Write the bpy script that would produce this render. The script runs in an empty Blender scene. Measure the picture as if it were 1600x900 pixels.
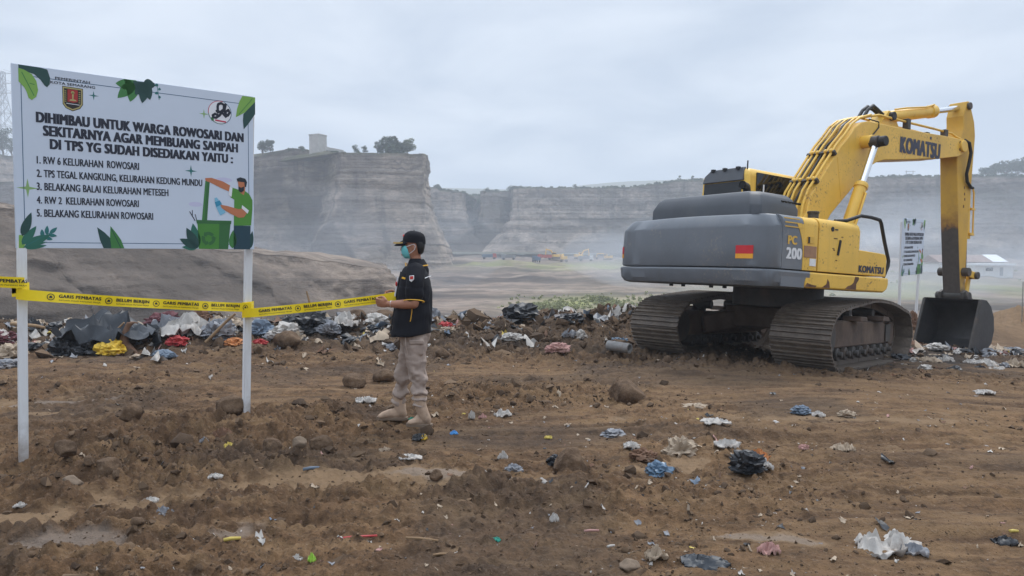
import bpy, bmesh, math, random
import numpy as np
from mathutils import Vector, Matrix
from mathutils.geometry import tessellate_polygon

random.seed(7)
S = bpy.context.scene
COL = S.collection
R = math.radians

# ---------------------------------------------------------------- camera, sky, sun, exposure
F_PX, HOR, CAM_H = 1155.0, 402.0, 1.517
PITCH = math.atan((450 - HOR) / F_PX)
cd = bpy.data.cameras.new('camera')
cam = bpy.data.objects.new('camera', cd)
COL.objects.link(cam)
cam.location = (0, 0, CAM_H)
cam.rotation_euler = (R(90) - PITCH, 0, 0)
cd.sensor_width = 36
cd.lens = 36 * F_PX / 1600
cd.clip_start = 0.05
cd.clip_end = 6000
S.camera = cam

world = bpy.data.worlds.new('World')
S.world = world
world.use_nodes = True
nt = world.node_tree
nt.nodes.clear()
out = nt.nodes.new('ShaderNodeOutputWorld')
sky = nt.nodes.new('ShaderNodeTexSky')
sky.sky_type = 'NISHITA'
sky.sun_disc = False
sky.sun_elevation = R(54)
sky.sun_rotation = R(-30)
sky.air_density = 1.5
sky.dust_density = 3.0
bg1 = nt.nodes.new('ShaderNodeBackground')
bg1.inputs[1].default_value = 0.06
nt.links.new(sky.outputs[0], bg1.inputs[0])
# overcast cloud layer: soft grey-blue, projected on a flat cloud deck
tc = nt.nodes.new('ShaderNodeTexCoord')
sep = nt.nodes.new('ShaderNodeSeparateXYZ')
nt.links.new(tc.outputs['Generated'], sep.inputs[0])
zc = nt.nodes.new('ShaderNodeMath'); zc.operation = 'MAXIMUM'; zc.inputs[1].default_value = 0.0
nt.links.new(sep.outputs[2], zc.inputs[0])
za = nt.nodes.new('ShaderNodeMath'); za.operation = 'ADD'; za.inputs[1].default_value = 0.16
nt.links.new(zc.outputs[0], za.inputs[0])
comb = nt.nodes.new('ShaderNodeCombineXYZ')
for k in (0, 1):
    d = nt.nodes.new('ShaderNodeMath'); d.operation = 'DIVIDE'
    nt.links.new(sep.outputs[k], d.inputs[0]); nt.links.new(za.outputs[0], d.inputs[1])
    nt.links.new(d.outputs[0], comb.inputs[k])
cn = nt.nodes.new('ShaderNodeTexNoise')
cn.inputs['Scale'].default_value = 1.35
cn.inputs['Detail'].default_value = 5
cn.inputs['Roughness'].default_value = 0.5
cn.inputs['Distortion'].default_value = 0.35
nt.links.new(comb.outputs[0], cn.inputs['Vector'])
cr = nt.nodes.new('ShaderNodeValToRGB')
cr.color_ramp.elements[0].position = 0.40; cr.color_ramp.elements[0].color = (0.425, 0.49, 0.59, 1)
cr.color_ramp.elements[1].position = 0.61; cr.color_ramp.elements[1].color = (0.60, 0.655, 0.735, 1)
nt.links.new(cn.outputs[0], cr.inputs[0])
# an overcast sky is brighter overhead than at the horizon
zr = nt.nodes.new('ShaderNodeMapRange')
zr.inputs['From Min'].default_value = 0.33; zr.inputs['From Max'].default_value = 1.0
zr.inputs['To Min'].default_value = 1.0; zr.inputs['To Max'].default_value = 2.9
nt.links.new(sep.outputs[2], zr.inputs[0])
bg2 = nt.nodes.new('ShaderNodeBackground')
nt.links.new(cr.outputs[0], bg2.inputs[0]); nt.links.new(zr.outputs[0], bg2.inputs[1])
mx = nt.nodes.new('ShaderNodeMixShader'); mx.inputs[0].default_value = 0.9
nt.links.new(bg1.outputs[0], mx.inputs[1]); nt.links.new(bg2.outputs[0], mx.inputs[2])
nt.links.new(mx.outputs[0], out.inputs[0])

sl = bpy.data.lights.new('sun', 'SUN')
sl.energy = 1.4
sl.angle = R(12)
sl.color = (1.0, 0.96, 0.9)
sun = bpy.data.objects.new('sun', sl)
COL.objects.link(sun)
sun.rotation_euler = (R(36), 0, R(150))     # high, from behind-left of the scene
sun.location = (0, 0, 60)

S.view_settings.view_transform = 'Standard'
S.view_settings.look = 'None'
S.view_settings.gamma = 1
S.view_settings.use_curve_mapping = False
S.view_settings.exposure = 0.47
S.cycles.max_bounces = 6
S.cycles.volume_bounces = 1
S.cycles.use_denoising = True

# ---------------------------------------------------------------- helpers
def ray(px, py):
    a = (px - 800) / F_PX; b = (450 - py) / F_PX
    c, s = math.cos(PITCH), math.sin(PITCH)
    return Vector((a, c + b * s, -s + b * c))
def at(px, py, Y):
    """world point seen at photo pixel (px, py), Y metres ahead"""
    d = ray(px, py)
    return Vector((0, 0, CAM_H)) + d * (Y / d.y)

def tag(o, label=None, cat=None, group=None, kind=None):
    if label: o['label'] = label
    if cat: o['category'] = cat
    if group: o['group'] = group
    if kind: o['kind'] = kind
    return o
def empty(name, loc=(0, 0, 0), rz=0.0, mat=None):
    o = bpy.data.objects.new(name, None)
    COL.objects.link(o)
    o.empty_display_size = 0.2
    if mat is not None: o.matrix_world = mat
    else:
        o.location = loc; o.rotation_euler = (0, 0, rz)
    return o
def children_of(o): return [c for c in bpy.data.objects if c.parent == o]
def copy_tree(o, parent=None):
    c = o.copy(); COL.objects.link(c); c.parent = parent
    for ch in children_of(o): copy_tree(ch, c)
    return c

def mesh_obj(name, me, mats, parent=None, loc=None, smooth=None):
    o = bpy.data.objects.new(name, me)
    COL.objects.link(o)
    for m in (mats if isinstance(mats, (list, tuple)) else [mats]): me.materials.append(m)
    if parent: o.parent = parent
    if loc is not None: o.location = loc
    if smooth is not None:
        me.polygons.foreach_set('use_smooth', [True] * len(me.polygons))
        if smooth < 179: me.set_sharp_from_angle(angle=R(smooth))
    return o
def np_mesh(name, verts, quads, attrs=None):
    """fast mesh from numpy arrays; quads n x 4 (or n x 3)"""
    me = bpy.data.meshes.new(name)
    k = quads.shape[1]
    me.vertices.add(len(verts)); me.vertices.foreach_set('co', np.asarray(verts, np.float32).ravel())
    me.loops.add(quads.size); me.loops.foreach_set('vertex_index', quads.astype(np.int32).ravel())
    me.polygons.add(len(quads))
    me.polygons.foreach_set('loop_start', np.arange(0, quads.size, k, dtype=np.int32))
    me.polygons.foreach_set('loop_total', np.full(len(quads), k, np.int32))
    for nm, a in (attrs or {}).items():
        at_ = me.attributes.new(nm, 'FLOAT', 'POINT'); at_.data.foreach_set('value', np.asarray(a, np.float32))
    me.update(calc_edges=True)
    me.validate()
    return me
def grid_quads(nr, nc, wrap=False):
    i = np.arange(nr - 1)[:, None]; j = np.arange(nc if wrap else nc - 1)[None, :]
    j2 = (j + 1) % nc
    return np.stack([i * nc + j, i * nc + j2, (i + 1) * nc + j2, (i + 1) * nc + j], -1).reshape(-1, 4)

class MB:
    def __init__(self): self.v = []; self.f = []; self.m = []
    def add(self, vs, fs, mi=0):
        b = len(self.v)
        self.v += [tuple(p) for p in vs]
        for f in fs: self.f.append([b + i for i in f]); self.m.append(mi)
        return self
    def box(self, c, s, mi=0, M=None):
        x, y, z = s[0] / 2, s[1] / 2, s[2] / 2
        vs = [Vector((a * x, b * y, d * z)) for d in (-1, 1) for b in (-1, 1) for a in (-1, 1)]
        if M is not None: vs = [M @ v for v in vs]
        vs = [v + Vector(c) for v in vs]
        return self.add(vs, [(0, 2, 3, 1), (4, 5, 7, 6), (0, 1, 5, 4), (2, 6, 7, 3), (0, 4, 6, 2), (1, 3, 7, 5)], mi)
    def bx(self, x0, x1, y0, y1, z0, z1, mi=0):
        return self.box(((x0 + x1) / 2, (y0 + y1) / 2, (z0 + z1) / 2), (abs(x1 - x0), abs(y1 - y0), abs(z1 - z0)), mi)
    def bar(self, a, b, w, h, up=(0, 0, 1), mi=0):
        a, b = Vector(a), Vector(b); d = (b - a); L = d.length; d.normalize()
        s = d.cross(Vector(up)); 
        if s.length < 1e-4: s = d.cross(Vector((1, 0, 0)))
        s.normalize(); u = s.cross(d)
        M = Matrix((d, s, u)).transposed()
        return self.box((a + b) / 2, (L, w, h), mi, M)
    def prism(self, poly, v0, v1, mi=0):
        """poly in (x, z), extruded along y from v0 to v1"""
        n = len(poly)
        ar = sum(poly[i][0] * poly[(i + 1) % n][1] - poly[(i + 1) % n][0] * poly[i][1] for i in range(n))
        if ar < 0: poly = poly[::-1]
        vs = [(x, v0, z) for x, z in poly] + [(x, v1, z) for x, z in poly]
        fs = [list(range(n)), list(range(2 * n - 1, n - 1, -1))]
        fs += [(i, i + n, (i + 1) % n + n, (i + 1) % n) for i in range(n)]
        return self.add(vs, fs, mi)
    def tube(self, pts, r, n=10, mi=0, cap=True, ref=None):
        """r: number, or list of numbers / (a, b) pairs per point"""
        pts = [Vector(p) for p in pts]; k = len(pts)
        rr = r if isinstance(r, (list, tuple)) else [r] * k
        vs = []; prev = None
        for i, p in enumerate(pts):
            d = (pts[min(i + 1, k - 1)] - pts[max(i - 1, 0)]).normalized()
            if prev is None:
                rf = Vector(ref) if ref else (Vector((0, 0, 1)) if abs(d.z) < 0.9 else Vector((1, 0, 0)))
                s = d.cross(rf).normalized()
            else: s = (prev - d * prev.dot(d)).normalized()
            prev = s; u = s.cross(d)
            ra, rb = rr[i] if isinstance(rr[i], (tuple, list)) else (rr[i], rr[i])
            for j in range(n):
                a = 2 * math.pi * j / n
                vs.append(p + s * (ra * math.cos(a)) + u * (rb * math.sin(a)))
        fs = [(i * n + j, (i + 1) * n + j, (i + 1) * n + (j + 1) % n, i * n + (j + 1) % n) for i in range(k - 1) for j in range(n)]
        if cap: fs += [list(range(n)), list(range(k * n - 1, (k - 1) * n - 1, -1))]
        return self.add(vs, fs, mi)
    def cyl(self, a, b, r, n=16, mi=0): return self.tube([a, b], r, n, mi)
    def ball(self, c, r, mi=0, nu=12, nv=8):
        rx, ry, rz = r if isinstance(r, (tuple, list)) else (r, r, r)
        c = Vector(c); vs = [c + Vector((0, 0, -rz))]
        for i in range(1, nv):
            t = math.pi * i / nv
            for j in range(nu):
                a = 2 * math.pi * j / nu
                vs.append(c + Vector((rx * math.sin(t) * math.cos(a), ry * math.sin(t) * math.sin(a), -rz * math.cos(t))))
        vs.append(c + Vector((0, 0, rz)))
        fs = [(0, 1 + (j + 1) % nu, 1 + j) for j in range(nu)]
        for i in range(nv - 2):
            b = 1 + i * nu
            fs += [(b + j, b + (j + 1) % nu, b + nu + (j + 1) % nu, b + nu + j) for j in range(nu)]
        b = 1 + (nv - 2) * nu
        fs += [(b + j, b + (j + 1) % nu, len(vs) - 1) for j in range(nu)]
        return self.add(vs, fs, mi)
    def rings(self, rings, mi=0, cap=True):
        """loft closed rings of equal point count"""
        n = len(rings[0]); vs = [p for rg in rings for p in rg]
        fs = [(i * n + j, i * n + (j + 1) % n, (i + 1) * n + (j + 1) % n, (i + 1) * n + j) for i in range(len(rings) - 1) for j in range(n)]
        if cap: fs += [list(range(n))[::-1], list(range((len(rings) - 1) * n, len(rings) * n))]
        return self.add(vs, fs, mi)
    def mesh(self, name):
        me = bpy.data.meshes.new(name)
        me.from_pydata(self.v, [], self.f)
        me.polygons.foreach_set('material_index', self.m)
        bm = bmesh.new(); bm.from_mesh(me); bmesh.ops.recalc_face_normals(bm, faces=bm.faces[:]); bm.to_mesh(me); bm.free()
        me.update()
        return me
    def build(self, name, mats, parent=None, bevel=0, smooth=35, loc=None, seg=2):
        o = mesh_obj(name, self.mesh(name), mats, parent, loc, smooth)
        if bevel:
            b = o.modifiers.new('bevel', 'BEVEL'); b.width = bevel; b.segments = seg; b.limit_method = 'ANGLE'; b.angle_limit = R(30)
        return o

def remesh(mb, voxel, smooth_it=4, name='remeshed'):
    """one continuous surface out of overlapping lofts"""
    me = mb.mesh('tmp'); o = bpy.data.objects.new('tmp', me); COL.objects.link(o)
    m = o.modifiers.new('r', 'REMESH'); m.mode = 'VOXEL'; m.voxel_size = voxel
    if smooth_it:
        s = o.modifiers.new('s', 'SMOOTH'); s.iterations = smooth_it; s.factor = 0.5
    dg = bpy.context.evaluated_depsgraph_get()
    new = bpy.data.meshes.new_from_object(o.evaluated_get(dg))
    bpy.data.objects.remove(o); new.name = name
    return new
def verts_np(me):
    a = np.empty(len(me.vertices) * 3, np.float32); me.vertices.foreach_get('co', a); return a.reshape(-1, 3)
def normals_np(me):
    a = np.empty(len(me.vertices) * 3, np.float32); me.vertices.foreach_get('normal', a); return a.reshape(-1, 3)
def set_verts(me, v): me.vertices.foreach_set('co', np.asarray(v, np.float32).ravel()); me.update()

# ---- numpy noise
def _h(ix, iy, iz, seed):
    h = (ix * 374761393 + iy * 668265263 + iz * 2147483647 + seed * 974711) & 0xFFFFFFFF
    h = ((h ^ (h >> 13)) * 1274126177) & 0xFFFFFFFF
    h = ((h ^ (h >> 15)) * 2246822519) & 0xFFFFFFFF
    return (h ^ (h >> 16)) / 4294967295.0 * 2 - 1
def vn(x, y, z=0.0, seed=0):
    """value noise, -1..1, smooth"""
    x, y, z = np.broadcast_arrays(np.asarray(x, float), np.asarray(y, float), np.asarray(z, float))
    ix, iy, iz = np.floor(x).astype(np.int64), np.floor(y).astype(np.int64), np.floor(z).astype(np.int64)
    fx, fy, fz = x - ix, y - iy, z - iz
    fx, fy, fz = [t * t * t * (t * (t * 6 - 15) + 10) for t in (fx, fy, fz)]
    def L(a, b, t): return a + (b - a) * t
    r = []
    for dz in (0, 1):
        a = L(_h(ix, iy, iz + dz, seed), _h(ix + 1, iy, iz + dz, seed), fx)
        b = L(_h(ix, iy + 1, iz + dz, seed), _h(ix + 1, iy + 1, iz + dz, seed), fx)
        r.append(L(a, b, fy))
    return L(r[0], r[1], fz)
def fbm(x, y, z=0.0, o=4, seed=0, g=0.5):
    a = 1.0; t = 0.0; s = 0.0; f = 1.0
    for k in range(o):
        t = t + a * vn(x * f + 17.3 * k, y * f - 9.1 * k, np.asarray(z) * f + 3.7 * k, seed + k); s += a; a *= g; f *= 2.03
    return t / s
def sstep(a, b, x):
    t = np.clip((x - a) / (b - a), 0, 1); return t * t * (3 - 2 * t)

# ---------------------------------------------------------------- materials
def new_mat(name):
    m = bpy.data.materials.new(name); m.use_nodes = True
    return m, m.node_tree, m.node_tree.nodes['Principled BSDF']
def N(nt, typ, **kw):
    n = nt.nodes.new(typ)
    for k, v in kw.items():
        if k in n.inputs.keys(): n.inputs[k].default_value = v
        else: setattr(n, k, v)
    return n
def mixc(nt, fac, a, b, mode='MIX'):
    n = nt.nodes.new('ShaderNodeMix'); n.data_type = 'RGBA'; n.blend_type = mode
    for sock, val in ((n.inputs[0], fac), (n.inputs[6], a), (n.inputs[7], b)):
        if hasattr(val, 'is_output'): nt.links.new(val, sock)
        elif isinstance(val, (tuple, list)): sock.default_value = (*val[:3], 1)
        else: sock.default_value = val
    return n.outputs[2]
def ramp(nt, fac, stops):
    n = nt.nodes.new('ShaderNodeValToRGB'); e = n.color_ramp.elements
    while len(e) < len(stops): e.new(0.5)
    for el, (p, c) in zip(e, stops):
        el.position = p; el.color = (c, c, c, 1) if isinstance(c, (int, float)) else (*c, 1)
    nt.links.new(fac, n.inputs[0]); return n.outputs[0]
def noise_tex(nt, scale, detail=4, rough=0.55, vec=None, stretch=None, distortion=0.0):
    n = N(nt, 'ShaderNodeTexNoise', Scale=scale, Detail=detail, Roughness=rough, Distortion=distortion)
    if vec is None:
        vec = nt.nodes.new('ShaderNodeTexCoord').outputs['Object']
    if stretch:
        mp = nt.nodes.new('ShaderNodeMapping'); mp.inputs['Scale'].default_value = stretch
        nt.links.new(vec, mp.inputs[0]); vec = mp.outputs[0]
    nt.links.new(vec, n.inputs['Vector']); return n.outputs[0]
def bump(nt, p, h, strength=0.3, dist=0.01):
    b = N(nt, 'ShaderNodeBump', Strength=strength, Distance=dist)
    nt.links.new(h, b.inputs['Height']); nt.links.new(b.outputs[0], p.inputs['Normal'])
def attr(nt, name):
    n = nt.nodes.new('ShaderNodeAttribute'); n.attribute_name = name; return n.outputs['Fac']
def simple(name, col, rough=0.6, var=0.18, scale=8.0, metal=0.0, bmp=0.0, bscale=40, dirt=None, dirt_amt=0.5, spec=0.5, speck=None):
    m, nt, p = new_mat(name)
    f = noise_tex(nt, scale, 5, 0.6)
    c = mixc(nt, ramp(nt, f, [(0.3, 0.0), (0.7, 1.0)]), tuple(x * (1 - var) for x in col), tuple(min(1, x * (1 + var)) for x in col))
    if dirt:
        f2 = noise_tex(nt, scale * 0.45, 8, 0.68)
        c = mixc(nt, ramp(nt, f2, [(0.5, 0.0), (0.72, dirt_amt)]), c, dirt)
    if speck:      # chips, rust spots and dried splashes
        s1 = noise_tex(nt, 26.0, 5, 0.7); s2 = noise_tex(nt, 2.2, 3, 0.6)
        k = N(nt, 'ShaderNodeMath', operation='MULTIPLY_ADD'); k.inputs[1].default_value = 0.55
        nt.links.new(s2, k.inputs[0]); nt.links.new(s1, k.inputs[2])
        c = mixc(nt, ramp(nt, k.outputs[0], [(0.90, 0.0), (0.97, 0.75)]), c, speck)
        run = noise_tex(nt, 1.0, 5, 0.65, stretch=(9.0, 9.0, 0.7))
        c = mixc(nt, ramp(nt, run, [(0.56, 0.0), (0.74, 0.38)]), c, tuple(x * 0.55 + y * 0.2 for x, y in zip(col, DUST)))
    nt.links.new(c, p.inputs['Base Color'])
    p.inputs['Roughness'].default_value = rough; p.inputs['Metallic'].default_value = metal
    p.inputs['Specular IOR Level'].default_value = spec
    if bmp: bump(nt, p, noise_tex(nt, bscale, 4), bmp, 0.01)
    return m

DUST = (0.20, 0.145, 0.10)
M = {}
M['yellow'] = simple('yellow_paint', (0.78, 0.475, 0.065), 0.42, 0.07, scale=1.6, speck=(0.16, 0.075, 0.03), dirt=(0.40, 0.24, 0.07), dirt_amt=0.35)
M['grey_paint'] = simple('grey_paint', (0.138, 0.152, 0.170), 0.40, 0.14, scale=1.3, speck=(0.22, 0.20, 0.18), dirt=(0.21, 0.205, 0.195), dirt_amt=0.5)
M['hood_grey'] = simple('hood_grey', (0.062, 0.068, 0.078), 0.55, 0.15, 2.0, dirt=(0.11, 0.105, 0.1), dirt_amt=0.35)
M['black'] = simple('black_rubber', (0.012, 0.012, 0.013), 0.6, 0.3, 10)
M['seam'] = simple('panel_gap', (0.008, 0.008, 0.008), 0.9)
M['dark_steel'] = simple('dark_steel', (0.05, 0.045, 0.04), 0.6, 0.3, 5, metal=0.0, bmp=0.3, bscale=30, dirt=(0.12, 0.08, 0.055), dirt_amt=0.7)
M['track'] = simple('track_steel', (0.125, 0.098, 0.075), 0.6, 0.45, 6, bmp=0.5, bscale=25, dirt=(0.055, 0.038, 0.027), dirt_amt=0.85)
M['frame_mud'] = simple('muddy_frame', (0.10, 0.068, 0.05), 0.8, 0.3, 4, bmp=0.5, bscale=18, dirt=(0.19, 0.13, 0.085), dirt_amt=0.8)
M['bucket'] = simple('bucket_steel', (0.033, 0.032, 0.033), 0.5, 0.35, 3, bmp=0.3, bscale=14, dirt=(0.085, 0.07, 0.058), dirt_amt=0.6)
M['chrome'] = simple('chrome_rod', (0.75, 0.76, 0.78), 0.18, 0.03, 3, metal=1.0)
M['glass'] = simple('dark_glass', (0.006, 0.007, 0.009), 0.06, 0.1, 2)
M['red'] = simple('red_reflector', (0.55, 0.012, 0.02), 0.35, 0.05)
M['amber'] = simple('amber_reflector', (0.8, 0.36, 0.02), 0.35, 0.05)
M['navy'] = simple('navy_lettering', (0.03, 0.032, 0.06), 0.5, 0.15)
M['black_ink'] = simple('black_ink', (0.012, 0.014, 0.022), 0.6, 0.05)
M['letter_yellow'] = simple('yellow_lettering', (0.7, 0.42, 0.06), 0.5, 0.1)
M['letter_white'] = simple('white_lettering', (0.72, 0.72, 0.72), 0.5, 0.12, 12)
M['rust'] = simple('rusty_patch', (0.13, 0.065, 0.035), 0.85, 0.4, 14)
M['decal_brown'] = simple('faded_brown_decal', (0.33, 0.18, 0.10), 0.6, 0.15, 12)
M['_'] = simple('white_post', (0.72, 0.73, 0.74), 0.55, 0.06, 6, dirt=(0.45, 0.41, 0.36), dirt_amt=0.35)
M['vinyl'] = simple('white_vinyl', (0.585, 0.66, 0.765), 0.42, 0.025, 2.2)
M['tape'] = simple('yellow_tape', (0.92, 0.69, 0.012), 0.38, 0.06, 8)
def post_material():
    m, nt, p = new_mat('white_post')
    tcn = nt.nodes.new('ShaderNodeTexCoord'); sp = nt.nodes.new('ShaderNodeSeparateXYZ'); nt.links.new(tcn.outputs['Object'], sp.inputs[0])
    nz = noise_tex(nt, 9, 6, .7); a = N(nt, 'ShaderNodeMath', operation='MULTIPLY_ADD'); a.inputs[1].default_value = 0.5
    nt.links.new(nz, a.inputs[0]); nt.links.new(sp.outputs[2], a.inputs[2])
    c = mixc(nt, ramp(nt, noise_tex(nt, 5, 6, .65, stretch=(3, 3, .5)), [(.45, 0.), (.75, .5)]), (0.70, 0.71, 0.72), (0.46, 0.43, 0.39))
    c = mixc(nt, ramp(nt, N_sub(nt, a.outputs[0], -1.42), [(0.0, 0.95), (0.35, 0.0)]), c, (0.20, 0.14, 0.095))     # soil splashed on the foot
    nt.links.new(c, p.inputs['Base Color']); p.inputs['Roughness'].default_value = .6
    return m
# arm: yellow above, caked dark soil below a ragged line
def arm_material():
    m, nt, p = new_mat('yellow_arm_caked_with_soil')
    tcn = nt.nodes.new('ShaderNodeTexCoord'); sp = nt.nodes.new('ShaderNodeSeparateXYZ')
    nt.links.new(tcn.outputs['Object'], sp.inputs[0])
    nz = noise_tex(nt, 5, 5, 0.65)
    a = N(nt, 'ShaderNodeMath', operation='MULTIPLY_ADD'); a.inputs[1].default_value = 0.55
    nt.links.new(nz, a.inputs[0]); nt.links.new(sp.outputs[2], a.inputs[2])
    k = ramp(nt, N_sub(nt, a.outputs[0], 2.70), [(0.0, 1.0), (0.11, 0.0)])
    # the soil is caked on the inner face that digs; the flanks stay yellow, only stained low down
    sn = nt.nodes.new('ShaderNodeSeparateXYZ'); nt.links.new(tcn.outputs['Normal'], sn.inputs[0])
    inner = ramp(nt, N_sub(nt, sn.outputs[0], -0.75), [(0.0, 1.0), (0.3, 0.0)])
    low = ramp(nt, N_sub(nt, a.outputs[0], 1.55), [(0.0, 0.8), (0.25, 0.0)])
    km = N(nt, 'ShaderNodeMath', operation='MULTIPLY'); nt.links.new(k, km.inputs[0]); nt.links.new(inner, km.inputs[1])
    kx = N(nt, 'ShaderNodeMath', operation='MAXIMUM'); nt.links.new(km.outputs[0], kx.inputs[0]); nt.links.new(low, kx.inputs[1]); k = kx.outputs[0]
    rim = ramp(nt, N_sub(nt, a.outputs[0], 2.74), [(0.0, 1.0), (0.32, 0.0)])
    c = mixc(nt, ramp(nt, noise_tex(nt, 3, 6, 0.65), [(0.45, 0.0), (0.75, 0.5)]), (0.62, 0.36, 0.045), (0.36, 0.21, 0.06))
    rm_ = N(nt, 'ShaderNodeMath', operation='MULTIPLY'); nt.links.new(rim, rm_.inputs[0]); nt.links.new(inner, rm_.inputs[1])
    c = mixc(nt, rm_.outputs[0], c, (0.20, 0.09, 0.035))
    c = mixc(nt, k, c, mixc(nt, noise_tex(nt, 12, 5), (0.04, 0.036, 0.034), (0.11, 0.09, 0.075)))
    nt.links.new(c, p.inputs['Base Color']); p.inputs['Roughness'].default_value = 0.6
    bump(nt, p, nz, 0.15, 0.02)
    return m
def N_sub(nt, sock, val):
    n = N(nt, 'ShaderNodeMath', operation='SUBTRACT'); n.inputs[1].default_value = val
    nt.links.new(sock, n.inputs[0]); return n.outputs[0]
M['arm'] = arm_material()
M['post'] = post_material()

def soil_material():
    m, nt, p = new_mat('disturbed_soil')
    n1 = noise_tex(nt, 0.55, 6, 0.6)
    n2 = noise_tex(nt, 5.0, 8, 0.7)
    n3 = noise_tex(nt, 38.0, 4, 0.7)
    st = noise_tex(nt, 3.0, 6, 0.62, stretch=(0.35, 1.6, 1.0))
    c = mixc(nt, ramp(nt, n2, [(0.28, 0.0), (0.72, 1.0)]), (0.029, 0.0172, 0.0100), (0.245, 0.140, 0.070))
    nm = noise_tex(nt, 15.0, 6, 0.72)
    c = mixc(nt, ramp(nt, nm, [(0.34, 0.7), (0.48, 0.0)]), c, (0.032, 0.021, 0.014)); c = mixc(nt, ramp(nt, nm, [(0.54, 0.0), (0.68, 0.55)]), c, (0.21, 0.129, 0.073))
    c = mixc(nt, ramp(nt, n1, [(0.38, 0.0), (0.62, 0.75)]), c, (0.078, 0.046, 0.027))
    c = mixc(nt, ramp(nt, st, [(0.48, 0.0), (0.64, 0.6)]), c, (0.235, 0.147, 0.077))
    st2 = noise_tex(nt, 2.2, 8, 0.7, stretch=(0.22, 2.6, 1.0))
    sk = N(nt, 'ShaderNodeMath', operation='MULTIPLY'); nt.links.new(ramp(nt, st2, [(0.44, 0.0), (0.62, 0.6)]), sk.inputs[0]); nt.links.new(attr(nt, 'streak'), sk.inputs[1])
    c = mixc(nt, sk.outputs[0], c, (0.255, 0.158, 0.082))
    c = mixc(nt, ramp(nt, n3, [(0.58, 0.0), (0.70, 0.6)]), c, (0.25, 0.185, 0.13))
    n4 = noise_tex(nt, 85.0, 3, 0.75)
    c = mixc(nt, ramp(nt, n4, [(0.30, 0.65), (0.44, 0.0)]), c, (0.030, 0.021, 0.015))
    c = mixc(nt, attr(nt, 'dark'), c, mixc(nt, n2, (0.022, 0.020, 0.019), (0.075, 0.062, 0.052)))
    c = mixc(nt, attr(nt, 'tan'), c, mixc(nt, n2, (0.14, 0.090, 0.050), (0.30, 0.198, 0.115)))
    c = mixc(nt, attr(nt, 'grey'), c, mixc(nt, n2, (0.15, 0.12, 0.098), (0.30, 0.25, 0.21)))
    c = mixc(nt, attr(nt, 'pit'), c, pit_colour(nt))
    c = mixc(nt, attr(nt, 'green'), c, mixc(nt, noise_tex(nt, 0.6, 6, 0.7), (0.11, 0.13, 0.045), (0.33, 0.34, 0.09)))
    nt.links.new(c, p.inputs['Base Color'])
    rg = N(nt, 'ShaderNodeMapRange'); rg.inputs['To Min'].default_value = 0.95; rg.inputs['To Max'].default_value = 0.62
    nt.links.new(attr(nt, 'grey'), rg.inputs[0]); nt.links.new(rg.outputs[0], p.inputs['Roughness'])
    p.inputs['Specular IOR Level'].default_value = 0.2
    add = N(nt, 'ShaderNodeMath', operation='MULTIPLY_ADD'); add.inputs[1].default_value = 0.35
    nt.links.new(n3, add.inputs[0]); nt.links.new(n2, add.inputs[2])
    bump(nt, p, add.outputs[0], 1.0, 0.045)
    return m
def pit_colour(nt):
    b = noise_tex(nt, 0.05, 8, 0.65, stretch=(0.5, 1.6, 1.0))
    d = noise_tex(nt, 0.35, 6, 0.7)
    c = ramp(nt, b, [(0.36, (0.05, 0.043, 0.04)), (0.46, (0.15, 0.118, 0.095)), (0.54, (0.24, 0.18, 0.14)), (0.68, (0.36, 0.29, 0.235))])
    return mixc(nt, ramp(nt, d, [(0.42, 0.0), (0.66, 0.75)]), c, (0.075, 0.062, 0.054))
M['soil'] = soil_material()

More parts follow.
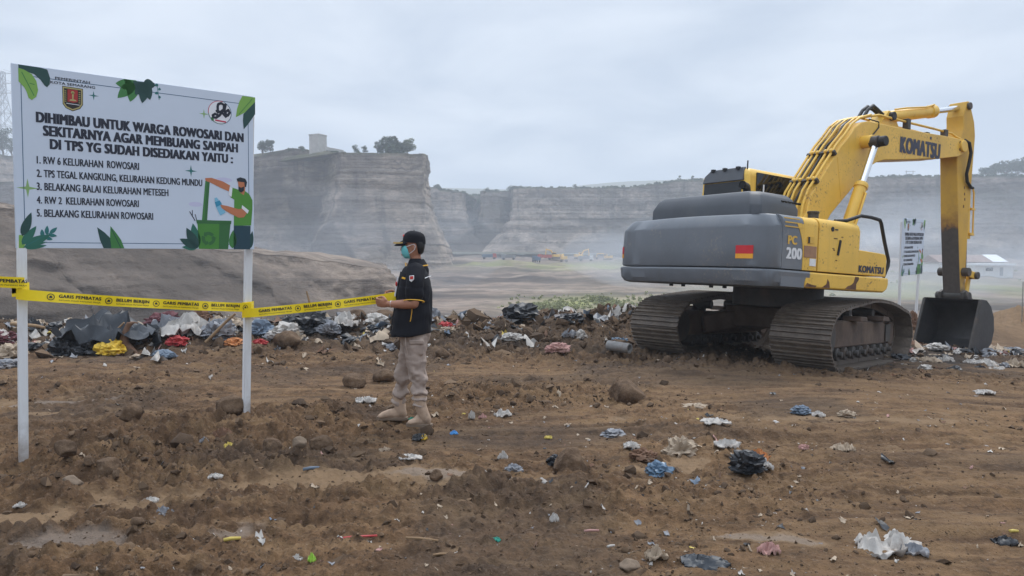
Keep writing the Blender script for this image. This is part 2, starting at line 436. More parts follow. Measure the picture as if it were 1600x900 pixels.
def rock_material(name, light, mid, dark, zscale=1.0):
    m, nt, p = new_mat(name)
    tcn = nt.nodes.new('ShaderNodeTexCoord'); vec = tcn.outputs['Object']
    wn = N(nt, 'ShaderNodeTexNoise', Scale=0.05, Detail=7, Roughness=0.62)
    nt.links.new(vec, wn.inputs['Vector'])
    va = N(nt, 'ShaderNodeVectorMath', operation='MULTIPLY_ADD'); va.inputs[1].default_value = (0, 0, 13.0)
    nt.links.new(wn.outputs['Color'], va.inputs[0]); nt.links.new(vec, va.inputs[2])
    wv = va.outputs[0]
    strata = noise_tex(nt, 1.0, 8, 0.72, vec=wv, stretch=(0.03, 0.03, 0.42 * zscale))
    thin = noise_tex(nt, 1.0, 4, 0.7, vec=wv, stretch=(0.05, 0.05, 2.6 * zscale))
    blot = noise_tex(nt, 0.055, 8, 0.68)
    streak = noise_tex(nt, 1.0, 5, 0.6, vec=wv, stretch=(0.55, 0.55, 0.07))
    fine = noise_tex(nt, 0.7, 8, 0.75, stretch=(0.6, 0.6, 1.3))
    c = ramp(nt, strata, [(0.34, dark), (0.44, mid), (0.55, light), (0.70, mid)])
    c = mixc(nt, ramp(nt, thin, [(0.52, 0.0), (0.66, 0.35)]), c, light)
    c = mixc(nt, ramp(nt, blot, [(0.47, 0.0), (0.56, 0.9)]), c, tuple((x + y) / 2 for x, y in zip(mid, dark)))
    c = mixc(nt, ramp(nt, streak, [(0.52, 0.0), (0.70, 0.5)]), c, mid)
    c = mixc(nt, ramp(nt, fine, [(0.42, 0.0), (0.68, 0.75)]), c, tuple(x * 0.75 for x in mid))
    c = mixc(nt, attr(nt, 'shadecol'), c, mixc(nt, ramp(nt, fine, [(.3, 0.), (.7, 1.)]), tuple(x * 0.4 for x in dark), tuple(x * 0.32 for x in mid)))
    c = mixc(nt, attr(nt, 'scrub'), c, mixc(nt, fine, (0.05, 0.058, 0.032), (0.17, 0.17, 0.085)))
    nt.links.new(c, p.inputs['Base Color']); p.inputs['Roughness'].default_value = 0.95
    p.inputs['Specular IOR Level'].default_value = 0.15
    # dark seep lines and shallow gullies running down the face, and thin shadowless bedding marks
    gul = noise_tex(nt, 1.0, 6, 0.7, vec=wv, stretch=(0.22, 0.22, 0.018))
    c = mixc(nt, ramp(nt, gul, [(0.36, 0.6), (0.46, 0.0)]), c, dark)
    bed = noise_tex(nt, 1.0, 5, 0.75, vec=vec, stretch=(0.02, 0.02, 1.5 * zscale))
    c = mixc(nt, ramp(nt, bed, [(0.35, 0.7), (0.43, 0.0)]), c, dark)
    nt.links.new(c, p.inputs['Base Color'])
    bump(nt, p, fine, 1.0, 1.2)
    return m
M['rock'] = rock_material('quarry_rock', (0.53, 0.43, 0.345), (0.33, 0.268, 0.218), (0.10, 0.085, 0.078))
M['rock_far'] = rock_material('far_quarry_rock', (0.54, 0.445, 0.365), (0.33, 0.272, 0.228), (0.10, 0.088, 0.082), 0.8)
M['bank'] = rock_material('brown_bank', (0.45, 0.355, 0.28), (0.28, 0.225, 0.182), (0.13, 0.108, 0.094), 1.6)
M['leaf'] = simple('leaf_green', (0.042, 0.068, 0.026), 0.7, 0.5, 0.9)
M['leaf_pale'] = simple('pale_leaf_green', (0.11, 0.13, 0.06), 0.7, 0.4, 0.9)
M['leaf_scrub'] = simple('scrub_green', (0.27, 0.275, 0.115), 0.8, 0.3, 0.9)
M['bark'] = simple('bark', (0.12, 0.10, 0.08), 0.9, 0.3, 4)
M['concrete'] = simple('pale_concrete', (0.42, 0.40, 0.37), 0.9, 0.15, 0.9, dirt=(0.25, 0.24, 0.23), dirt_amt=0.6)
M['galv'] = simple('galvanised_steel', (0.33, 0.34, 0.35), 0.6, 0.1)
M['wall_white'] = simple('white_wall', (0.62, 0.62, 0.60), 0.8, 0.08, 1.5)
M['roof_white'] = simple('pale_roof_sheet', (0.72, 0.74, 0.76), 0.6, 0.06, 1.5)
M['roof_red'] = simple('red_brown_roof', (0.22, 0.145, 0.12), 0.8, 0.2, 1.5)
# ---------------------------------------------------------------- terrain
def gauss(x, y, cx, cy, sx, sy, rot=0.0):
    c, s = math.cos(rot), math.sin(rot)
    dx, dy = x - cx, y - cy
    return np.exp(-(((dx * c + dy * s) / sx) ** 2 + ((-dx * s + dy * c) / sy) ** 2))
def edge_y(x): return np.interp(x, [-40, -14, -8, -3, 1, 4, 7, 10, 16, 40], [12.5, 13.4, 14.0, 14.6, 15.8, 16.6, 18.5, 22, 25, 27])
def rough_mask(x, y):
    """0 on driven-over flat soil, 1 on loose lumpy soil"""
    m = 0.30 + 0.55 * vn(x * 0.45 + 3, y * 0.6, 0, 21)
    m = m + 0.9 * gauss(x, y, -2.6, 6.3, 1.5, 1.1, 0.75) + 0.5 * gauss(x, y, -0.6, 7.2, 1.2, 1.0)
    m = m + 0.8 * sstep(9.5, 12.0, y + 0.35 * x) * (1 - sstep(3.0, 6.0, x))
    m = m + 0.45 * gauss(x, y, -0.6, 4.9, 1.4, 0.35, -0.25)
    m = m - 0.55 * sstep(0.8, 3.2, x) * (1 - sstep(9.0, 11.0, y))
    return np.clip(m, 0.06, 1.35)
TAN = [(-3.25, 4.25, 0.75, 0.30, 0.2), (-1.5, 4.75, 1.0, 0.24, 0.25), (-5.6, 7.6, 1.0, 0.16, 0.35), (-3.6, 7.2, 0.8, 0.12, 0.2), (1.25, 5.35, 0.35, 0.2, 0.1),
       (1.4, 3.95, 0.5, 0.1, -0.1), (-0.1, 8.4, 0.9, 0.12, 0.05), (-0.35, 4.98, 0.5, 0.13, 0.2), (3.2, 6.9, 1.2, 0.12, -0.05)]
GREY = [(-2.45, 3.78, 0.36, 0.15, 0.2), (-1.42, 4.12, 0.22, 0.10, 0.2), (-5.0, 7.55, 0.9, 0.10, 0.35), (1.35, 3.95, 0.34, 0.06, -0.1), (-0.3, 5.0, .4, .08, .15)]
def patch_masks(x, y):
    wx = x + 0.45 * fbm(x * 1.3, y * 1.3, 0, 4, 40); wy = y + 0.24 * fbm(x * 1.3, y * 1.3, 5, 4, 41)
    t = sum(gauss(wx, wy, *a) for a in TAN); g = sum(gauss(wx, wy, *a) for a in GREY)
    n = fbm(x * 3.0, y * 4.5, 0, 4, 42)
    n2 = fbm(x * 9, y * 14, 0, 3, 43)
    return sstep(0.40, 0.72, t * .95 + 0.75 * n + .3 * n2), sstep(0.4, 0.75, g + 0.6 * n + .2 * n2)
def plateau(x, y, fine=True):
    z = -0.05 * np.maximum(0, x - 3.5) - 0.033 * np.maximum(0, y - 9.8)
    z = z + 0.05 * gauss(x, y, -2.6, 6.45, 1.6, 0.85, 0.72) + 0.05 * gauss(x, y, -2.1, 6.7, 0.6, 0.5)
    z = z + 0.05 * gauss(x, y, -2.9, 5.2, 0.7, 0.3, 0.3) - 0.17 * gauss(x, y, -3.6, 5.3, .45, .5) - 0.035 * gauss(x, y, -.95, 6.6, .6, .6) + 0.07 * gauss(x, y, -0.5, 5.0, 1.5, 0.25, -0.3)
    # low heaps along the tipping edge
    rim = np.exp(-((y - edge_y(x) + 1.4) / 1.25) ** 2)
    h = np.interp(x, [-14, -8, -5, -3, -1.2, 0, 1.5, 2.5, 3.5, 5], [0.30, 0.40, 0.38, 0.42, 0.46, 0.64, 0.62, 0.55, 0.30, 0.05])
    z = z + rim * h * (0.85 + 0.75 * fbm(x * 0.9, y * 0.9, 0, 3, 11) + .35 * fbm(x * 3, y * 3, 0, 3, 12))
    z = z + 0.16 * gauss(x, y, 7.6, 14.2, 1.8, 0.9) + 1.0 * gauss(x, y, 14.6, 20.6, 2.0, 1.6) * (1 + 0.35 * fbm(x, y, 0, 3, 13)) + 0.5 * gauss(x, y, 11.5, 19.0, 2.0, 1.2)
    if fine:
        rm = rough_mask(x, y); t, g = patch_masks(x, y)
        flat = 1 - 0.72 * np.clip(t + g, 0, 1)
        ftL = 1 - np.clip(gauss(x, y, -0.95, 6.65, 0.42, 0.42) * 1.15, 0, 1)
        z = z + ftL * (0.05 * fbm(x * 0.5, y * 0.5, 0, 2, 1)
                 + flat * rm * (0.105 * fbm(x * 1.7, y * 1.7, 0, 3, 2) + 0.060 * (np.abs(fbm(x * 4.5, y * 4.5, 0, 3, 3)) * 2 - 0.3)))
        z = z + flat * rm * (0.020 * fbm(x * 14, y * 14, 0, 3, 5) + 0.055 * (np.abs(fbm(x * 8, y * 8, 0, 3, 14)) * 2 - .4) + 0.026 * (np.abs(fbm(x * 21, y * 21, 0, 2, 15)) * 2 - .4))
        z = z + 0.010 * np.abs(fbm(x * 11, y * 11, 0, 3, 16))
        # dozer and track streaks running across the right-hand side
        q = y + 0.10 * x + 0.12 * fbm(x * 0.4, y * 0.8, 0, 2, 6)
        z = z + 0.036 * sstep(0.0, 2.5, x) * (1 - sstep(9.5, 12, y)) * flat * vn(x * 0.35, q * 4.6, 0, 7) + 0.016 * flat * vn(x * 0.9, q * 13, 0, 8)
        z = z + 0.006 * fbm(x * 40, y * 40, 0, 2, 9)
    return z
def floor_z(x, y):
    d = np.maximum(y, 0.25 * np.abs(x))
    z = np.interp(d, [10, 60, 110, 200, 300, 420, 900], [-5, -4.2, -4, -1.4, 1.2, 2.5, 4])
    return z + (0.9 * fbm(x * 0.03, y * 0.05, 0, 4, 31) + 1.3 * np.clip(np.abs(fbm(x * .06, y * .08, 0, 4, 33)) * 2.2 - .55, 0, 2) * sstep(100, 150, y)) * sstep(30, 90, y) + 0.25 * fbm(x * 0.25, y * 0.35, 0, 3, 32)
def ground(x, y, fine=True):
    x = np.asarray(x, float); y = np.asarray(y, float)
    s = sstep(0, 13, y - edge_y(x))
    s = np.maximum(s, sstep(0, 16, np.abs(x) - 34))
    return plateau(x, y, fine) * (1 - s) + floor_z(x, y) * s
def gz(x, y): return float(ground(np.array([x]), np.array([y]))[0])

def build_ground():
    fine = np.linspace(-43, 43, 860); coarse_r = np.linspace(43, 317, 70)[1:-1]
    az = np.radians(np.concatenate([fine, coarse_r]))
    rad = np.concatenate([np.linspace(0.05, 2.6, 18)[:-1], np.geomspace(2.6, 21, 560)[:-1], np.geomspace(21, 3500, 190)])
    A, Rr = np.meshgrid(az, rad)
    x = Rr * np.sin(A); y = Rr * np.cos(A)
    z = ground(x, y)
    t, g = patch_masks(x, y)
    pit = sstep(1.0, 5.0, y - edge_y(x)); pit = np.maximum(pit, sstep(40, 60, np.abs(x)))
    near = (1 - pit)
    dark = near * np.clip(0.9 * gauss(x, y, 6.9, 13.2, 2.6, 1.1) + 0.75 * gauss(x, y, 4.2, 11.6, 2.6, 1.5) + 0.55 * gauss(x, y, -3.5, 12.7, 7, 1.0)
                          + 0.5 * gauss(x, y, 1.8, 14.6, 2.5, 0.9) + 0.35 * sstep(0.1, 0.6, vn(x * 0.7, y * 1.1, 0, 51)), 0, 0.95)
    tan_far = near * (0.75 * gauss(x, y, 14.5, 20, 4.0, 3.0))
    gx = gauss(x, y, 9.5, 92, 8.0, 12) * 1.3 + gauss(x, y, 14, 215, 40, 22) * 0.75 + gauss(x, y, 60, 190, 30, 40) * 0.55 + gauss(x, y, 62, 120, 30, 25) * 0.6
    green = pit * np.clip(gx * (0.75 + 1.1 * fbm(x * 0.16, y * 0.10, 0, 4, 61)), 0, 0.85)
    me = np_mesh('ground', np.stack([x, y, z], -1).reshape(-1, 3), grid_quads(len(rad), len(az), True)[:, ::-1],
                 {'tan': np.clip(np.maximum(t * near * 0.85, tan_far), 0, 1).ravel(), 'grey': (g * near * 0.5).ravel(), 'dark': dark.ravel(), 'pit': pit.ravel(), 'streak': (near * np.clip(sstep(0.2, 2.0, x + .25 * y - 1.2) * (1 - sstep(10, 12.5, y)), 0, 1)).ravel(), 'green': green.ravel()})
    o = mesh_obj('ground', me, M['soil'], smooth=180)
    tag(o, kind='structure')
build_ground()

# ---- loose clods and pebbles: nobody could count them
def ico(sub):
    bm = bmesh.new(); bmesh.ops.create_icosphere(bm, subdivisions=sub, radius=1.0)
    v = np.array([p.co for p in bm.verts]); f = np.array([[q.index for q in t.verts] for t in bm.faces]); bm.free()
    return v, f
def hull(pts):
    bm = bmesh.new()
    for p in pts: bm.verts.new(p)
    r = bmesh.ops.convex_hull(bm, input=bm.verts[:])
    for v in [v for v in bm.verts if not v.link_faces]: bm.verts.remove(v)
    bmesh.ops.triangulate(bm, faces=bm.faces[:]); bm.verts.index_update()
    v = np.array([p.co for p in bm.verts]); f = np.array([[q.index for q in t.verts] for t in bm.faces]); bm.free()
    return v, f
def lump_shapes(n, npts, seed):
    rg = np.random.default_rng(seed); outs = []
    for k in range(n):
        p = rg.normal(size=(npts, 3)); p /= np.linalg.norm(p, axis=1)[:, None]
        p *= rg.uniform(0.55, 1.1, (npts, 1)) * np.array([1, rg.uniform(.6, 1), rg.uniform(.5, .85)])
        outs.append(hull(p))
    return outs
def rand_rot(rng, n):
    q = rng.normal(size=(n, 4)); q /= np.linalg.norm(q, axis=1)[:, None]
    w, x, y, z = q.T
    return np.stack([1 - 2 * (y * y + z * z), 2 * (x * y - z * w), 2 * (x * z + y * w), 2 * (x * y + z * w), 1 - 2 * (x * x + z * z), 2 * (y * z - x * w),
                     2 * (x * z - y * w), 2 * (y * z + x * w), 1 - 2 * (x * x + y * y)], -1).reshape(n, 3, 3)
def scatter(rng, shapes, pos, size, flat=0.8):
    V = []; Fc = []; base = 0
    which = rng.integers(0, len(shapes), len(pos)); rot = rand_rot(rng, len(pos))
    for i in range(len(pos)):
        v, f = shapes[which[i]]
        p = (v @ rot[i].T) * size[i]; p[:, 2] *= flat
        V.append(p + pos[i]); Fc.append(f + base); base += len(v)
    return np.concatenate(V), np.concatenate(Fc)
def clod_positions(rng, n, r0, r1):
    out = []
    while len(out) < n:
        a = np.radians(rng.uniform(-41, 41, 4000)); r = np.exp(rng.uniform(np.log(r0), np.log(r1), 4000))
        x, y = r * np.sin(a), r * np.cos(a)
        t, g = patch_masks(x, y)
        p = np.clip(rough_mask(x, y), 0, 1) ** 1.4 * (0.25 + 0.75 * sstep(-0.1, 0.5, vn(x * 1.1, y * 1.1, 0, 71))) * (1 - 0.9 * np.clip(t + g, 0, 1))
        p *= (y < edge_y(x) + 0.5)
        k = rng.random(4000) < p
        out += list(zip(x[k], y[k]))
    return np.array(out[:n])
rng = np.random.default_rng(5)
shapes1 = lump_shapes(12, 9, 100); shapes2 = lump_shapes(14, 22, 130)
P1 = clod_positions(rng, 15000, 3.2, 17)
s1 = np.clip(rng.lognormal(-4.75, 0.5, len(P1)), 0.004, 0.032) * (0.7 + 0.06 * P1[:, 1])
qa = np.radians(rng.uniform(-41, 41, 9000)); qr = np.exp(rng.uniform(np.log(3.3), np.log(14), 9000)); Pq = np.column_stack([qr * np.sin(qa), qr * np.cos(qa)])      # crumbs everywhere
P1 = np.concatenate([P1, Pq]); s1 = np.concatenate([s1, np.clip(rng.lognormal(-5.0, .5, 9000), .003, .02) * (.6 + .08 * Pq[:, 1])])
P2 = clod_positions(rng, 2300, 3.3, 17)
s2 = np.clip(rng.lognormal(-3.7, 0.5, len(P2)), 0.014, 0.10) * (0.7 + 0.05 * P2[:, 1])
hx = rng.uniform(-12, 4.2, 1500); hy = edge_y(hx) - np.abs(rng.normal(size=1500)) * 1.5 - .1          # lumps of soil along the tipping edge
P2 = np.concatenate([P2, np.column_stack([hx, hy])]); s2 = np.concatenate([s2, np.clip(rng.lognormal(-2.7, .5, 1500), .03, .24)])
hx = rng.uniform(-2.2, 3.8, 700); hy = edge_y(hx) - 1.3 + rng.normal(size=700) * .9          # lumpiest between the man and the tracks
P2 = np.concatenate([P2, np.column_stack([hx, hy])]); s2 = np.concatenate([s2, np.clip(rng.lognormal(-2.5, .5, 700), .04, .26)])
hx = rng.uniform(5.5, 10.5, 350); hy = 14.0 + rng.normal(size=350) * .8 + (hx - 7) * .25
P2 = np.concatenate([P2, np.column_stack([hx, hy])]); s2 = np.concatenate([s2, np.clip(rng.lognormal(-3.0, .5, 350), .02, .14)])
def clod_mesh(P, s, shapes, name):
    z = ground(P[:, 0], P[:, 1]) + s * 0.05
    v, q = scatter(rng, shapes, np.column_stack([P, z]), s)
    return np_mesh(name, v, q)
def clod_mat():
    m, nt, p = new_mat('soil_clod')
    n1 = noise_tex(nt, 2.5, 4); n2 = noise_tex(nt, 30, 6, 0.7)
    geo = nt.nodes.new('ShaderNodeNewGeometry')
    c = mixc(nt, ramp(nt, geo.outputs['Random Per Island'], [(0.0, 0.0), (0.86, 0.55), (0.97, 1.0)]), (0.042, 0.027, 0.018), (0.185, 0.122, 0.075))
    c = mixc(nt, ramp(nt, n2, [(0.35, 0.0), (0.75, 0.6)]), c, (0.105, 0.068, 0.042))
    nt.links.new(c, p.inputs['Base Color']); p.inputs['Roughness'].default_value = 0.95; p.inputs['Specular IOR Level'].default_value = 0.2
    bump(nt, p, n2, 0.7, 0.015)
    return m
M['clod'] = clod_mat()
tag(mesh_obj('soil_clods', clod_mesh(P2, s2, shapes2, 'soil_clods'), M['clod'], smooth=40), kind='stuff', label='brown soil clods strewn over the churned ground', cat='soil')
tag(mesh_obj('pebbles', clod_mesh(P1, s1, shapes1, 'pebbles'), M['clod'], smooth=25), kind='stuff', label='small pebbles and crumbs of soil over the ground', cat='pebbles')

# ---------------------------------------------------------------- quarry cliffs
def resample(pts, n):
    pts = np.array(pts, float); d = np.r_[0, np.cumsum(np.linalg.norm(np.diff(pts[:, :2], axis=0), axis=1))]
    s = np.linspace(0, d[-1], n)
    return np.stack([np.interp(s, d, pts[:, k]) for k in range(pts.shape[1])], -1), s
def cliff(name, pts, mat, profile, ns=420, nt_=120, ledge=0.6, flute=1.2, seed=0, cap=60.0, offscale=None, capdir=None, label=None, shade=None, rimscrub=0.5, scar=0.0, kind='structure'):
    """pts: (x, y, z_base, z_top) along the rim, left to right as seen; profile: [(t, outward offset)] from base t=0 to top t=1"""
    P, s = resample(pts, ns)
    tx = np.gradient(P[:, 0]); ty = np.gradient(P[:, 1])
    w = max(3, ns // 40); ker = np.ones(w) / w
    tx = np.convolve(np.pad(tx, w, 'edge'), ker, 'same')[w:-w]; ty = np.convolve(np.pad(ty, w, 'edge'), ker, 'same')[w:-w]
    L = np.hypot(tx, ty); nx, ny = ty / L, -tx / L            # outward: to the right of travel = towards the viewer
    t = np.linspace(0, 1, nt_)[:, None]
    rimz = P[:, 3] + 0.35 * fbm(s * 0.35, 0, 0, 4, seed + 3)
    z = P[:, 2] + t * (rimz - P[:, 2])
    off = np.interp(t[:, 0], [a for a, b in profile], [b for a, b in profile])[:, None] * np.ones_like(P[:, 0])
    off = off * (1 + 0.45 * fbm(s * 0.03, 3.0, 0, 3, seed + 1)[None, :])
    if offscale is not None: off = off * np.interp(s / s[-1], *offscale)[None, :]
    off = off + ledge * (1.2 * vn(z * 0.45, s[None, :] * 0.012, 0, seed + 4) + 0.8 * vn(z * 1.3, s[None, :] * 0.02, 0, seed + 5) + 0.4 * vn(z * 3.1, s[None, :] * 0.05, 0, seed + 8))
    off = off + flute * (fbm(s[None, :] * 0.07, z * 0.02, 0, 5, seed + 6)) + 0.35 * flute * fbm(s[None, :] * 0.4, z * 0.35, 0, 4, seed + 7) 
    if scar: off = off + scar * (vn(s[None, :] * .45 + z * .9, z * .2, 0, seed + 16) + .6 * vn(s[None, :] * 1.1 - z * .3, z * .5, 0, seed + 17) + .5 * np.abs(fbm(s[None, :] * .5, z * .6, 0, 4, seed + 18)))
    off = off + .12 * flute * fbm(s[None, :] * 1.6, z * 1.6, 0, 3, seed + 15)
    off[-1] = off[-2]
    x = P[:, 0] + nx * off; y = P[:, 1] + ny * off
    rows = [np.stack([x[i], y[i], z[i]], -1) for i in range(nt_)]
    last = rows[-1]
    if capdir is None:
        c = np.array([P[:, 0].mean(), P[:, 1].mean()]); tgt = np.tile(c, (ns, 1))
    else: tgt = P[:, :2] + np.array(capdir) * cap
    for k in (0.02, 0.06, 0.15, 0.4, 0.7, 1.0):
        xy = last[:, :2] * (1 - k) + tgt * k
        zz = last[:, 2] + 0.5 * fbm(xy[:, 0] * 0.2, xy[:, 1] * 0.2, 0, 3, seed + 9) * min(1, k * 12) + (0.35 * k)
        rows.append(np.column_stack([xy, zz]))
    V = np.concatenate(rows); nr = len(rows)
    tt = np.concatenate([np.repeat(t, ns, 1), np.ones((6, ns)) * 1.0])
    zz = V[:, 2].reshape(nr, ns); ss = np.repeat(s[None, :], nr, 0)
    sc = np.clip(sstep(0.965, 1.0, tt) * rimscrub * 1.6 + 0 * ss, 0, 1)
    sc = np.maximum(sc, np.clip(rimscrub * sstep(0.15, 0.6, fbm(ss * 0.05, zz * 0.08, 0, 4, seed + 12)) * 0.5, 0, 1))
    pxr = np.repeat((800 + F_PX * P[:, 0] / P[:, 1])[None, :], nr, 0)
    sh = np.zeros_like(tt) if shade is None else np.clip(shade(pxr, tt, ss, zz), 0, 1)
    me = np_mesh(name, V, grid_quads(nr, ns)[:, ::-1], {'scrub': sc.ravel(), 'shadecol': sh.ravel()})
    o = mesh_obj(name, me, mat, smooth=180)
    tag(o, label=label, kind=kind)
    return o
def rim(px, py_base, py_top, D):
    b = at(px, py_base, D); t = at(px, py_top, D)
    return (b.x, b.y, b.z, t.z)

# pale butte in the middle distance: recessed left wing and forward right block
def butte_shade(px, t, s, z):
    """rock tone darkened: painted shade of the recessed wing, slipped cone, bedding line (photo column of the rim, height fraction)"""
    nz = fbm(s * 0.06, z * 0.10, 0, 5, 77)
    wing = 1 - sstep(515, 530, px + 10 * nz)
    d = wing * (0.28 + 0.55 * sstep(-0.05, 0.25, nz))  # shade of the recessed wing put into the rock colour
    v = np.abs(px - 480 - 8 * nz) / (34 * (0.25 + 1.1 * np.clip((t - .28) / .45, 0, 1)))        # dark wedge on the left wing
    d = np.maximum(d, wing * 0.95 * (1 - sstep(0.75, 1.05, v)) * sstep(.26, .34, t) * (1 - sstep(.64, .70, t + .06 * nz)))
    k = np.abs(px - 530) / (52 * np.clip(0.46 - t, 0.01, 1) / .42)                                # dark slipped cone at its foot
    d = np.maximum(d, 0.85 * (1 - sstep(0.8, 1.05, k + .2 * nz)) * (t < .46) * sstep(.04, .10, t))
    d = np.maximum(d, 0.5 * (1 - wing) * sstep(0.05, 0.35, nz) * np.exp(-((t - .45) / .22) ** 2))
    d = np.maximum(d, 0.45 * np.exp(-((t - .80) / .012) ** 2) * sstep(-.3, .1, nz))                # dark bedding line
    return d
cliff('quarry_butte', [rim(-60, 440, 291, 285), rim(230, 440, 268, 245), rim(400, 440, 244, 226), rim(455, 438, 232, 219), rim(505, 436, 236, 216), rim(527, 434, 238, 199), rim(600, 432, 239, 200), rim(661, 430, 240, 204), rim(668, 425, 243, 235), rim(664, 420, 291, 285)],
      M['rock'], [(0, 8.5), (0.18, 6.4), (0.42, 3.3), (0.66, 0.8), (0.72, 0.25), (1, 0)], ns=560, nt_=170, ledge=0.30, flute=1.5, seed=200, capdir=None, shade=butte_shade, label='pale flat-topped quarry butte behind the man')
# far quarry wall
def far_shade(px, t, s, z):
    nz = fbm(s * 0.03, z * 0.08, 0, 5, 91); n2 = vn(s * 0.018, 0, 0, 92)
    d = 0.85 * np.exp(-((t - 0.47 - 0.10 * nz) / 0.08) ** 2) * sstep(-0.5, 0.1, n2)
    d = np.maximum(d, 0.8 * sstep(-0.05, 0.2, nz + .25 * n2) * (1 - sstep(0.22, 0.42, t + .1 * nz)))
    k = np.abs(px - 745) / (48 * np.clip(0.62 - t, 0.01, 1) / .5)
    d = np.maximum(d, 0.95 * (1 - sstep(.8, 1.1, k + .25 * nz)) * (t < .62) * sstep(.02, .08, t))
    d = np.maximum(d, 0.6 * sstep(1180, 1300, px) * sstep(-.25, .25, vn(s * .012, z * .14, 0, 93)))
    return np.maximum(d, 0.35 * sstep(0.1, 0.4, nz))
FARW = [(560, 392, 300, 360), (640, 392, 296, 352), (683, 393, 291, 344), (688, 393, 297, 342), (722, 394, 300, 342), (727, 393, 303, 392), (752, 393, 306, 396), (758, 394, 298, 352), (780, 394, 299, 354), (798, 394, 297, 372), (803, 394, 293, 338),
        (900, 396, 294, 336), (1000, 398, 291, 336), (1055, 400, 283, 332), (1100, 400, 281, 330), (1200, 400, 279, 328), (1300, 402, 277, 322), (1450, 404, 275, 312), (1600, 406, 274, 300), (1760, 410, 270, 285), (2000, 415, 262, 265)]
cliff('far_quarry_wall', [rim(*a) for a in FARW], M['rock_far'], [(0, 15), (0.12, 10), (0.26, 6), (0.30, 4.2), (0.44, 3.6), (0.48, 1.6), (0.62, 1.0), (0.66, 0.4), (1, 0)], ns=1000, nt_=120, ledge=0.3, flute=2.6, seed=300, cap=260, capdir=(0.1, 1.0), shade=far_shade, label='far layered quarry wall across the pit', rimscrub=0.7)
# grey ridge at the far left, behind the sign
cliff('left_ridge', [rim(-700, 380, 150, 240), rim(-300, 380, 215, 265), rim(-100, 380, 232, 290), rim(0, 385, 240, 305), rim(60, 390, 250, 315), rim(200, 395, 262, 330), rim(330, 400, 275, 340)], M['rock'], [(0, 26), (0.3, 15), (0.7, 6), (1, 0)], ns=300, nt_=80, ledge=0.7, flute=2.5, seed=400, cap=200, capdir=(-0.3, 1.0), label='grey scrubby ridge below the pylon', rimscrub=0.8)
# brown graded bank just across the edge on the left, ending in a rounded cut nose
bank_pts = []
for px, top, D in [(-520, 250, 40), (-250, 285, 44), (-60, 318, 48), (30, 333, 51), (130, 352, 54), (230, 372, 57), (330, 389, 60), (400, 393, 62), (480, 402, 63.5), (540, 410, 64.5), (578, 416, 65), (592, 424, 66.5), (594, 430, 71), (585, 436, 80)]:
    a = at(px, top, D); bank_pts.append((a.x, a.y, -5.0, a.z))
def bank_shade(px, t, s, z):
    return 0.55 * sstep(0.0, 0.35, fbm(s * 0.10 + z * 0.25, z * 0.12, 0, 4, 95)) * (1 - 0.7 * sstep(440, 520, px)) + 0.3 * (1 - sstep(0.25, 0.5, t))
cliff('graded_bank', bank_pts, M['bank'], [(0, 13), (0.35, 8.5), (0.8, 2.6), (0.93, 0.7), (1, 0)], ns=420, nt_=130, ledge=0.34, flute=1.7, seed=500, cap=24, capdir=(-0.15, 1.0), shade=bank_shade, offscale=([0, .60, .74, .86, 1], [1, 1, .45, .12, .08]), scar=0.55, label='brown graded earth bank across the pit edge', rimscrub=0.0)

# distant hills
def hills(name, pts, D, depth, seed):
    P, s = resample([at(px, py, D)[:] for px, py in pts], 260)
    V = []
    for k, fz in ((0.0, 0.0), (0.3, 0.35), (0.7, 0.85), (1.0, 1.0), (1.6, 0.6)):
        zz = P[:, 2] * fz + (1 - fz) * -2 + D * 0.004 * fbm(s / D * 9, k * 2, 0, 5, seed) * min(1, fz * 1.5)
        V.append(np.column_stack([P[:, 0], P[:, 1] - depth * (1 - k), zz]))
    me = np_mesh(name, np.concatenate(V), grid_quads(5, 260)[:, ::-1], {'scrub': np.ones(5 * 260) * 0.8, 'shadecol': np.zeros(5 * 260)})
    return tag(mesh_obj(name, me, M['rock_far'], smooth=180), kind='structure')
hills('hills', [(300, 300), (560, 296), (640, 292), (720, 293), (820, 296), (900, 290), (960, 284), (1040, 280), (1100, 277), (1180, 282), (1300, 288), (1500, 270), (1800, 262), (2300, 280)], 900, 220, 600)

# haze that fills the pit and fades the far walls
def haze(x0, x1, y0, y1, z0, z1, dens, col):
    mb = MB().bx(x0, x1, y0, y1, z0, z1)
    m = bpy.data.materials.new('haze'); m.use_nodes = True; t = m.node_tree; t.nodes.clear()
    o = t.nodes.new('ShaderNodeOutputMaterial'); v = t.nodes.new('ShaderNodeVolumePrincipled')
    v.inputs['Density'].default_value = dens; v.inputs['Color'].default_value = (*col, 1); v.inputs['Anisotropy'].default_value = 0.1
    t.links.new(v.outputs[0], o.inputs['Volume'])
    tag(mb.build('haze', m, smooth=None), kind='stuff')
haze(-1500, 1900, -60, 3600, -14, 130, 0.00115, (0.84, 0.91, 1.0))

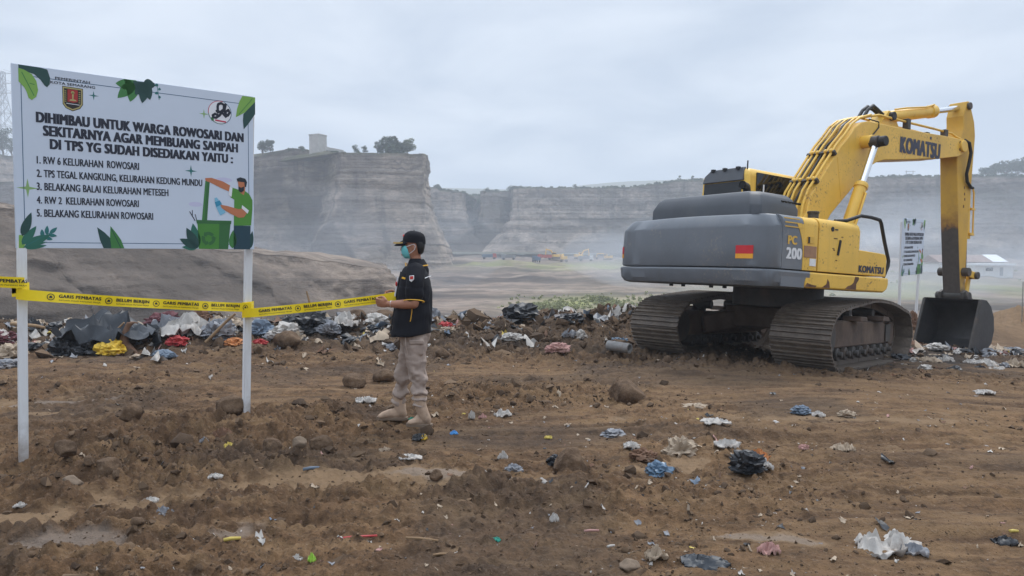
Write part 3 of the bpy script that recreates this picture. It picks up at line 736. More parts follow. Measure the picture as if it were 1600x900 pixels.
def smoke(name, c, r, dens, seed):
    mb = MB().ball((0, 0, 0), r, 0, 20, 12)
    m = bpy.data.materials.new(name); m.use_nodes = True; t = m.node_tree; t.nodes.clear()
    o = t.nodes.new('ShaderNodeOutputMaterial'); v = t.nodes.new('ShaderNodeVolumePrincipled'); v.inputs['Color'].default_value = (0.88, 0.93, 1.0, 1)
    n = noise_tex(t, 1.0, 3, 0.55, stretch=(.03, .02, .09), distortion=.6)
    q = N(t, 'ShaderNodeMapRange'); q.inputs['From Min'].default_value = .46; q.inputs['From Max'].default_value = .75; q.inputs['To Max'].default_value = dens
    t.links.new(n, q.inputs[0]); t.links.new(q.outputs[0], v.inputs['Density']); t.links.new(v.outputs[0], o.inputs['Volume'])
    m.cycles.volume_step_rate = 12
    ob = mb.build(name, m, None, smooth=None, loc=c); tag(ob, kind='stuff')
smoke('smoke', (62, 125, 2.0), (55, 62, 9.5), 0.030, 1)
smoke('smoke', (-36, 128, 3.0), (36, 48, 11), 0.010, 2)
# ---------------------------------------------------------------- trees and shrubs
def leaf_cloud(centres, n, rng, leaf, squash=0.85):
    """many small leaf quads spread through lumpy clumps; centres: (x, y, z, r)"""
    c = np.array(centres); w = c[:, 3] ** 2; k = rng.choice(len(c), n, p=w / w.sum())
    d = rng.normal(size=(n, 3)); d /= np.linalg.norm(d, axis=1)[:, None]
    r = c[k, 3] * rng.uniform(0.35, 1.0, n) ** 0.6
    p = c[k, :3] + d * r[:, None] * np.array([1, 1, squash])
    a = rng.normal(size=(n, 3)); a /= np.linalg.norm(a, axis=1)[:, None]
    b = np.cross(a, rng.normal(size=(n, 3))); b /= np.linalg.norm(b, axis=1)[:, None]
    l = leaf * rng.uniform(0.6, 1.4, n)[:, None]
    V = np.stack([p - a * l, p + b * l * 0.55, p + a * l, p - b * l * 0.55], 1).reshape(-1, 3)
    return V, np.arange(4 * n).reshape(n, 4)
def tree(name, base, h, w, label, seed, group=None, shape='round', cat='tree', mat='leaf', n=900, trunk=0.35):
    rg = np.random.default_rng(seed); root = empty(name, base)
    tag(root, label, cat, group)
    mb = MB(); th = h * trunk
    mb.tube([(0, 0, -0.3), (0.05 * w, 0, th * 0.6), (0.02 * w, 0.02 * w, th), (0, 0, h * 0.75)], [0.035 * h, 0.028 * h, 0.02 * h, 0.006 * h], 7)
    cs = []
    m = {'round': 9, 'open': 7, 'tall': 8, 'bush': 7}[shape]
    for i in range(m):
        a = 2 * math.pi * i / m + rg.uniform(-.4, .4)
        rr = w * 0.5 * rg.uniform(0.25, 0.72)
        zz = th + (h - th) * rg.uniform(0.15, 0.85)
        if shape == 'tall': rr *= 0.6; zz = th + (h - th) * (i + 0.5) / m
        if shape == 'bush': zz = h * rg.uniform(0.12, 0.72)
        r = w * rg.uniform(0.2, 0.3) if shape != 'open' else w * rg.uniform(0.10, 0.17)
        cs.append((rr * math.cos(a), rr * math.sin(a), zz, r))
        mb.tube([(0, 0, th * rg.uniform(0.5, 1.0)), (rr * .5 * math.cos(a), rr * .5 * math.sin(a), (th + zz) / 2), (rr * math.cos(a), rr * math.sin(a), zz)], [0.014 * h, 0.009 * h, 0.003 * h], 5)
    cs.append((0, 0, th + (h - th) * 0.72, w * 0.22))
    mb.build('trunk', M['bark'], root)
    V, Q = leaf_cloud(cs, int(n * 1.9), rg, max(0.12, w * 0.042))
    mesh_obj('crown', np_mesh('crown', V, Q), M[mat], root)
    return root
def tree_at(name, px, py_base, py_top, wpx, D, label, seed, **kw):
    b = at(px, py_base, D); return tree(name, b, (py_base - py_top) * D / F_PX, wpx * D / F_PX, label, seed, **kw)
tree_at('broadleaf_tree', 410, 243, 216, 17, 222, 'left of two dark round trees on the left end of the butte', 1, trunk=.12, n=1300)
tree_at('broadleaf_tree', 422, 240, 217, 16, 221, 'right of two dark round trees on the left end of the butte', 2, trunk=.12, n=1300)
tree_at('shrub', 472, 235, 229, 14, 216, 'low dark shrub on the butte top left of the concrete block', 3, shape='bush', cat='shrub', n=300)
tree_at('shrub', 556, 240, 226, 14, 203, 'small round bush on the butte top, first right of the concrete block', 4, shape='bush', cat='shrub', n=400)
tree_at('shrub', 570, 240, 227, 10, 203, 'narrow bush on the butte top, second right of the concrete block', 5, shape='bush', cat='shrub', n=300)
tree_at('broadleaf_tree', 589, 240, 221, 19, 204, 'small thin open-crowned tree on the butte top between bushes and the big crown', 6, shape='open', n=350)
tree_at('broadleaf_tree', 614, 240, 214, 42, 205, 'widest dark spreading tree on the butte top', 7, n=2000, trunk=0.08, shape='bush')
tree_at('broadleaf_tree', 636, 241, 217, 24, 206, 'pale green tree at the right end of the butte top', 8, mat='leaf_pale', n=1200, trunk=0.12)
for i, (px, pb, ptp, w, D, sh, lab) in enumerate([
    (722, 322, 300, 10, 380, 'bush', 'dark bush in the gap of the far quarry wall, left one'), (738, 330, 303, 16, 384, 'bush', 'dark bush in the gap of the far quarry wall, middle one'),
    (761, 303, 293, 10, 356, 'round', 'small dark tree on the rim of the far wall beside its gap'), (797, 302, 290, 12, 370, 'round', 'dark tree on the rim of the far wall where its long stretch begins'),
    (748, 326, 306, 14, 386, 'bush', 'dark bush in the gap of the far quarry wall, right one'), (793, 335, 300, 14, 372, 'bush', 'tall dark bush against the notch of the far quarry wall'),
    (899, 295, 288, 8, 338, 'round', 'tiny lone tree on the rim of the far wall between man and digger'), (1062, 284, 274, 9, 334, 'open', 'small thin tree on the far rim left of the digger cab'), (1082, 283, 274, 7, 333, 'open', 'smallest tree on the far rim touching the digger cab')]):
    tree_at('shrub' if sh == 'bush' else 'broadleaf_tree', px, pb, ptp, w, D, lab, 20 + i, shape=sh, cat='shrub' if sh == 'bush' else 'tree', n=350, trunk=0.25)
for i, (px, pb, ptp, w, D) in enumerate([(1540, 276, 262, 22, 330), (1556, 276, 254, 26, 335), (1572, 276, 250, 28, 340), (1590, 276, 252, 30, 338), (1612, 276, 246, 34, 345), (1640, 276, 244, 36, 350)]):
    tree_at('broadleaf_tree', px, pb, ptp, w, D, 'hazy far-rim tree right of the digger arm, ' + ('lowest, at its left end', 'second from its left end', 'highest against the sky', 'third from its right end', 'at the edge of the photo', 'beyond the edge of the photo')[i], 50 + i, n=800, trunk=0.2, group='trees in the clump right of the digger arm')
for i, (px, pb, ptp, w, D) in enumerate([(4, 244, 198, 26, 296), (18, 246, 212, 20, 294), (-22, 240, 200, 34, 298)]):
    tree_at('broadleaf_tree', px, pb, ptp, w, D, ('tall hazy tree at the foot of the pylon', 'smaller hazy tree between the pylon and the sign', 'hazy tree left of the pylon')[i], 60 + i, n=800, trunk=0.2)

# lattice pylon
def pylon():
    b = at(6, 246, 310); h = 137 * 310 / F_PX
    root = empty('lattice_pylon', b); tag(root, 'tall hazy steel lattice pylon on the left ridge', 'pylon')
    mb = MB(); t = 0.13
    def hw(z): return np.interp(z, [0, h * 0.5, h * 0.72, h], [4.2, 2.2, 1.1, 0.9])
    lv = [0, h * .2, h * .36, h * .5, h * .61, h * .72, h * .8, h * .88, h * .96]
    for a, c in zip(lv[:-1], lv[1:]):
        q0, q1 = hw(a), hw(c)
        cs0 = [(-q0, -q0), (q0, -q0), (q0, q0), (-q0, q0)]; cs1 = [(-q1, -q1), (q1, -q1), (q1, q1), (-q1, q1)]
        for i in range(4):
            j = (i + 1) % 4
            mb.bar((*cs0[i], a), (*cs1[i], c), t * 1.5, t * 1.5); mb.bar((*cs0[i], a), (*cs1[j], c), t, t); mb.bar((*cs0[j], a), (*cs1[i], c), t, t); mb.bar((*cs1[i], c), (*cs1[j], c), t, t)
    mb.build('mast', M['galv'], root)
    for z in (0.72, 0.83, 0.94):
        for sgn in (-1, 1):
            arm = MB(); zz = h * z; L = 6.0
            arm.bar((sgn * .9, -.8, zz), (sgn * L, 0, zz + .2), t, t); arm.bar((sgn * .9, .8, zz), (sgn * L, 0, zz + .2), t, t); arm.bar((sgn * .9, 0, zz + 1.6), (sgn * L, 0, zz + .2), t, t)
            ao = arm.build('cross_arm', M['galv'], root)
            MB().cyl((sgn * L, 0, zz + .2), (sgn * L, 0, zz - 1.3), .12, 6).build('insulator', M['galv'], ao)
pylon()
# concrete block and low wall on the butte
def butte_block():
    a = at(497, 238, 214); s = 214 / F_PX
    root = empty('concrete_block', a, R(-25)); tag(root, 'pale square concrete block standing on top of the butte', 'block house')
    MB().bx(-1.75, 1.75, -1.75, 1.75, -1.2, 27 * s - 0.35).build('wall', M['concrete'], root, 0.05)
    MB().bx(-1.85, 1.85, -1.85, 1.85, 27 * s - 0.35, 27 * s).build('roof_slab', M['concrete'], root, 0.04)
    b = at(523, 237, 213)
    w = MB().prism([(-2.6, -.9), (2.6, -.9), (2.6, .35), (1.2, .7), (-1.2, 1.1), (-2.6, 1.6)], -0.3, 0.3).build('low_wall', M['concrete'], loc=b)
    tag(w, 'low broken concrete wall right of the block on the butte', 'wall')
butte_block()
def gantry():
    b = at(1422, 276, 318); root = empty('steel_gantry', b); tag(root, 'tiny steel gantry on the far rim seen under the digger boom', 'gantry')
    MB().bar((-1.6, 0, -.4), (-1.6, 0, 2.6), .18, .18).build('post', M['galv'], root); MB().bar((1.2, 0, -.4), (1.2, 0, 2.6), .18, .18).build('post', M['galv'], root)
    MB().bar((-2.2, 0, 2.2), (2.2, 0, 2.2), .16, .2).build('beam', M['galv'], root)
gantry()

# scrub tufts on the pit floor and along the rims: a mass nobody could count
def scrub():
    rg = np.random.default_rng(9); C = []
    while len(C) < 260:
        y = rg.uniform(72, 112); x = rg.uniform(-2, 24)
        g = 1.25 * math.exp(-((x - 9.5) / 8) ** 2 - ((y - 92) / 12) ** 2)
        if rg.random() < g: C.append((x, y, rg.uniform(.08, .28)))
    for px, D, r, k in [(832, 84, 1.0, 14), (850, 86, .8, 8), (880, 80, .7, 8), (985, 78, 1.0, 14), (1000, 80, .9, 10), (940, 96, .6, 8)]:
        x0 = (px - 800) / F_PX * D
        C += [(x0 + rg.normal() * r * 1.2, D + rg.normal() * r, rg.uniform(.4, .85)) for _ in range(k)]
    for _ in range(25):
        D = rg.uniform(95, 200); C.append((rg.uniform(.33, .72) * D, D, rg.uniform(.2, .5)))
    cs = [(x, y, float(ground(x, y, False)) + r * .5, r) for x, y, r in C]
    V, Q = leaf_cloud(cs, 24000, rg, 0.11, .6)
    tag(mesh_obj('scrub', np_mesh('scrub', V, Q), M['leaf_scrub']), 'low green scrub on the pit floor', 'scrub', kind='stuff')
scrub()
def rim_scrub():
    rg = np.random.default_rng(19); cs = []
    def along(rows, n, r0, r1, bx=(0, 1)):
        for _ in range(n):
            k = rg.integers(0, len(rows) - 1); u = rg.random(); a, b = rows[k], rows[k + 1]
            px, py, D = [a[i] * (1 - u) + b[i] * u for i in (0, 2, 3)]
            p = at(px, py, D); r = rg.uniform(r0, r1)
            cs.append((p.x, p.y + rg.uniform(0.5, 4), p.z + r * .3, r))
    along(FARW[9:], 330, .4, 1.1); along(FARW[:9], 70, .4, 1.2)
    along([(400, 0, 245, 226), (455, 0, 233, 219), (505, 0, 237, 216), (527, 0, 238, 200), (661, 0, 240, 205)], 90, .2, .55)
    V, Q = leaf_cloud(cs, 16000, rg, 0.35, .6)
    tag(mesh_obj('rim_scrub', np_mesh('rim_scrub', V, Q), M['leaf']), 'low dark scrub along the quarry rims', 'scrub', kind='stuff')
rim_scrub()
# ---------------------------------------------------------------- lettering
def text_mesh(body, bold=0.0, width=None, height=None, shear=0.0, name='lettering'):
    """flat lettering as a mesh in (x, z), lower left at the origin, scaled to width x cap height"""
    cu = bpy.data.curves.new('t', 'FONT'); cu.body = body; cu.shear = shear; cu.resolution_u = 3
    if bold: cu.space_character = 1.0 + bold * 0.9
    o = bpy.data.objects.new('t', cu); COL.objects.link(o)
    dg = bpy.context.evaluated_depsgraph_get(); dg.update()
    me = bpy.data.meshes.new_from_object(o.evaluated_get(dg))
    bpy.data.objects.remove(o); bpy.data.curves.remove(cu)
    v = verts_np(me)
    f = [list(p.vertices) for p in me.polygons]
    bpy.data.meshes.remove(me)
    x0, x1 = v[:, 0].min(), v[:, 0].max(); y0, y1 = v[:, 1].min(), v[:, 1].max()
    # cap height of the built-in font, so commas and descenders do not change the scale
    cap = 0.729
    sx = (width / (x1 - x0)) if width else (height / cap); sz = (height / cap) if height else sx
    V = np.stack([(v[:, 0] - x0) * sx, np.zeros(len(v)), v[:, 1] * sz], -1)
    return V, f
LAYER = Vector((0, -1, 0))
def put_text(mb, body, fn, width, height, bold=0.0, mi=0, shear=0.0):
    """fn maps (x, z) arrays of the flat text to 3D points"""
    V, f = text_mesh(body, bold, width, height, shear)
    if not bold: mb.add([fn(a, c) for a, b, c in V], f, mi); return
    # heavy lettering: three overprints a hair apart, each on its own thin layer
    e = bold * height * 0.85
    for k, (dx, dz) in enumerate(((-e, e * .35), (e, -e * .35), (0, 0), (-e, -e * .35), (e, e * .35))):
        q = [fn(a + dx, c + dz) for a, b, c in V]
        mb.add([Vector(p) + LAYER * (k * .0002) for p in q], f, mi)

# ---------------------------------------------------------------- the excavator
EX_T = Vector((4.154, 11.666, -0.067))
EX_U = ((0.844940050, 0.531413666, -0.0606285936), (-0.532432976, 0.846471806, -0.000779487854), (0.0509061646, 0.0329392830, 0.998160090))
def excavator():
    Mx = Matrix([[EX_U[c][r] for c in range(3)] + [EX_T[r]] for r in range(3)] + [[0, 0, 0, 1]])
    root = empty('excavator', mat=Mx)
    tag(root, 'large yellow and dark grey crawler excavator with its bucket resting on rubble', 'excavator')
    Y, G, HG, BK, DS, ST = M['yellow'], M['grey_paint'], M['hood_grey'], M['black'], M['dark_steel'], M['seam']

    # --- counterweight: one rounded grey casting across the rear
    def outline(ins, n=26):
        """plan outline from the right side round the rear to the left side, inset by ins"""
        hw = 1.385 - ins; hl = 1.65 - ins; pts = [(-1.15, -hw), (-1.74, -hw)]
        for i in range(5):
            a = i / 4 * math.pi / 2; pts.append((-1.74 - (0.17 - ins * .3) * math.sin(a), -hw + 0.17 * (1 - math.cos(a))))
        for i in range(1, n):
            v = -hw + 0.17 + (hw + hl - 0.42) * i / n
            q = min(1, abs(v / hw)); pts.append((-1.91 - 0.18 * (1 - q * q) + ins * 0.8, v))
        for i in range(6):
            a = i / 5 * math.pi / 2; pts.append((-1.95 + ins * .8 + 0.25 * (1 - math.cos(a)), hl - 0.25 + 0.25 * math.sin(a)))
        pts += [(-1.2, hl)]
        return pts
    def shell(name, zs, mat, parent=root, u_cut=None):
        rg = []
        for z, ins in zs:
            rg.append([(u, v, z) for u, v in outline(ins)])
        return MB().rings(rg).build(name, mat, parent, 0.012, 24)
    cw = shell('counterweight', [(1.335, 0.012), (1.36, 0.0), (1.62, 0.0), (1.87, 0.008), (1.90, 0.012), (2.025, 0.095), (2.05, 0.13), (2.06, 0.34)], G)
    shell('counterweight_base', [(1.08, 0.10), (1.10, 0.035), (1.16, -0.005), (1.295, -0.022), (1.318, -0.012), (1.322, 0.012)], G, cw)
    # reflectors on the rear face
    def reflector(vc, w, z0=1.45, h=0.175):
        def uu(v): q = v / 1.385; return -1.91 - 0.18 * (1 - q * q)
        if vc > 1.2: pts = [(-1.955 + .25 * (1 - math.cos(a)), 1.40 + .25 * math.sin(a)) for a in np.linspace(.35, 1.35, 6)]
        else: pts = [(uu(v), v) for v in np.linspace(vc - w / 2, vc + w / 2, 6)]
        mb = MB()
        for (za, zb, mi) in ((z0, z0 + h * .36, 1), (z0 + h * .36, z0 + h, 0)):
            rg = []
            for i, (u, v) in enumerate(pts):
                a = pts[max(0, i - 1)]; b = pts[min(len(pts) - 1, i + 1)]; n_ = Vector((-(b[1] - a[1]), b[0] - a[0])).normalized()
                o1 = (u + n_.x * .006, v + n_.y * .006); o0 = (u - n_.x * .01, v - n_.y * .01)
                rg.append([(*o0, za), (*o1, za), (*o1, zb), (*o0, zb)])
            mb.rings(rg, mi)
        mb.build('reflector', [M['red'], M['amber']], cw, 0, 30)
    reflector(-1.00, 0.25); reflector(1.35, 0.2, 1.46)
    for v in (-0.45, -0.2, 0.35, 0.6): MB().cyl((-1.72, v, 1.09), (-1.72, v, 1.045), .03, 8).build('bolt', BK, cw)
    # --- right side panels: grey rear door with the model lettering, two yellow doors, low tool box
    def side(name, u0, u1, z0, z1, mat, top_r=0.11, v=-1.375, parent=root, depth=0.45):
        """side panel with a rounded upper shoulder"""
        prof = [(v + depth, z0), (v, z0), (v, z1 - top_r)]
        prof += [(v + top_r * (1 - math.cos(a)), z1 - top_r + top_r * math.sin(a)) for a in np.linspace(0.2, math.pi / 2, 6)]
        prof += [(v + depth, z1 + 0.012)]
        rg = [[(u, a, b) for a, b in prof] for u in np.linspace(u0, u1, 6)]
        return MB().rings(rg).build(name, mat, parent, 0.006, 40)
    sd = MB()
    # grey door has a swept front edge
    gd = side('side_door', -1.735, -1.315, 1.335, 2.05, G, v=-1.392)
    gd['label'] = 'dark grey rear side door with model lettering'
    d1 = side('side_door', -1.305, -1.0, 1.335, 2.055, Y, v=-1.389)
    d2 = side('side_door', -0.985, -0.07, 1.335, 2.065, Y, v=-1.395)
    for i in range(3):        # yellow louvre stripes at the top of the grey door
        z = 1.885 + i * .055
        MB().bx(-1.70, -1.33 - i * .03, -1.4 + [0, .004, .02][i], -1.388 + [0, .004, .02][i], z, z + .014).build('trim_stripe', M['letter_yellow'], gd)
    sweep = MB(); sweep.prism([(-1.335, 1.34), (-1.29, 1.34), (-1.30, 1.55), (-1.345, 1.80), (-1.45, 1.935), (-1.315, 1.935)], -1.398, -1.38)
    # the yellow of the next door sweeps back over the grey one at the top
    sw = MB().prism([(-1.315, 1.60), (-1.315, 1.945), (-1.46, 1.945), (-1.40, 1.86), (-1.345, 1.74)], -1.3975, -1.385); sw.build('paint_sweep', Y, gd)
    fnt = lambda u0, z0, v: (lambda x, z: (u0 + x, v, z0 + z))
    a = MB(); put_text(a, 'PC', fnt(-1.625, 1.665, -1.3975), 0.17, 0.115, 0.09); a.build('lettering', M['letter_yellow'], gd)
    a = MB(); put_text(a, '200', fnt(-1.645, 1.475, -1.3975), 0.30, 0.15, 0.09); a.build('lettering', M['letter_white'], gd)
    MB().bx(-1.225, -1.09, -1.4, -1.385, 1.70, 1.79).build('latch_recess', M['letter_yellow'], d1); MB().bx(-1.222, -1.187, -1.405, -1.388, 1.705, 1.785).build('latch', M['black'], d1)
    MB().bx(-1.285, -1.025, -1.396, -1.384, 1.51, 1.665).build('faded_sticker', M['decal_brown'], d1); MB().bx(-1.16, -1.03, -1.396, -1.384, 1.40, 1.50).build('white_sticker', M['letter_white'], d1)
    MB().bar((-0.56, -1.4, 1.58), (-0.515, -1.4, 1.79), .035, .02, (0, 1, 0)).build('door_handle', M['black'], d2)
    s_ = MB(); s_.cyl((-0.70, -1.388, 1.93), (-0.70, -1.402, 1.93), .034, 12); s_.bx(-0.64, -0.58, -1.402, -1.39, 1.92, 1.937); s_.build('lock', M['black'], d2)
    for (u, z) in ((-.66, 1.80), (-.62, 1.80), (-.68, 1.66), (-.66, 1.64), (-.60, 1.5), (-.49, 1.83)): MB().bx(u, u + .035, -1.4, -1.392, z, z + .012).build('scratch', M['rust'], d2)
    # low tool box in front, with its lettering
    tb = MB().prism([(-0.06, 1.335), (0.66, 1.335), (0.66, 1.60), (0.63, 1.655), (0.58, 1.67), (-0.06, 1.69)], -1.375, -0.75).build('tool_box', Y, root, 0.012, 40)
    a = MB(); put_text(a, "KOMATSU", fnt(-0.02, 1.375, -1.380), 0.60, 0.10, 0.10); a.bx(0.39, 0.415, -1.3803, -1.3797, 1.485, 1.50); a.build('lettering', M['navy'], tb)
    pil = MB().bx(-0.065, 0.0, -1.36, -0.8, 1.69, 1.97); pil.build('corner_pillar', Y, root, 0.01)
    # skirt under the doors: grey to the rear, yellow in front, rusty scar
    pf = lambda u0, u1, lastround: [(u0, 1.105), (u1 - (.12 if lastround else 0), 1.10), (u1 - (.03 if lastround else 0), 1.15 if lastround else 1.105), (u1, 1.22), (u1, 1.318), (u0, 1.318)]
    MB().prism(pf(-1.74, -1.255, 0), -1.40, -0.9).build('side_skirt', G, root, 0.02, 40)
    sk = MB().prism(pf(-1.25, 0.70, 1), -1.40, -0.9).build('side_skirt', Y, root, 0.025, 40)
    MB().prism([(-.36, 1.118), (-.10, 1.118), (-.10, 1.20), (-.04, 1.27), (-.05, 1.30), (-.13, 1.30), (-.16, 1.22), (-.22, 1.18), (-.30, 1.16)], -1.4035, -1.395).build('rust_patch', M['rust'], sk)
    MB().prism([(-1.24, 1.12), (-1.02, 1.118), (-.99, 1.14), (-1.1, 1.15), (-1.2, 1.17)], -1.403, -1.395).build('rust_patch', M['rust'], sk)
    MB().prism([(-.88, 1.12), (-.70, 1.118), (-.72, 1.2), (-.76, 1.24), (-.78, 1.17)], -1.403, -1.395).build('rust_patch', M['rust'], sk)
    # inner deck and left-hand side
    MB().bx(-1.6, 0.45, -1.2, 1.2, 1.12, 1.30).build('deck', DS, root)
    MB().bx(-1.5, -0.1, -0.95, 1.30, 1.30, 2.03).build('engine_bay', G, root)
    MB().bx(-1.3, -0.6, 1.30, 1.375, 1.33, 2.04).build('side_door', Y, root, .02)
    MB().bx(-1.3, 1.25, 0.9, 1.39, 1.10, 1.31).build('side_skirt', Y, root, .02)
    MB().bx(-0.9, -0.02, -1.28, -0.45, 1.98, 2.055).build('tank_top', Y, root, .02)
    MB().bx(-0.05, 0.75, -0.75, -0.30, 1.2, 1.6).build('front_deck', DS, root, .02)
    # engine hood: chamfered grey cover
    def hood_ring(z, iu, iv): 
        u0, u1, v0, v1 = -1.62 + iu, -0.62 - iu, -0.84 + iv, 1.30 - iv
        c = 0.10
        return [(u0 + c, v0, z), (u1 - c, v0, z), (u1, v0 + c, z), (u1, v1 - c, z), (u1 - c, v1, z), (u0 + c, v1, z), (u0, v1 - c, z), (u0, v0 + c, z)]
    hd = MB().rings([hood_ring(2.03, 0, 0), hood_ring(2.225, 0.0, 0.0), hood_ring(2.36, 0.055, 0.06), hood_ring(2.425, 0.12, 0.13), hood_ring(2.445, 0.22, .24)]).build('engine_hood', HG, root, 0.02, 40)
    for i in range(6):
        u = -1.02 + i * .075; MB().box((u, -0.80, 2.315), (.05, .02, .03), 0, Matrix.Rotation(R(25), 3, 'X')).build('vent_slot', M['seam'], hd)
    for v in (-0.5, 0.1, 0.7): MB().bar((-1.36, v, 2.432), (-.9, v, 2.45), .05, .02).build('hood_rib', HG, hd, .006)
    ex = MB().tube([(-.72, .10, 2.40), (-.72, .10, 2.56), (-.75, .085, 2.62), (-.88, .06, 2.645)], .062, 14, cap=False); ex.tube([(-.88, .06, 2.645), (-.76, .08, 2.63)], .055, 14, 1)
    ex.build('exhaust_pipe', [BK, M['seam']], root, 0, 40)
    MB().cyl((-.62, -1.02, 2.04), (-.62, -1.02, 2.17), .075, 14).cyl((-.62, -1.02, 2.17), (-.62, -1.02, 2.20), .085, 14).build('filler_cap', DS, root, .006)

    # --- cab
    cab = MB()
    cu0, cu1, cv0, cv1, cz0, cz1 = -0.40, 1.25, 0.36, 1.385, 1.25, 3.02
    def cring(z, i0, i1, iv): return [(cu0 + i0, cv0 + iv, z), (cu1 - i1, cv0 + iv, z), (cu1 - i1, cv1 - iv, z), (cu0 + i0, cv1 - iv, z)]
    cab.rings([cring(cz0, 0, 0.0, 0), cring(2.1, 0, -.04, 0), cring(2.93, 0.03, .22, 0.02), cring(3.02, 0.10, .34, 0.10)])
    cb = cab.build('cab', Y, root, 0.045, 40, seg=3)
    def pane(name, p, mat, parent, th=.012):
        p = [Vector(q) for q in p]; n_ = (p[1] - p[0]).cross(p[2] - p[0]).normalized()
        mb = MB(); k = len(p)
        return mb.rings([[q - n_ * th for q in p], [q + n_ * th for q in p]]).build(name, mat, parent, 0.004)
    pane('rear_window', [(-.392, .50, 2.1), (-.392, 1.31, 2.1), (-.379, 1.30, 2.80), (-.379, .50, 2.80)], M['glass'], cb)
    rp_ = MB().rings([[(-.405, .46, 2.81), (-.405, 1.33, 2.81), (-.392, 1.30, 2.93), (-.33, 1.22, 3.035), (-.33, .52, 3.035), (-.392, .48, 2.93)], [(-.30, .46, 2.81), (-.30, 1.33, 2.81), (-.3, 1.30, 2.93), (-.27, 1.22, 3.045), (-.27, .52, 3.045), (-.3, .48, 2.93)]]).build('rear_roof_panel', HG, cb, .012)
    for v in (.62, .9, 1.15): MB().bx(-.375, -.32, v - .03, v + .03, 3.0, 3.045).build('roof_bracket', BK, rp_)
    pane('side_window', [(-.20, .352, 2.05), (1.14, .352, 2.05), (0.98, .372, 2.945), (-.19, .372, 2.945)], M['glass'], cb)
    MB().bx(-.06, -.03, .338, .345, 2.62, 2.76).build('window_sticker', M['letter_white'], cb)
    pane('front_window', [(1.285, .46, 1.6), (1.285, 1.28, 1.6), (1.06, 1.26, 2.88), (1.06, .48, 2.88)], M['glass'], cb)
    pane('door_window', [(-.1, 1.386, 1.95), (1.1, 1.386, 1.95), (.95, 1.372, 2.85), (-.1, 1.372, 2.85)], M['glass'], cb)
    MB().cyl((-.36, .42, 2.98), (-.36, .42, 3.12), .012, 6).build('aerial', BK, cb)

    # --- boom (bent box section), its cylinders and pipes
    BV = 0.225
    boom_poly = [(0.12, 1.80), (0.05, 2.0), (0.31, 2.30), (0.38, 2.57), (0.70, 2.98), (1.10, 3.47), (1.29, 3.65), (1.45, 3.83), (1.62, 3.94), (1.80, 3.995), (2.05, 4.01), (2.49, 4.02), (3.39, 4.06), (4.48, 4.12), (4.83, 4.13), (4.95, 4.06), (5.0, 3.97), (4.93, 3.86), (4.75, 3.79), (4.19, 3.68), (3.2, 3.53), (2.64, 3.45), (2.34, 3.41), (2.12, 3.34), (1.94, 3.25), (1.57, 2.91), (0.95, 2.36), (0.62, 1.95), (0.45, 1.75), (0.25, 1.70)]
    bm_ = MB().prism(boom_poly, -BV, BV).build('boom', Y, root, 0.014, 25)
    bl = MB(); put_text(bl, 'KOMATSU', lambda x, z: (2.80 + x, -BV - .004, 3.61 + z + x * .035), 1.27, 0.285, 0.10)
    bl.prism([(3.72, 3.965), (3.775, 3.968), (3.775, 4.02), (3.72, 4.015)], -BV - .0045, -BV - .0035)
    bl.build('lettering', M['navy'], bm_)
    sm = MB(); sm.prism([(1.02, 2.98 + .3), (1.04, 3.28), (1.18, 2.62), (1.16, 2.62)], -BV - .003, -BV + .002); sm.build('weld_seam', M['letter_yellow'], bm_)
    # bosses and pins
    bs = MB().cyl((1.70, -.40, 3.62), (1.70, .40, 3.62), .105, 18).build('cylinder_boss', Y, bm_, .01)
    MB().cyl((1.72, -.62, 3.60), (1.72, -.36, 3.60), .085, 18).build('pin', BK, bs, .012); MB().cyl((1.72, .36, 3.60), (1.72, .62, 3.60), .085, 18).build('pin', BK, bs, .012)
    for sgn in (-1, 1):
        v = sgn * .44
        cy = MB().tube([(0.90, v, 1.80), (1.375, v, 2.83)], .098, 16); cy.tube([(1.36, v, 2.80), (1.385, v, 2.852), (1.40, v, 2.886)], [.112, .112, .09], 16); cy.tube([(1.33, v, 2.70), (1.335, v, 2.712)], .108, 16)
        c_ = cy.build('boom_cylinder', Y, root, .004, 40)
        MB().cyl((1.39, v, 2.86), (1.69, v, 3.53), .056, 14).build('rod', M['chrome'], c_); MB().cyl((1.70, v - .07, 3.60), (1.70, v + .07, 3.60), .10, 16).build('rod_eye', DS, c_, .01)
        MB().tube([(1.0, v - .10, 1.9), (1.22, v - .12, 2.44), (1.33, v - .12, 2.70), (1.345, v - .06, 2.73)], .018, 8).build('oil_pipe', Y, c_)
    # arm cylinder on top of the boom
    MB().prism([(2.28, 4.0), (2.95, 4.0), (2.82, 4.15), (2.72, 4.30), (2.55, 4.32), (2.44, 4.2)], -.13, .13).build('cylinder_bracket', Y, bm_, .012)
    A0, A1 = Vector((2.62, 0, 4.22)), Vector((5.20, 0, 4.83)); d_ = (A1 - A0).normalized()
    ac = MB().tube([A0, A0 + d_ * .12, A0 + d_ * .2, A0 + d_ * 1.45, A0 + d_ * 1.46, A0 + d_ * 1.62, A0 + d_ * 1.66], [.07, .09, .105, .105, .122, .122, .08], 18).build('arm_cylinder', Y, root, .004, 35)
    MB().cyl(A0 + d_ * 1.6, A0 + d_ * 2.52, .056, 14).build('rod', M['chrome'], ac); MB().cyl((5.15, -.10, 4.82), (5.15, .10, 4.82), .085, 14).build('rod_eye', DS, ac, .01)
    MB().cyl((2.62, -.20, 4.22), (2.62, .20, 4.22), .075, 14).build('pin', BK, ac, .008)
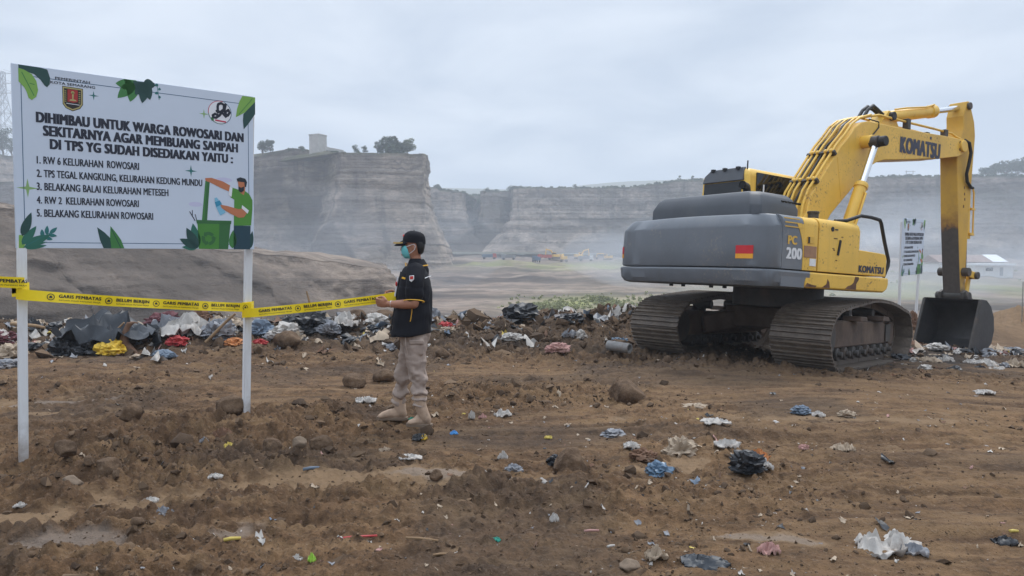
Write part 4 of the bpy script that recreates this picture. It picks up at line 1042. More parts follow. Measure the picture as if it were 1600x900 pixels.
    MB().tube([A0 + d_ * .25 + Vector((0, -.05, .12)), A0 + d_ * .55 + Vector((0, -.09, .12)), A0 + d_ * 1.2 + Vector((0, -.10, .09)), A0 + d_ * 1.5 + Vector((0, -.08, .12))], .016, 8).build('oil_pipe', Y, ac)
    # four steel pipes up the top of the boom, with clamps, and black hoses between them
    def along(v, lift, u_from=0.33):
        p = [(.28, 2.2), (.32, 2.42), (.42, 2.64), (.70, 2.98), (1.10, 3.47), (1.29, 3.65), (1.46, 3.84), (1.64, 3.96), (1.95, 4.06)]
        out_ = []
        for i, (u, z) in enumerate(p):
            a, b = p[max(0, i - 1)], p[min(len(p) - 1, i + 1)]; n_ = Vector((-(b[1] - a[1]), b[0] - a[0])).normalized()
            out_.append((u + n_.x * lift, v, z + n_.y * lift))
        return out_
    for v in (-.19, -.09, .06, .16, .235): MB().tube(along(v, .07), .021, 8).build('hydraulic_pipe', Y, bm_, 0, 60)
    for v, l in ((-.02, .055), (.11, .06)): 
        MB().tube([(p[0], p[1] + .03 * math.sin(i * 2.1), p[2]) for i, p in enumerate(along(v, l))], .02, 8).build('hydraulic_hose', BK, bm_, 0, 60)
    for (u, z) in ((.56, 2.81), (.97, 3.31)):
        n_ = Vector((-.77, 0, .64)); c = Vector((u, 0, z))
        k = MB().bar(c + n_ * .05 + Vector((0, -.25, 0)), c + n_ * .05 + Vector((0, .27, 0)), .05, .09, n_)
        k.build('pipe_clamp', DS, bm_, .008)
        for v in (-.19, -.09, .06, .16): MB().ball(c + n_ * .10 + Vector((0, v, 0)), .034, 0, 8, 6).build('clamp_cap', Y, bm_)
    for v in (-.10, .0):
        MB().tube([(1.85, v, 4.07), (1.98, v, 4.24), (2.12, v, 4.33), (2.3, v * .7, 4.30), (2.48, v * .6, 4.24), (2.56, v * .5, 4.27)], .030, 10).build('hydraulic_hose', BK, bm_, 0, 60)
    MB().tube([(1.66, -.232, 3.66), (1.92, -.236, 3.76), (2.10, -.24, 3.93), (2.12, -.22, 4.03), (1.9, -.18, 4.05)], .011, 6).build('grease_line', BK, bm_, 0, 60)
    # pipes along the front half of the boom
    for v in (-.17, .17):
        MB().tube([(1.7, v, 4.05), (2.2, v, 4.17), (3.0, v, 4.18), (3.9, v, 4.20), (4.55, v, 4.205), (4.75, v, 4.16), (4.92, v * 1.25, 4.12)], .022, 8).build('hydraulic_pipe', Y, bm_, 0, 60)
        for u in (3.05, 4.3): MB().bx(u - .05, u + .05, v - .05, v + .05, 4.05, 4.235).build('pipe_clamp', DS, bm_, .006)
    MB().tube([(4.90, -.24, 4.12), (5.02, -.27, 4.08), (5.10, -.27, 3.9), (5.09, -.25, 3.7), (5.08, -.22, 3.5), (5.14, -.21, 3.36), (5.30, -.20, 3.27), (5.42, -.18, 3.27)], .030, 10).build('hydraulic_hose', BK, root, 0, 60)
    MB().cyl((4.87, -.27, 4.0), (4.87, .27, 4.0), .115, 20).build('pin', Y, bm_, .012)
    for z in (3.93, 4.06): MB().cyl((4.78, -.232, z), (4.78, -.225, z), .03, 8).build('bolt', M['rust'], bm_)

    # --- arm
    AV = 0.165
    arm_poly = [(4.965, 4.61), (4.99, 4.44), (4.96, 4.28), (4.86, 4.08), (4.82, 3.81), (4.98, 2.53), (5.14, 1.55), (5.22, 1.12), (5.28, 1.06), (5.38, 1.10), (5.385, 1.25), (5.36, 1.60), (5.37, 2.53), (5.40, 3.30), (5.42, 3.81), (5.44, 4.30), (5.38, 4.55), (5.23, 4.80), (5.15, 4.92), (5.05, 4.90), (5.02, 4.78)]
    ar = MB().prism(arm_poly, -AV, AV).build('arm', M['arm'], root, 0.016, 25)
    MB().cyl((5.13, -.21, 4.82), (5.13, .21, 4.82), .07, 14).build('pin', DS, ar, .01)
    MB().prism([(5.40, 3.32), (5.44, 3.24), (5.52, 3.22), (5.54, 3.32), (5.47, 3.42)], -.1, .1).build('cylinder_bracket', Y, ar, .01)
    B0, B1 = Vector((5.50, 0, 3.75)), Vector((5.62, 0, 1.60)); e_ = (B1 - B0).normalized()
    bc = MB().tube([B0, B0 + e_ * .08, B0 + e_ * 1.38, B0 + e_ * 1.39, B0 + e_ * 1.46], [.06, .085, .085, .098, .098], 16).build('bucket_cylinder', Y, root, .004, 35)
    MB().cyl(B0 + e_ * 1.44, B1, .045, 12).build('rod', DS, bc)
    MB().tube([(5.585, -.10, 3.3), (5.64, -.10, 3.2), (5.68, -.10, 2.42), (5.60, -.09, 2.37)], .016, 8).build('oil_pipe', Y, bc); MB().bx(5.54, 5.70, -.12, .02, 2.36, 2.41).build('pipe_clamp', Y, bc); MB().bx(5.56, 5.69, -.12, -.06, 2.86, 2.90).build('pipe_clamp', Y, bc)
    for (u, z) in ((5.12, 3.22), (5.14, 3.1), (5.16, 3.0), (5.13, 2.86)): MB().bx(u, u + .03, -AV - .004, -AV + .01, z, z + .05).build('scratch', M['rust'], ar)
    # linkage
    for sgn in (-1, 1):
        MB().bar((5.26, sgn * .21, 1.62), (5.63, sgn * .21, 1.56), .05, .14, (0, 0, 1)).build('linkage', Y if sgn < 0 else DS, root, .015)
        MB().bar((5.60, sgn * .11, 1.58), (5.50, sgn * .11, 1.02), .05, .12, (1, 0, 0)).build('linkage', Y, root, .015)
    MB().cyl((5.26, -.29, 1.62), (5.26, .29, 1.62), .085, 16).build('pin', DS, root, .01); MB().cyl((5.62, -.28, 1.57), (5.62, .28, 1.57), .075, 16).build('pin', DS, root, .01); MB().cyl((5.27, -.31, 1.15), (5.27, .31, 1.15), .085, 16).build('pin', DS, root, .01)

    # --- bucket: curled shell, two side plates, lip with teeth
    v0, v1 = -.56, .47
    shell_c = [(5.18, 1.10), (5.36, 1.09), (5.53, .98), (5.66, .78), (5.70, .52), (5.63, .28), (5.45, .12), (5.20, .05), (4.80, .035)]
    inner = [(5.21, 1.07), (5.36, 1.05), (5.50, .95), (5.62, .77), (5.655, .53), (5.59, .31), (5.43, .165), (5.20, .095), (4.80, .06)]
    rg = []
    bk = MB()
    poly = shell_c + inner[::-1]
    n_ = len(shell_c)
    vs = [(u, v0, z) for u, z in shell_c] + [(u, v1, z) for u, z in shell_c] + [(u, v0, z) for u, z in inner] + [(u, v1, z) for u, z in inner]
    fs = []
    for i in range(n_ - 1):
        fs += [(i, i + 1, i + 1 + n_, i + n_), (2 * n_ + i, 3 * n_ + i, 3 * n_ + i + 1, 2 * n_ + i + 1), (i, 2 * n_ + i, 2 * n_ + i + 1, i + 1), (i + n_, i + 1 + n_, 3 * n_ + i + 1, 3 * n_ + i)]
    fs += [(0, n_, 3 * n_, 2 * n_), (n_ - 1, 3 * n_ - 1, 4 * n_ - 1, 2 * n_ - 1)]
    bk.add(vs, fs)
    bo = bk.build('bucket', M['bucket'], root, 0.006, 40)
    for va, vb in ((v0 - .022, v0 - .001), (v1 + .001, v1 + .022)):
        MB().prism(shell_c[:-1] + [(4.80, .035), (4.80, .11), (5.13, 1.10)], va, vb).build('side_plate', M['bucket'], bo, 0.006)
        MB().bar((4.82, (va + vb) / 2, .09), (5.14, (va + vb) / 2, 1.08), .05, .05, (0, 1, 0)).build('side_edge', DS, bo, .006)
    for i in range(5):
        v = v0 + .07 + i * (v1 - v0 - .14) / 4
        MB().rings([[(4.86, v - .05, .02), (4.86, v + .05, .02), (4.86, v + .05, .085), (4.86, v - .05, .085)], [(4.62, v - .035, .02), (4.62, v + .035, .02), (4.62, v + .035, .035), (4.62, v - .035, .035)]]).build('tooth', DS, bo, .006)
    for v in (-.22, .20): MB().prism([(5.15, 1.09), (5.15, 1.22), (5.25, 1.27), (5.40, 1.22), (5.58, 1.05), (5.5, .98), (5.36, 1.085)], v - .03, v + .03).build('hinge_plate', DS, bo, .01)

    # --- handrail at the right front
    MB().tube([(-.45, -1.25, 2.07), (-.25, -1.3, 2.09), (.05, -1.32, 2.185), (.30, -1.32, 2.185), (.52, -1.32, 2.165), (.56, -1.32, 2.12), (.67, -1.32, 1.85), (.80, -1.32, 1.58), (.79, -1.32, 1.50), (.69, -1.32, 1.335)], .026, 10).build('handrail', BK, root, 0, 60)

    # --- undercarriage (turned a little against the house)
    LT = Matrix.Rotation(R(16.70), 4, 'Z') @ Matrix.Translation((0.66, 0.20, -0.03))
    def lowpart(o): o.matrix_local = LT; return o
    cbm = MB(); cbm.bx(-.75, .75, -.62, .62, .48, .82)
    for su in (-1, 1):
        for sv in (-1, 1): cbm.bar((su * .35, sv * .35, .66), (su * .95, sv * .95, .48), .42, .30)
    lowpart(cbm.build('car_body', M['frame_mud'], root, .03)); 
    MB().cyl((0, 0, .80), (0, 0, 1.14), .68, 30).build('swing_bearing', DS, root, .02)
    # track path: closed loop of (u, z)
    HL = 2.155
    ctrl = [(-1.62, .035), (-.8, .03), (0, .03), (.8, .03), (1.60, .035), (1.86, .10), (2.05, .25), (2.135, .45), (2.07, .66), (1.90, .79), (1.55, .86), (.95, .945), (.35, .985), (-.15, .99), (-.65, .95), (-1.25, .89), (-1.72, .83), (-2.0, .70), (-2.14, .50), (-2.08, .27), (-1.88, .105)]
    def closed(ctrl, n):
        c = np.array(ctrl); k = len(c); out_ = []
        for i in range(k):
            p0, p1, p2, p3 = c[i - 1], c[i], c[(i + 1) % k], c[(i + 2) % k]
            for t in np.linspace(0, 1, 12, endpoint=False):
                out_.append(.5 * ((2 * p1) + (-p0 + p2) * t + (2 * p0 - 5 * p1 + 4 * p2 - p3) * t * t + (-p0 + 3 * p1 - 3 * p2 + p3) * t ** 3))
        o = np.array(out_ + [out_[0]]); d = np.r_[0, np.cumsum(np.linalg.norm(np.diff(o, axis=0), axis=1))]
        s = np.linspace(0, d[-1], n, endpoint=False)
        q = np.stack([np.interp(s, d, o[:, k]) for k in (0, 1)], -1); tn = np.stack([np.interp((s + .04) % d[-1], d, o[:, k]) - np.interp((s - .04) % d[-1], d, o[:, k]) for k in (0, 1)], -1)
        return q, np.arctan2(tn[:, 1], tn[:, 0]), d[-1] / n
    pts, ang, pitch_ = closed(ctrl, 47)
    SW = 0.41
    shoe = MB()      # local: x along the chain, z outward is -z
    hp = pitch_ / 2
    shoe.bx(-hp * .98, hp * 1.02, -SW, SW, -.014, .010)
    for x_ in (-hp * .78, -hp * .05, hp * .72): shoe.rings([[(x_ - .014, -SW, -.014), (x_ + .014, -SW, -.014), (x_ + .008, -SW, -.042), (x_ - .008, -SW, -.042)], [(x_ - .014, SW, -.014), (x_ + .014, SW, -.014), (x_ + .008, SW, -.042), (x_ - .008, SW, -.042)]])
    for v in (-.11, .11): shoe.bx(-hp * 1.05, hp * 1.05, v - .025, v + .025, .010, .095)
    shoe_me = shoe.mesh('track_shoe'); shoe_me.materials.append(M['track'])
    rgs = np.random.default_rng(3)
    for sgn in (-1, 1):
        fr = MB()
        vc = sgn * 1.12
        fr.prism([(-1.45, .30), (1.30, .30), (1.42, .42), (1.35, .60), (1.0, .66), (-1.2, .70), (-1.5, .62), (-1.55, .42)], vc - .21, vc + .21)
        ct = fr.build('crawler_track', M['frame_mud'], root, .025); lowpart(ct)
        for i in range(8):
            u = -1.28 + i * .365
            MB().cyl((u, vc - .24, .215), (u, vc + .24, .215), .095, 16).cyl((u, vc - .30, .215), (u, vc + .30, .215), .045, 10).build('track_roller', DS, ct, .01)
        for u in (-.55, .65): MB().cyl((u, vc - .16, .80), (u, vc + .16, .80), .075, 12).bx(u - .05, u + .05, vc - .04, vc + .04, .62, .80).build('carrier_roller', DS, ct, .01)
        MB().cyl((1.70, vc - .10, .46), (1.70, vc + .10, .46), .345, 28).cyl((1.70, vc - .17, .46), (1.70, vc + .17, .46), .20, 20).build('idler_wheel', M['frame_mud'], ct, .012)
        sp_ = MB().cyl((-1.72, vc - .05, .46), (-1.72, vc + .05, .46), .31, 28).cyl((-1.72, vc - .26, .46), (-1.72, vc + .26, .46), .24, 24)
        for k in range(19): 
            a_ = 2 * math.pi * k / 19; sp_.box((-1.72 + .325 * math.cos(a_), vc, .46 + .325 * math.sin(a_)), (.055, .08, .05), 0, Matrix.Rotation(-a_, 3, 'Y'))
        sp_.build('drive_sprocket', DS, ct, .008)
        for u in (-.55, .65): MB().prism([(u - .18, .69), (u + .18, .68), (u + .15, .755), (u - .15, .765)], vc + sgn * .10, vc + sgn * .36).build('step', M['frame_mud'], ct, .012)
        MB().bx(1.15, 1.42, vc + sgn * .215, vc + sgn * .235, .33, .62).build('guard_plate', DS, ct, .006)
        for (u, z), a_ in zip(pts, ang):
            so = bpy.data.objects.new('track_shoe', shoe_me); COL.objects.link(so); so.parent = ct
            so.location = (u, vc + float(rgs.uniform(-.006, .006)), z); so.rotation_euler = (0, -a_, 0)
    return root
excavator()
# ---------------------------------------------------------------- notice boards
INK = {}
for nm, c in dict(ink_navy=(0.012, 0.017, 0.035), line_blue=(0.03, 0.10, 0.19), leaf_dark=(0.012, 0.06, 0.055), leaf_teal=(0.02, 0.14, 0.10), leaf_mid=(0.045, 0.20, 0.05), leaf_light=(0.20, 0.40, 0.075), star_teal=(0.02, 0.16, 0.16), star_green=(0.25, 0.42, 0.16),
                  bin_green=(0.06, 0.235, 0.035), bin_dark=(0.03, 0.14, 0.04), shirt=(0.075, 0.26, 0.035), skin=(0.50, 0.175, 0.08), trouser=(0.01, 0.05, 0.075), hair=(0.012, 0.02, 0.03), white=(0.74, 0.76, 0.80), bottle=(0.20, 0.48, 0.66), bottle_dark=(0.03, 0.26, 0.42),
                  crest_red=(0.36, 0.022, 0.022), crest_black=(0.014, 0.013, 0.012), crest_gold=(0.42, 0.36, 0.14), cloud=(0.55, 0.56, 0.74), red=(0.5, 0.03, 0.08)).items():
    INK[nm] = simple('print_' + nm, c, 0.45, 0.03, 3)

def notice_board():
    YL, YR = 5.48, 6.61
    TL, BL, BR, TR = at(26, 100, YL), at(26, 387, YL), at(397, 389, YR), at(399, 151, YR)
    ex = (BR - BL); W = ex.length; ex.normalize()
    ez = (TL - BL); ez -= ex * ez.dot(ex); Hh = ez.length; ez.normalize()
    ey = ez.cross(ex)
    Mw = Matrix((ex, ey, ez)).transposed().to_4x4(); Mw.translation = BL
    Mi = Mw.inverted(); Cl = Mi @ Vector((0, 0, CAM_H)); R3 = Mi.to_3x3()
    def loc(px, py):
        d = R3 @ ray(px, py); t = -Cl.y / d.y; p = Cl + d * t; return (p.x, p.z)
    def z1(x, y): return loc(x / 2.812, 80 + y / 2.812)
    base = (at(36, 725, YL) + at(384, 650, YR)) / 2
    root = empty('notice_board', mat=Mw)
    tag(root, 'big white notice board on two white posts, in front at the left', 'notice board')
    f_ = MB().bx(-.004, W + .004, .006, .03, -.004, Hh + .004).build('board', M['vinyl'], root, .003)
    # posts: square white timbers behind the board
    for p_top, p_bot in ((at(32, 120, YL + .05), at(37, 729, YL + .02)), (at(391, 160, YR + .05), at(384.5, 655, YR + .06))):
        a, b = Mi @ p_top, Mi @ p_bot
        a.y = max(a.y, .062); b2 = b - (a - b).normalized() * .25
        MB().bar(b2, a, .062, .052, ey if False else (0, 1, 0)).build('post', M['post'], root, .004)
    MB().bx(.05, W - .05, .03, .058, Hh - .12, Hh - .07).bx(.05, W - .05, .03, .058, .07, .12).build('batten', M['post'], root, .003)
    layer = [0]
    def part(name, items, parent=root):
        """items: (ink, polygon in board coords, layer); each polygon a thin printed sheet"""
        mb = MB(); mats = []
        for ink, poly, lay in items:
            if ink not in mats: mats.append(ink)
            y = -.0006 - .0007 * lay
            tri = tessellate_polygon([[Vector((p[0], p[1], 0)) for p in poly]])
            mb.add([(p[0], y + .006, p[1]) for p in poly], tri, mats.index(ink))
        me = bpy.data.meshes.new(name); me.from_pydata(mb.v, [], mb.f); me.polygons.foreach_set('material_index', mb.m)
        o = mesh_obj(name, me, [INK[k] for k in mats], parent)
        return o
    P = lambda pts: [z1(*p) for p in pts]
    def leaf(a, b, w, tip=0.5, n=9):
        a, b = Vector(z1(*a)), Vector(z1(*b)); d = b - a; L = d.length; nn = Vector((-d.y, d.x)).normalized(); o = []
        ww = w / 2.812 * 0.0047 * 0.55
        for sgn in (1, -1):
            r = []
            for i in range(n + 1):
                t = i / n; h = math.sin(math.pi * t ** (0.75 if tip == .5 else 1.3 if tip > .5 else .6)) ** 0.85 * ww
                r.append(a + d * t + nn * h * sgn)
            o += r if sgn > 0 else r[::-1][1:-1]
        return [(p.x, p.y) for p in o]
    def rect(x0, y0, x1, y1): return P([(x0, y0), (x1, y0), (x1, y1), (x0, y1)])
    def line(a, b, w):
        a, b = Vector(z1(*a)), Vector(z1(*b)); d = (b - a).normalized(); n = Vector((-d.y, d.x)) * w / 2
        return [tuple(a + n), tuple(b + n), tuple(b - n), tuple(a - n)]
    def disc(c, rx, rz=None, n=28, arc=(0, 2 * math.pi)):
        c = z1(*c); rz = rz or rx; return [(c[0] + rx * math.cos(t), c[1] + rz * math.sin(t)) for t in np.linspace(arc[0], arc[1], n, endpoint=arc[1] - arc[0] < 6.2)]
    def ringseg(c, r0, r1, a0, a1, n=20):
        c = z1(*c); o = [(c[0] + r1 * math.cos(t), c[1] + r1 * math.sin(t)) for t in np.linspace(a0, a1, n)]
        return o + [(c[0] + r0 * math.cos(t), c[1] + r0 * math.sin(t)) for t in np.linspace(a1, a0, n)]
    # border line
    m_ = .055
    bl_ = [(m_, .04), (W - .04, .04), (W - .04, Hh - .075), (m_, Hh - .075)]
    def seg(a, b, w=.005):
        a, b = Vector(a), Vector(b); d = (b - a).normalized(); n = Vector((-d.y, d.x)) * w / 2; return [tuple(a + n), tuple(b + n), tuple(b - n), tuple(a - n)]
    part('border_line', [('line_blue', seg(bl_[i], bl_[(i + 1) % 4]), 0) for i in range(4)])
    # lettering
    def text_line(mb, body, bl_px, br_px, top_px, bold):
        a, b, t = z1(*bl_px), z1(*br_px), z1(*top_px)
        w = b[0] - a[0]; h = t[1] - a[1]; z0 = (a[1] + b[1]) / 2
        put_text(mb, body, lambda x, z: (a[0] + x, .0045, z0 + z), w, h, bold)
    hd = MB()
    text_line(hd, 'DIHIMBAU UNTUK WARGA ROWOSARI DAN', (162, 311), (1069, 398), (162, 264), .085)
    text_line(hd, 'SEKITARNYA AGAR MEMBUANG SAMPAH', (193, 371), (1044, 443), (193, 325), .085)
    text_line(hd, 'DI TPS YG SUDAH DISEDIAKAN YAITU :', (223, 430), (1022, 490), (223, 385), .085)
    hd.build('heading_lettering', INK['ink_navy'], root, smooth=None)
    for body, a, b, t in (('1. RW 6 KELURAHAN', (163, 493), (453, 511), (163, 459)), ('ROWOSARI', (472, 512), (611, 521), (472, 479)), ('2. TPS TEGAL KANGKUNG, KELURAHAN KEDUNG MUNDU', (163, 552), (889, 592), (163, 518)), ('3. BELAKANG BALAI KELURAHAN METESEH', (163, 609), (740, 636), (163, 575)),
                          ('4. RW 2', (163, 668), (272, 672), (163, 635)), ('KELURAHAN ROWOSARI', (292, 673), (610, 684), (292, 640)), ('5. BELAKANG KELURAHAN ROWOSARI', (163, 726), (673, 740), (163, 692))):
        ls = MB(); text_line(ls, body, a, b, t, .035); ls.build('list_lettering', INK['ink_navy'], root, smooth=None)
    tl_ = MB(); text_line(tl_, 'PEMERINTAH', (243, 122), (395, 143), (243, 110), .04); text_line(tl_, 'KOTA SEMARANG', (222, 142), (418, 163), (222, 130), .04)
    tl_.build('city_lettering', INK['ink_navy'], root, smooth=None)
    # city crest: shield with a red field, dark sides and a dark foot
    sh = [(275, 153), (364, 166), (364, 235), (352, 252), (320, 262), (290, 248), (277, 230)]
    def sc(k, pts, c=(319, 207)): return [(c[0] + (x - c[0]) * k, c[1] + (y - c[1]) * k) for x, y in pts]
    part('city_crest', [('crest_black', P(sc(1.03, sh)), 0), ('crest_gold', P(sc(.97, sh)), 1), ('crest_black', P(sc(.85, sh)), 2), ('crest_red', P([(297, 166), (342, 172), (342, 224), (320, 226), (297, 220)]), 3),
                        ('crest_gold', P([(316, 180), (325, 181), (323, 212), (318, 212)]), 4), ('crest_gold', disc((320, 182), .012, n=10), 4), ('crest_gold', P([(304, 216), (320, 219), (338, 220), (332, 214), (320, 210), (309, 211)]), 4),
                        ('white', line((292, 228), (350, 237), .004), 3)]
                       + [('crest_gold', P([(284, 172 + k * 9), (292, 173 + k * 9), (292, 176 + k * 9), (284, 175 + k * 9)]), 3) for k in range(6)] + [('crest_gold', P([(346, 180 + k * 9), (354, 181 + k * 9), (354, 184 + k * 9), (346, 183 + k * 9)]), 3) for k in range(6)])
    # round emblem at the right: thin ring, black looped letters, small red line
    c0 = (967, 269)
    blk = [(960, 232, 972, 228), (972, 228, 985, 236), (985, 236, 984, 256), (984, 256, 968, 268), (968, 268, 958, 262), (958, 262, 957, 242), (957, 242, 960, 232), (984, 256, 965, 282), (965, 282, 950, 292), (950, 292, 938, 290), (938, 290, 936, 281), (936, 281, 946, 275), (946, 275, 960, 282), (975, 268, 996, 291), (992, 234, 986, 262), (986, 262, 996, 280), (990, 268, 1004, 258), (1004, 258, 1010, 270), (1010, 270, 1002, 282), (1002, 282, 992, 284), (953, 262, 962, 272)]
    part('round_emblem', [('white', disc(c0, .098), 0), ('red', ringseg(c0, .094, .099, 1.3, 3.3), 1), ('leaf_teal', ringseg(c0, .094, .099, 3.3, 5.2), 1), ('line_blue', ringseg(c0, .094, .099, 5.2, 7.5), 1)]
         + [('ink_navy', line(a[:2], a[2:], .021), 2) for a in blk] + [('ink_navy', disc(a[:2], .0105, n=10), 2) for a in blk] + [('red', line((946, 302), (994, 311), .012), 2), ('leaf_mid', P([(928, 290), (940, 285), (940, 306), (930, 304)]), 1)])
    star = lambda c, r: [(z1(*c)[0] + (r if k % 2 == 0 else r * .22) * math.sin(k * math.pi / 4), z1(*c)[1] + (r if k % 2 == 0 else r * .22) * math.cos(k * math.pi / 4)) for k in range(8)]
    part('sparkle', [('star_teal', star((412, 195), .036), 0)]); part('sparkle', [('star_teal', star((840, 526), .05), 0)]); part('sparkle', [('star_green', star((122, 601), .07), 0)]); part('sparkle', [('star_green', star((897, 275), .04), 0)])
    # leaf decorations round the edges
    part('leaf_print', [('leaf_dark', P([(80, 57), (180, 72), (208, 80), (221, 118), (219, 145), (207, 158), (196, 150), (178, 125), (150, 100), (112, 88), (82, 80)]), 1), ('leaf_light', P([(80, 72), (105, 80), (140, 100), (160, 130), (168, 170), (160, 200), (140, 214), (126, 205), (118, 180), (108, 160), (82, 132)]), 2),
                        ('leaf_mid', line((95, 90), (150, 195), .006), 3), ('leaf_mid', line((130, 140), (152, 146), .005), 3)])
    part('leaf_print', [('leaf_mid', leaf((590, 150), (508, 140), 46), 1), ('leaf_mid', leaf((590, 140), (517, 205), 46), 1), ('leaf_mid', leaf((592, 140), (572, 222), 46), 1), ('leaf_mid', P([(545, 121), (600, 128), (610, 170), (560, 170)]), 1),
                        ('leaf_dark', leaf((640, 142), (594, 190), 44), 2), ('leaf_dark', leaf((640, 140), (625, 228), 44), 2), ('leaf_dark', leaf((640, 140), (660, 214), 40), 2), ('leaf_dark', leaf((630, 140), (684, 150), 44), 2), ('leaf_dark', P([(585, 130), (680, 140), (665, 170), (600, 168)]), 2)]
         + [('star_teal', leaf((696, 146 + k * 18), (680 + (k % 2) * 28, 152 + k * 17), 12), 1) for k in range(4)] + [('star_teal', line((690, 142), (700, 214), .004), 1)])
    part('leaf_print', [('leaf_light', P([(1066, 196), (1122, 203), (1122, 222), (1100, 250), (1075, 270), (1037, 290), (1042, 255), (1052, 222)]), 1), ('leaf_dark', P([(1122, 222), (1122, 276), (1095, 315), (1072, 343), (1068, 305), (1070, 276), (1095, 250)]), 2), ('leaf_mid', line((1110, 208), (1050, 278), .005), 3)])
    part('leaf_print', [('leaf_light', P([(83, 808), (100, 806), (112, 830), (108, 866), (83, 866)]), 1), ('leaf_dark', leaf((98, 812), (138, 708), 32), 2), ('leaf_teal', leaf((98, 850), (160, 768), 30), 2), ('leaf_teal', leaf((110, 855), (222, 806), 36), 3), ('leaf_teal', leaf((112, 866), (206, 853), 18), 2), ('leaf_teal', leaf((100, 862), (208, 838), 14), 2)]
         + [('star_teal', leaf(a, b, 15), 2) for a, b in (((188, 815), (184, 782)), ((205, 805), (208, 766)), ((220, 800), (252, 774)), ((212, 806), (251, 812)), ((200, 818), (232, 828)))] + [('star_teal', line((115, 855), (222, 797), .005), 4)])
    part('leaf_print', [('leaf_dark', P([(427, 773), (460, 796), (486, 822), (490, 866), (456, 866), (440, 830)]), 1), ('leaf_mid', P([(486, 768), (512, 800), (533, 830), (547, 866), (490, 866), (484, 820)]), 2), ('leaf_dark', line((490, 780), (532, 866), .005), 3)])
    part('leaf_print', [('leaf_teal', leaf((868, 866), (848, 756), 44), 1), ('leaf_dark', leaf((868, 866), (820, 776), 44), 2), ('leaf_dark', leaf((868, 862), (790, 824), 38), 2), ('leaf_teal', leaf((865, 866), (800, 860), 24), 1), ('ink_navy', line((858, 745), (834, 704), .007), 1), ('ink_navy', line((846, 724), (846, 698), .006), 1), ('ink_navy', line((866, 744), (858, 716), .006), 1),
                        ])
    part('leaf_print', [('leaf_mid', leaf((1022, 866), (1026, 786), 36), 1)]); part('leaf_print', [('leaf_dark', leaf((1098, 868), (1110, 790), 26), 0)])
    # printed wheelie bin with recycling mark
    rc = z1(917, 825); arrows = []
    for k in range(3):
        t0 = math.pi / 2 + k * 2 * math.pi / 3
        arrows.append(('bin_dark', ringseg((917, 823), .030, .058, t0 - .95, t0 + .55, 10), 3))
        c = z1(917, 823); r = .044; t = t0 + .55
        arrows.append(('bin_dark', [(c[0] + (r + .026) * math.cos(t), c[1] + (r + .026) * math.sin(t)), (c[0] + r * math.cos(t + .55), c[1] + r * math.sin(t + .55)), (c[0] + (r - .026) * math.cos(t), c[1] + (r - .026) * math.sin(t))], 3))
    part('bin_print', [('bin_green', P([(868, 750), (1012, 752), (1000, 870), (874, 868)]), 1), ('bin_dark', P([(965, 752), (1014, 752), (1003, 870), (962, 869)]), 2), ('bin_dark', P([(862, 741), (1018, 745), (1016, 760), (866, 757)]), 2), ('bin_dark', P([(903, 570), (923, 566), (911, 742), (888, 742)]), 1), ('leaf_mid', P([(903, 570), (910, 568), (898, 742), (888, 742)]), 2)] + arrows)
    part('cloud_print', [('cloud', disc((985, 565), .07, .02), 0)]); part('cloud_print', [('cloud', disc((860, 672), .055, .02), 0)])
    # printed man with a bottle
    part('man_print', [('skin', P([(902, 557), (930, 556), (980, 572), (1012, 590), (1006, 616), (970, 600), (925, 577), (904, 570)]), 2),
                       ('white', P([(1010, 596), (1022, 600), (1018, 640), (1005, 632)]), 3), ('shirt', P([(1018, 598), (1048, 608), (1075, 612), (1096, 628), (1110, 655), (1110, 690), (1104, 766), (1028, 766), (1030, 652), (1014, 642)]), 2),
                       ('trouser', P([(1028, 764), (1102, 768), (1100, 871), (1027, 870)]), 1), ('skin', P([(1054, 600), (1078, 610), (1072, 632), (1056, 622)]), 3), ('skin', P([(1046, 572), (1078, 574), (1078, 606), (1066, 622), (1050, 610)]), 3), ('hair', P([(1040, 560), (1056, 554), (1078, 560), (1086, 575), (1082, 596), (1076, 598), (1074, 576), (1044, 572)]), 4), ('hair', P([(1048, 594), (1060, 600), (1074, 594), (1072, 612), (1060, 622), (1049, 614)]), 4),
                       ('bottle', P([(943, 645), (953, 642), (975, 672), (992, 710), (968, 722), (948, 680)]), 2), ('bottle_dark', P([(944, 664), (966, 655), (976, 672), (952, 684)]), 3), ('skin', P([(968, 674), (1000, 680), (1048, 694), (1078, 690), (1090, 705), (1072, 730), (1050, 732), (1010, 712), (975, 690)]), 4), ('white', P([(1064, 676), (1094, 700), (1088, 714), (1062, 690)]), 5), ('shirt', P([(1066, 650), (1108, 655), (1108, 690), (1094, 702), (1064, 678)]), 4)])
    return root, Mw, W, Hh
board, BOARD_M, BOARD_W, BOARD_H = notice_board()
# the second board of the same design, far side of the excavator
bl2 = at(1408, 431, 17.3); br2 = at(1449, 426.5, 18.9)
ex2 = (br2 - bl2).normalized(); up2 = (at(1414, 341, 17.3) - bl2); up2 -= ex2 * up2.dot(ex2); up2.normalize()
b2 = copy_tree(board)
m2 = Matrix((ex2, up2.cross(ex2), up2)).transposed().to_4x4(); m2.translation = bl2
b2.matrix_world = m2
b2['label'] = 'white notice board standing beyond the excavator, left of its bucket'

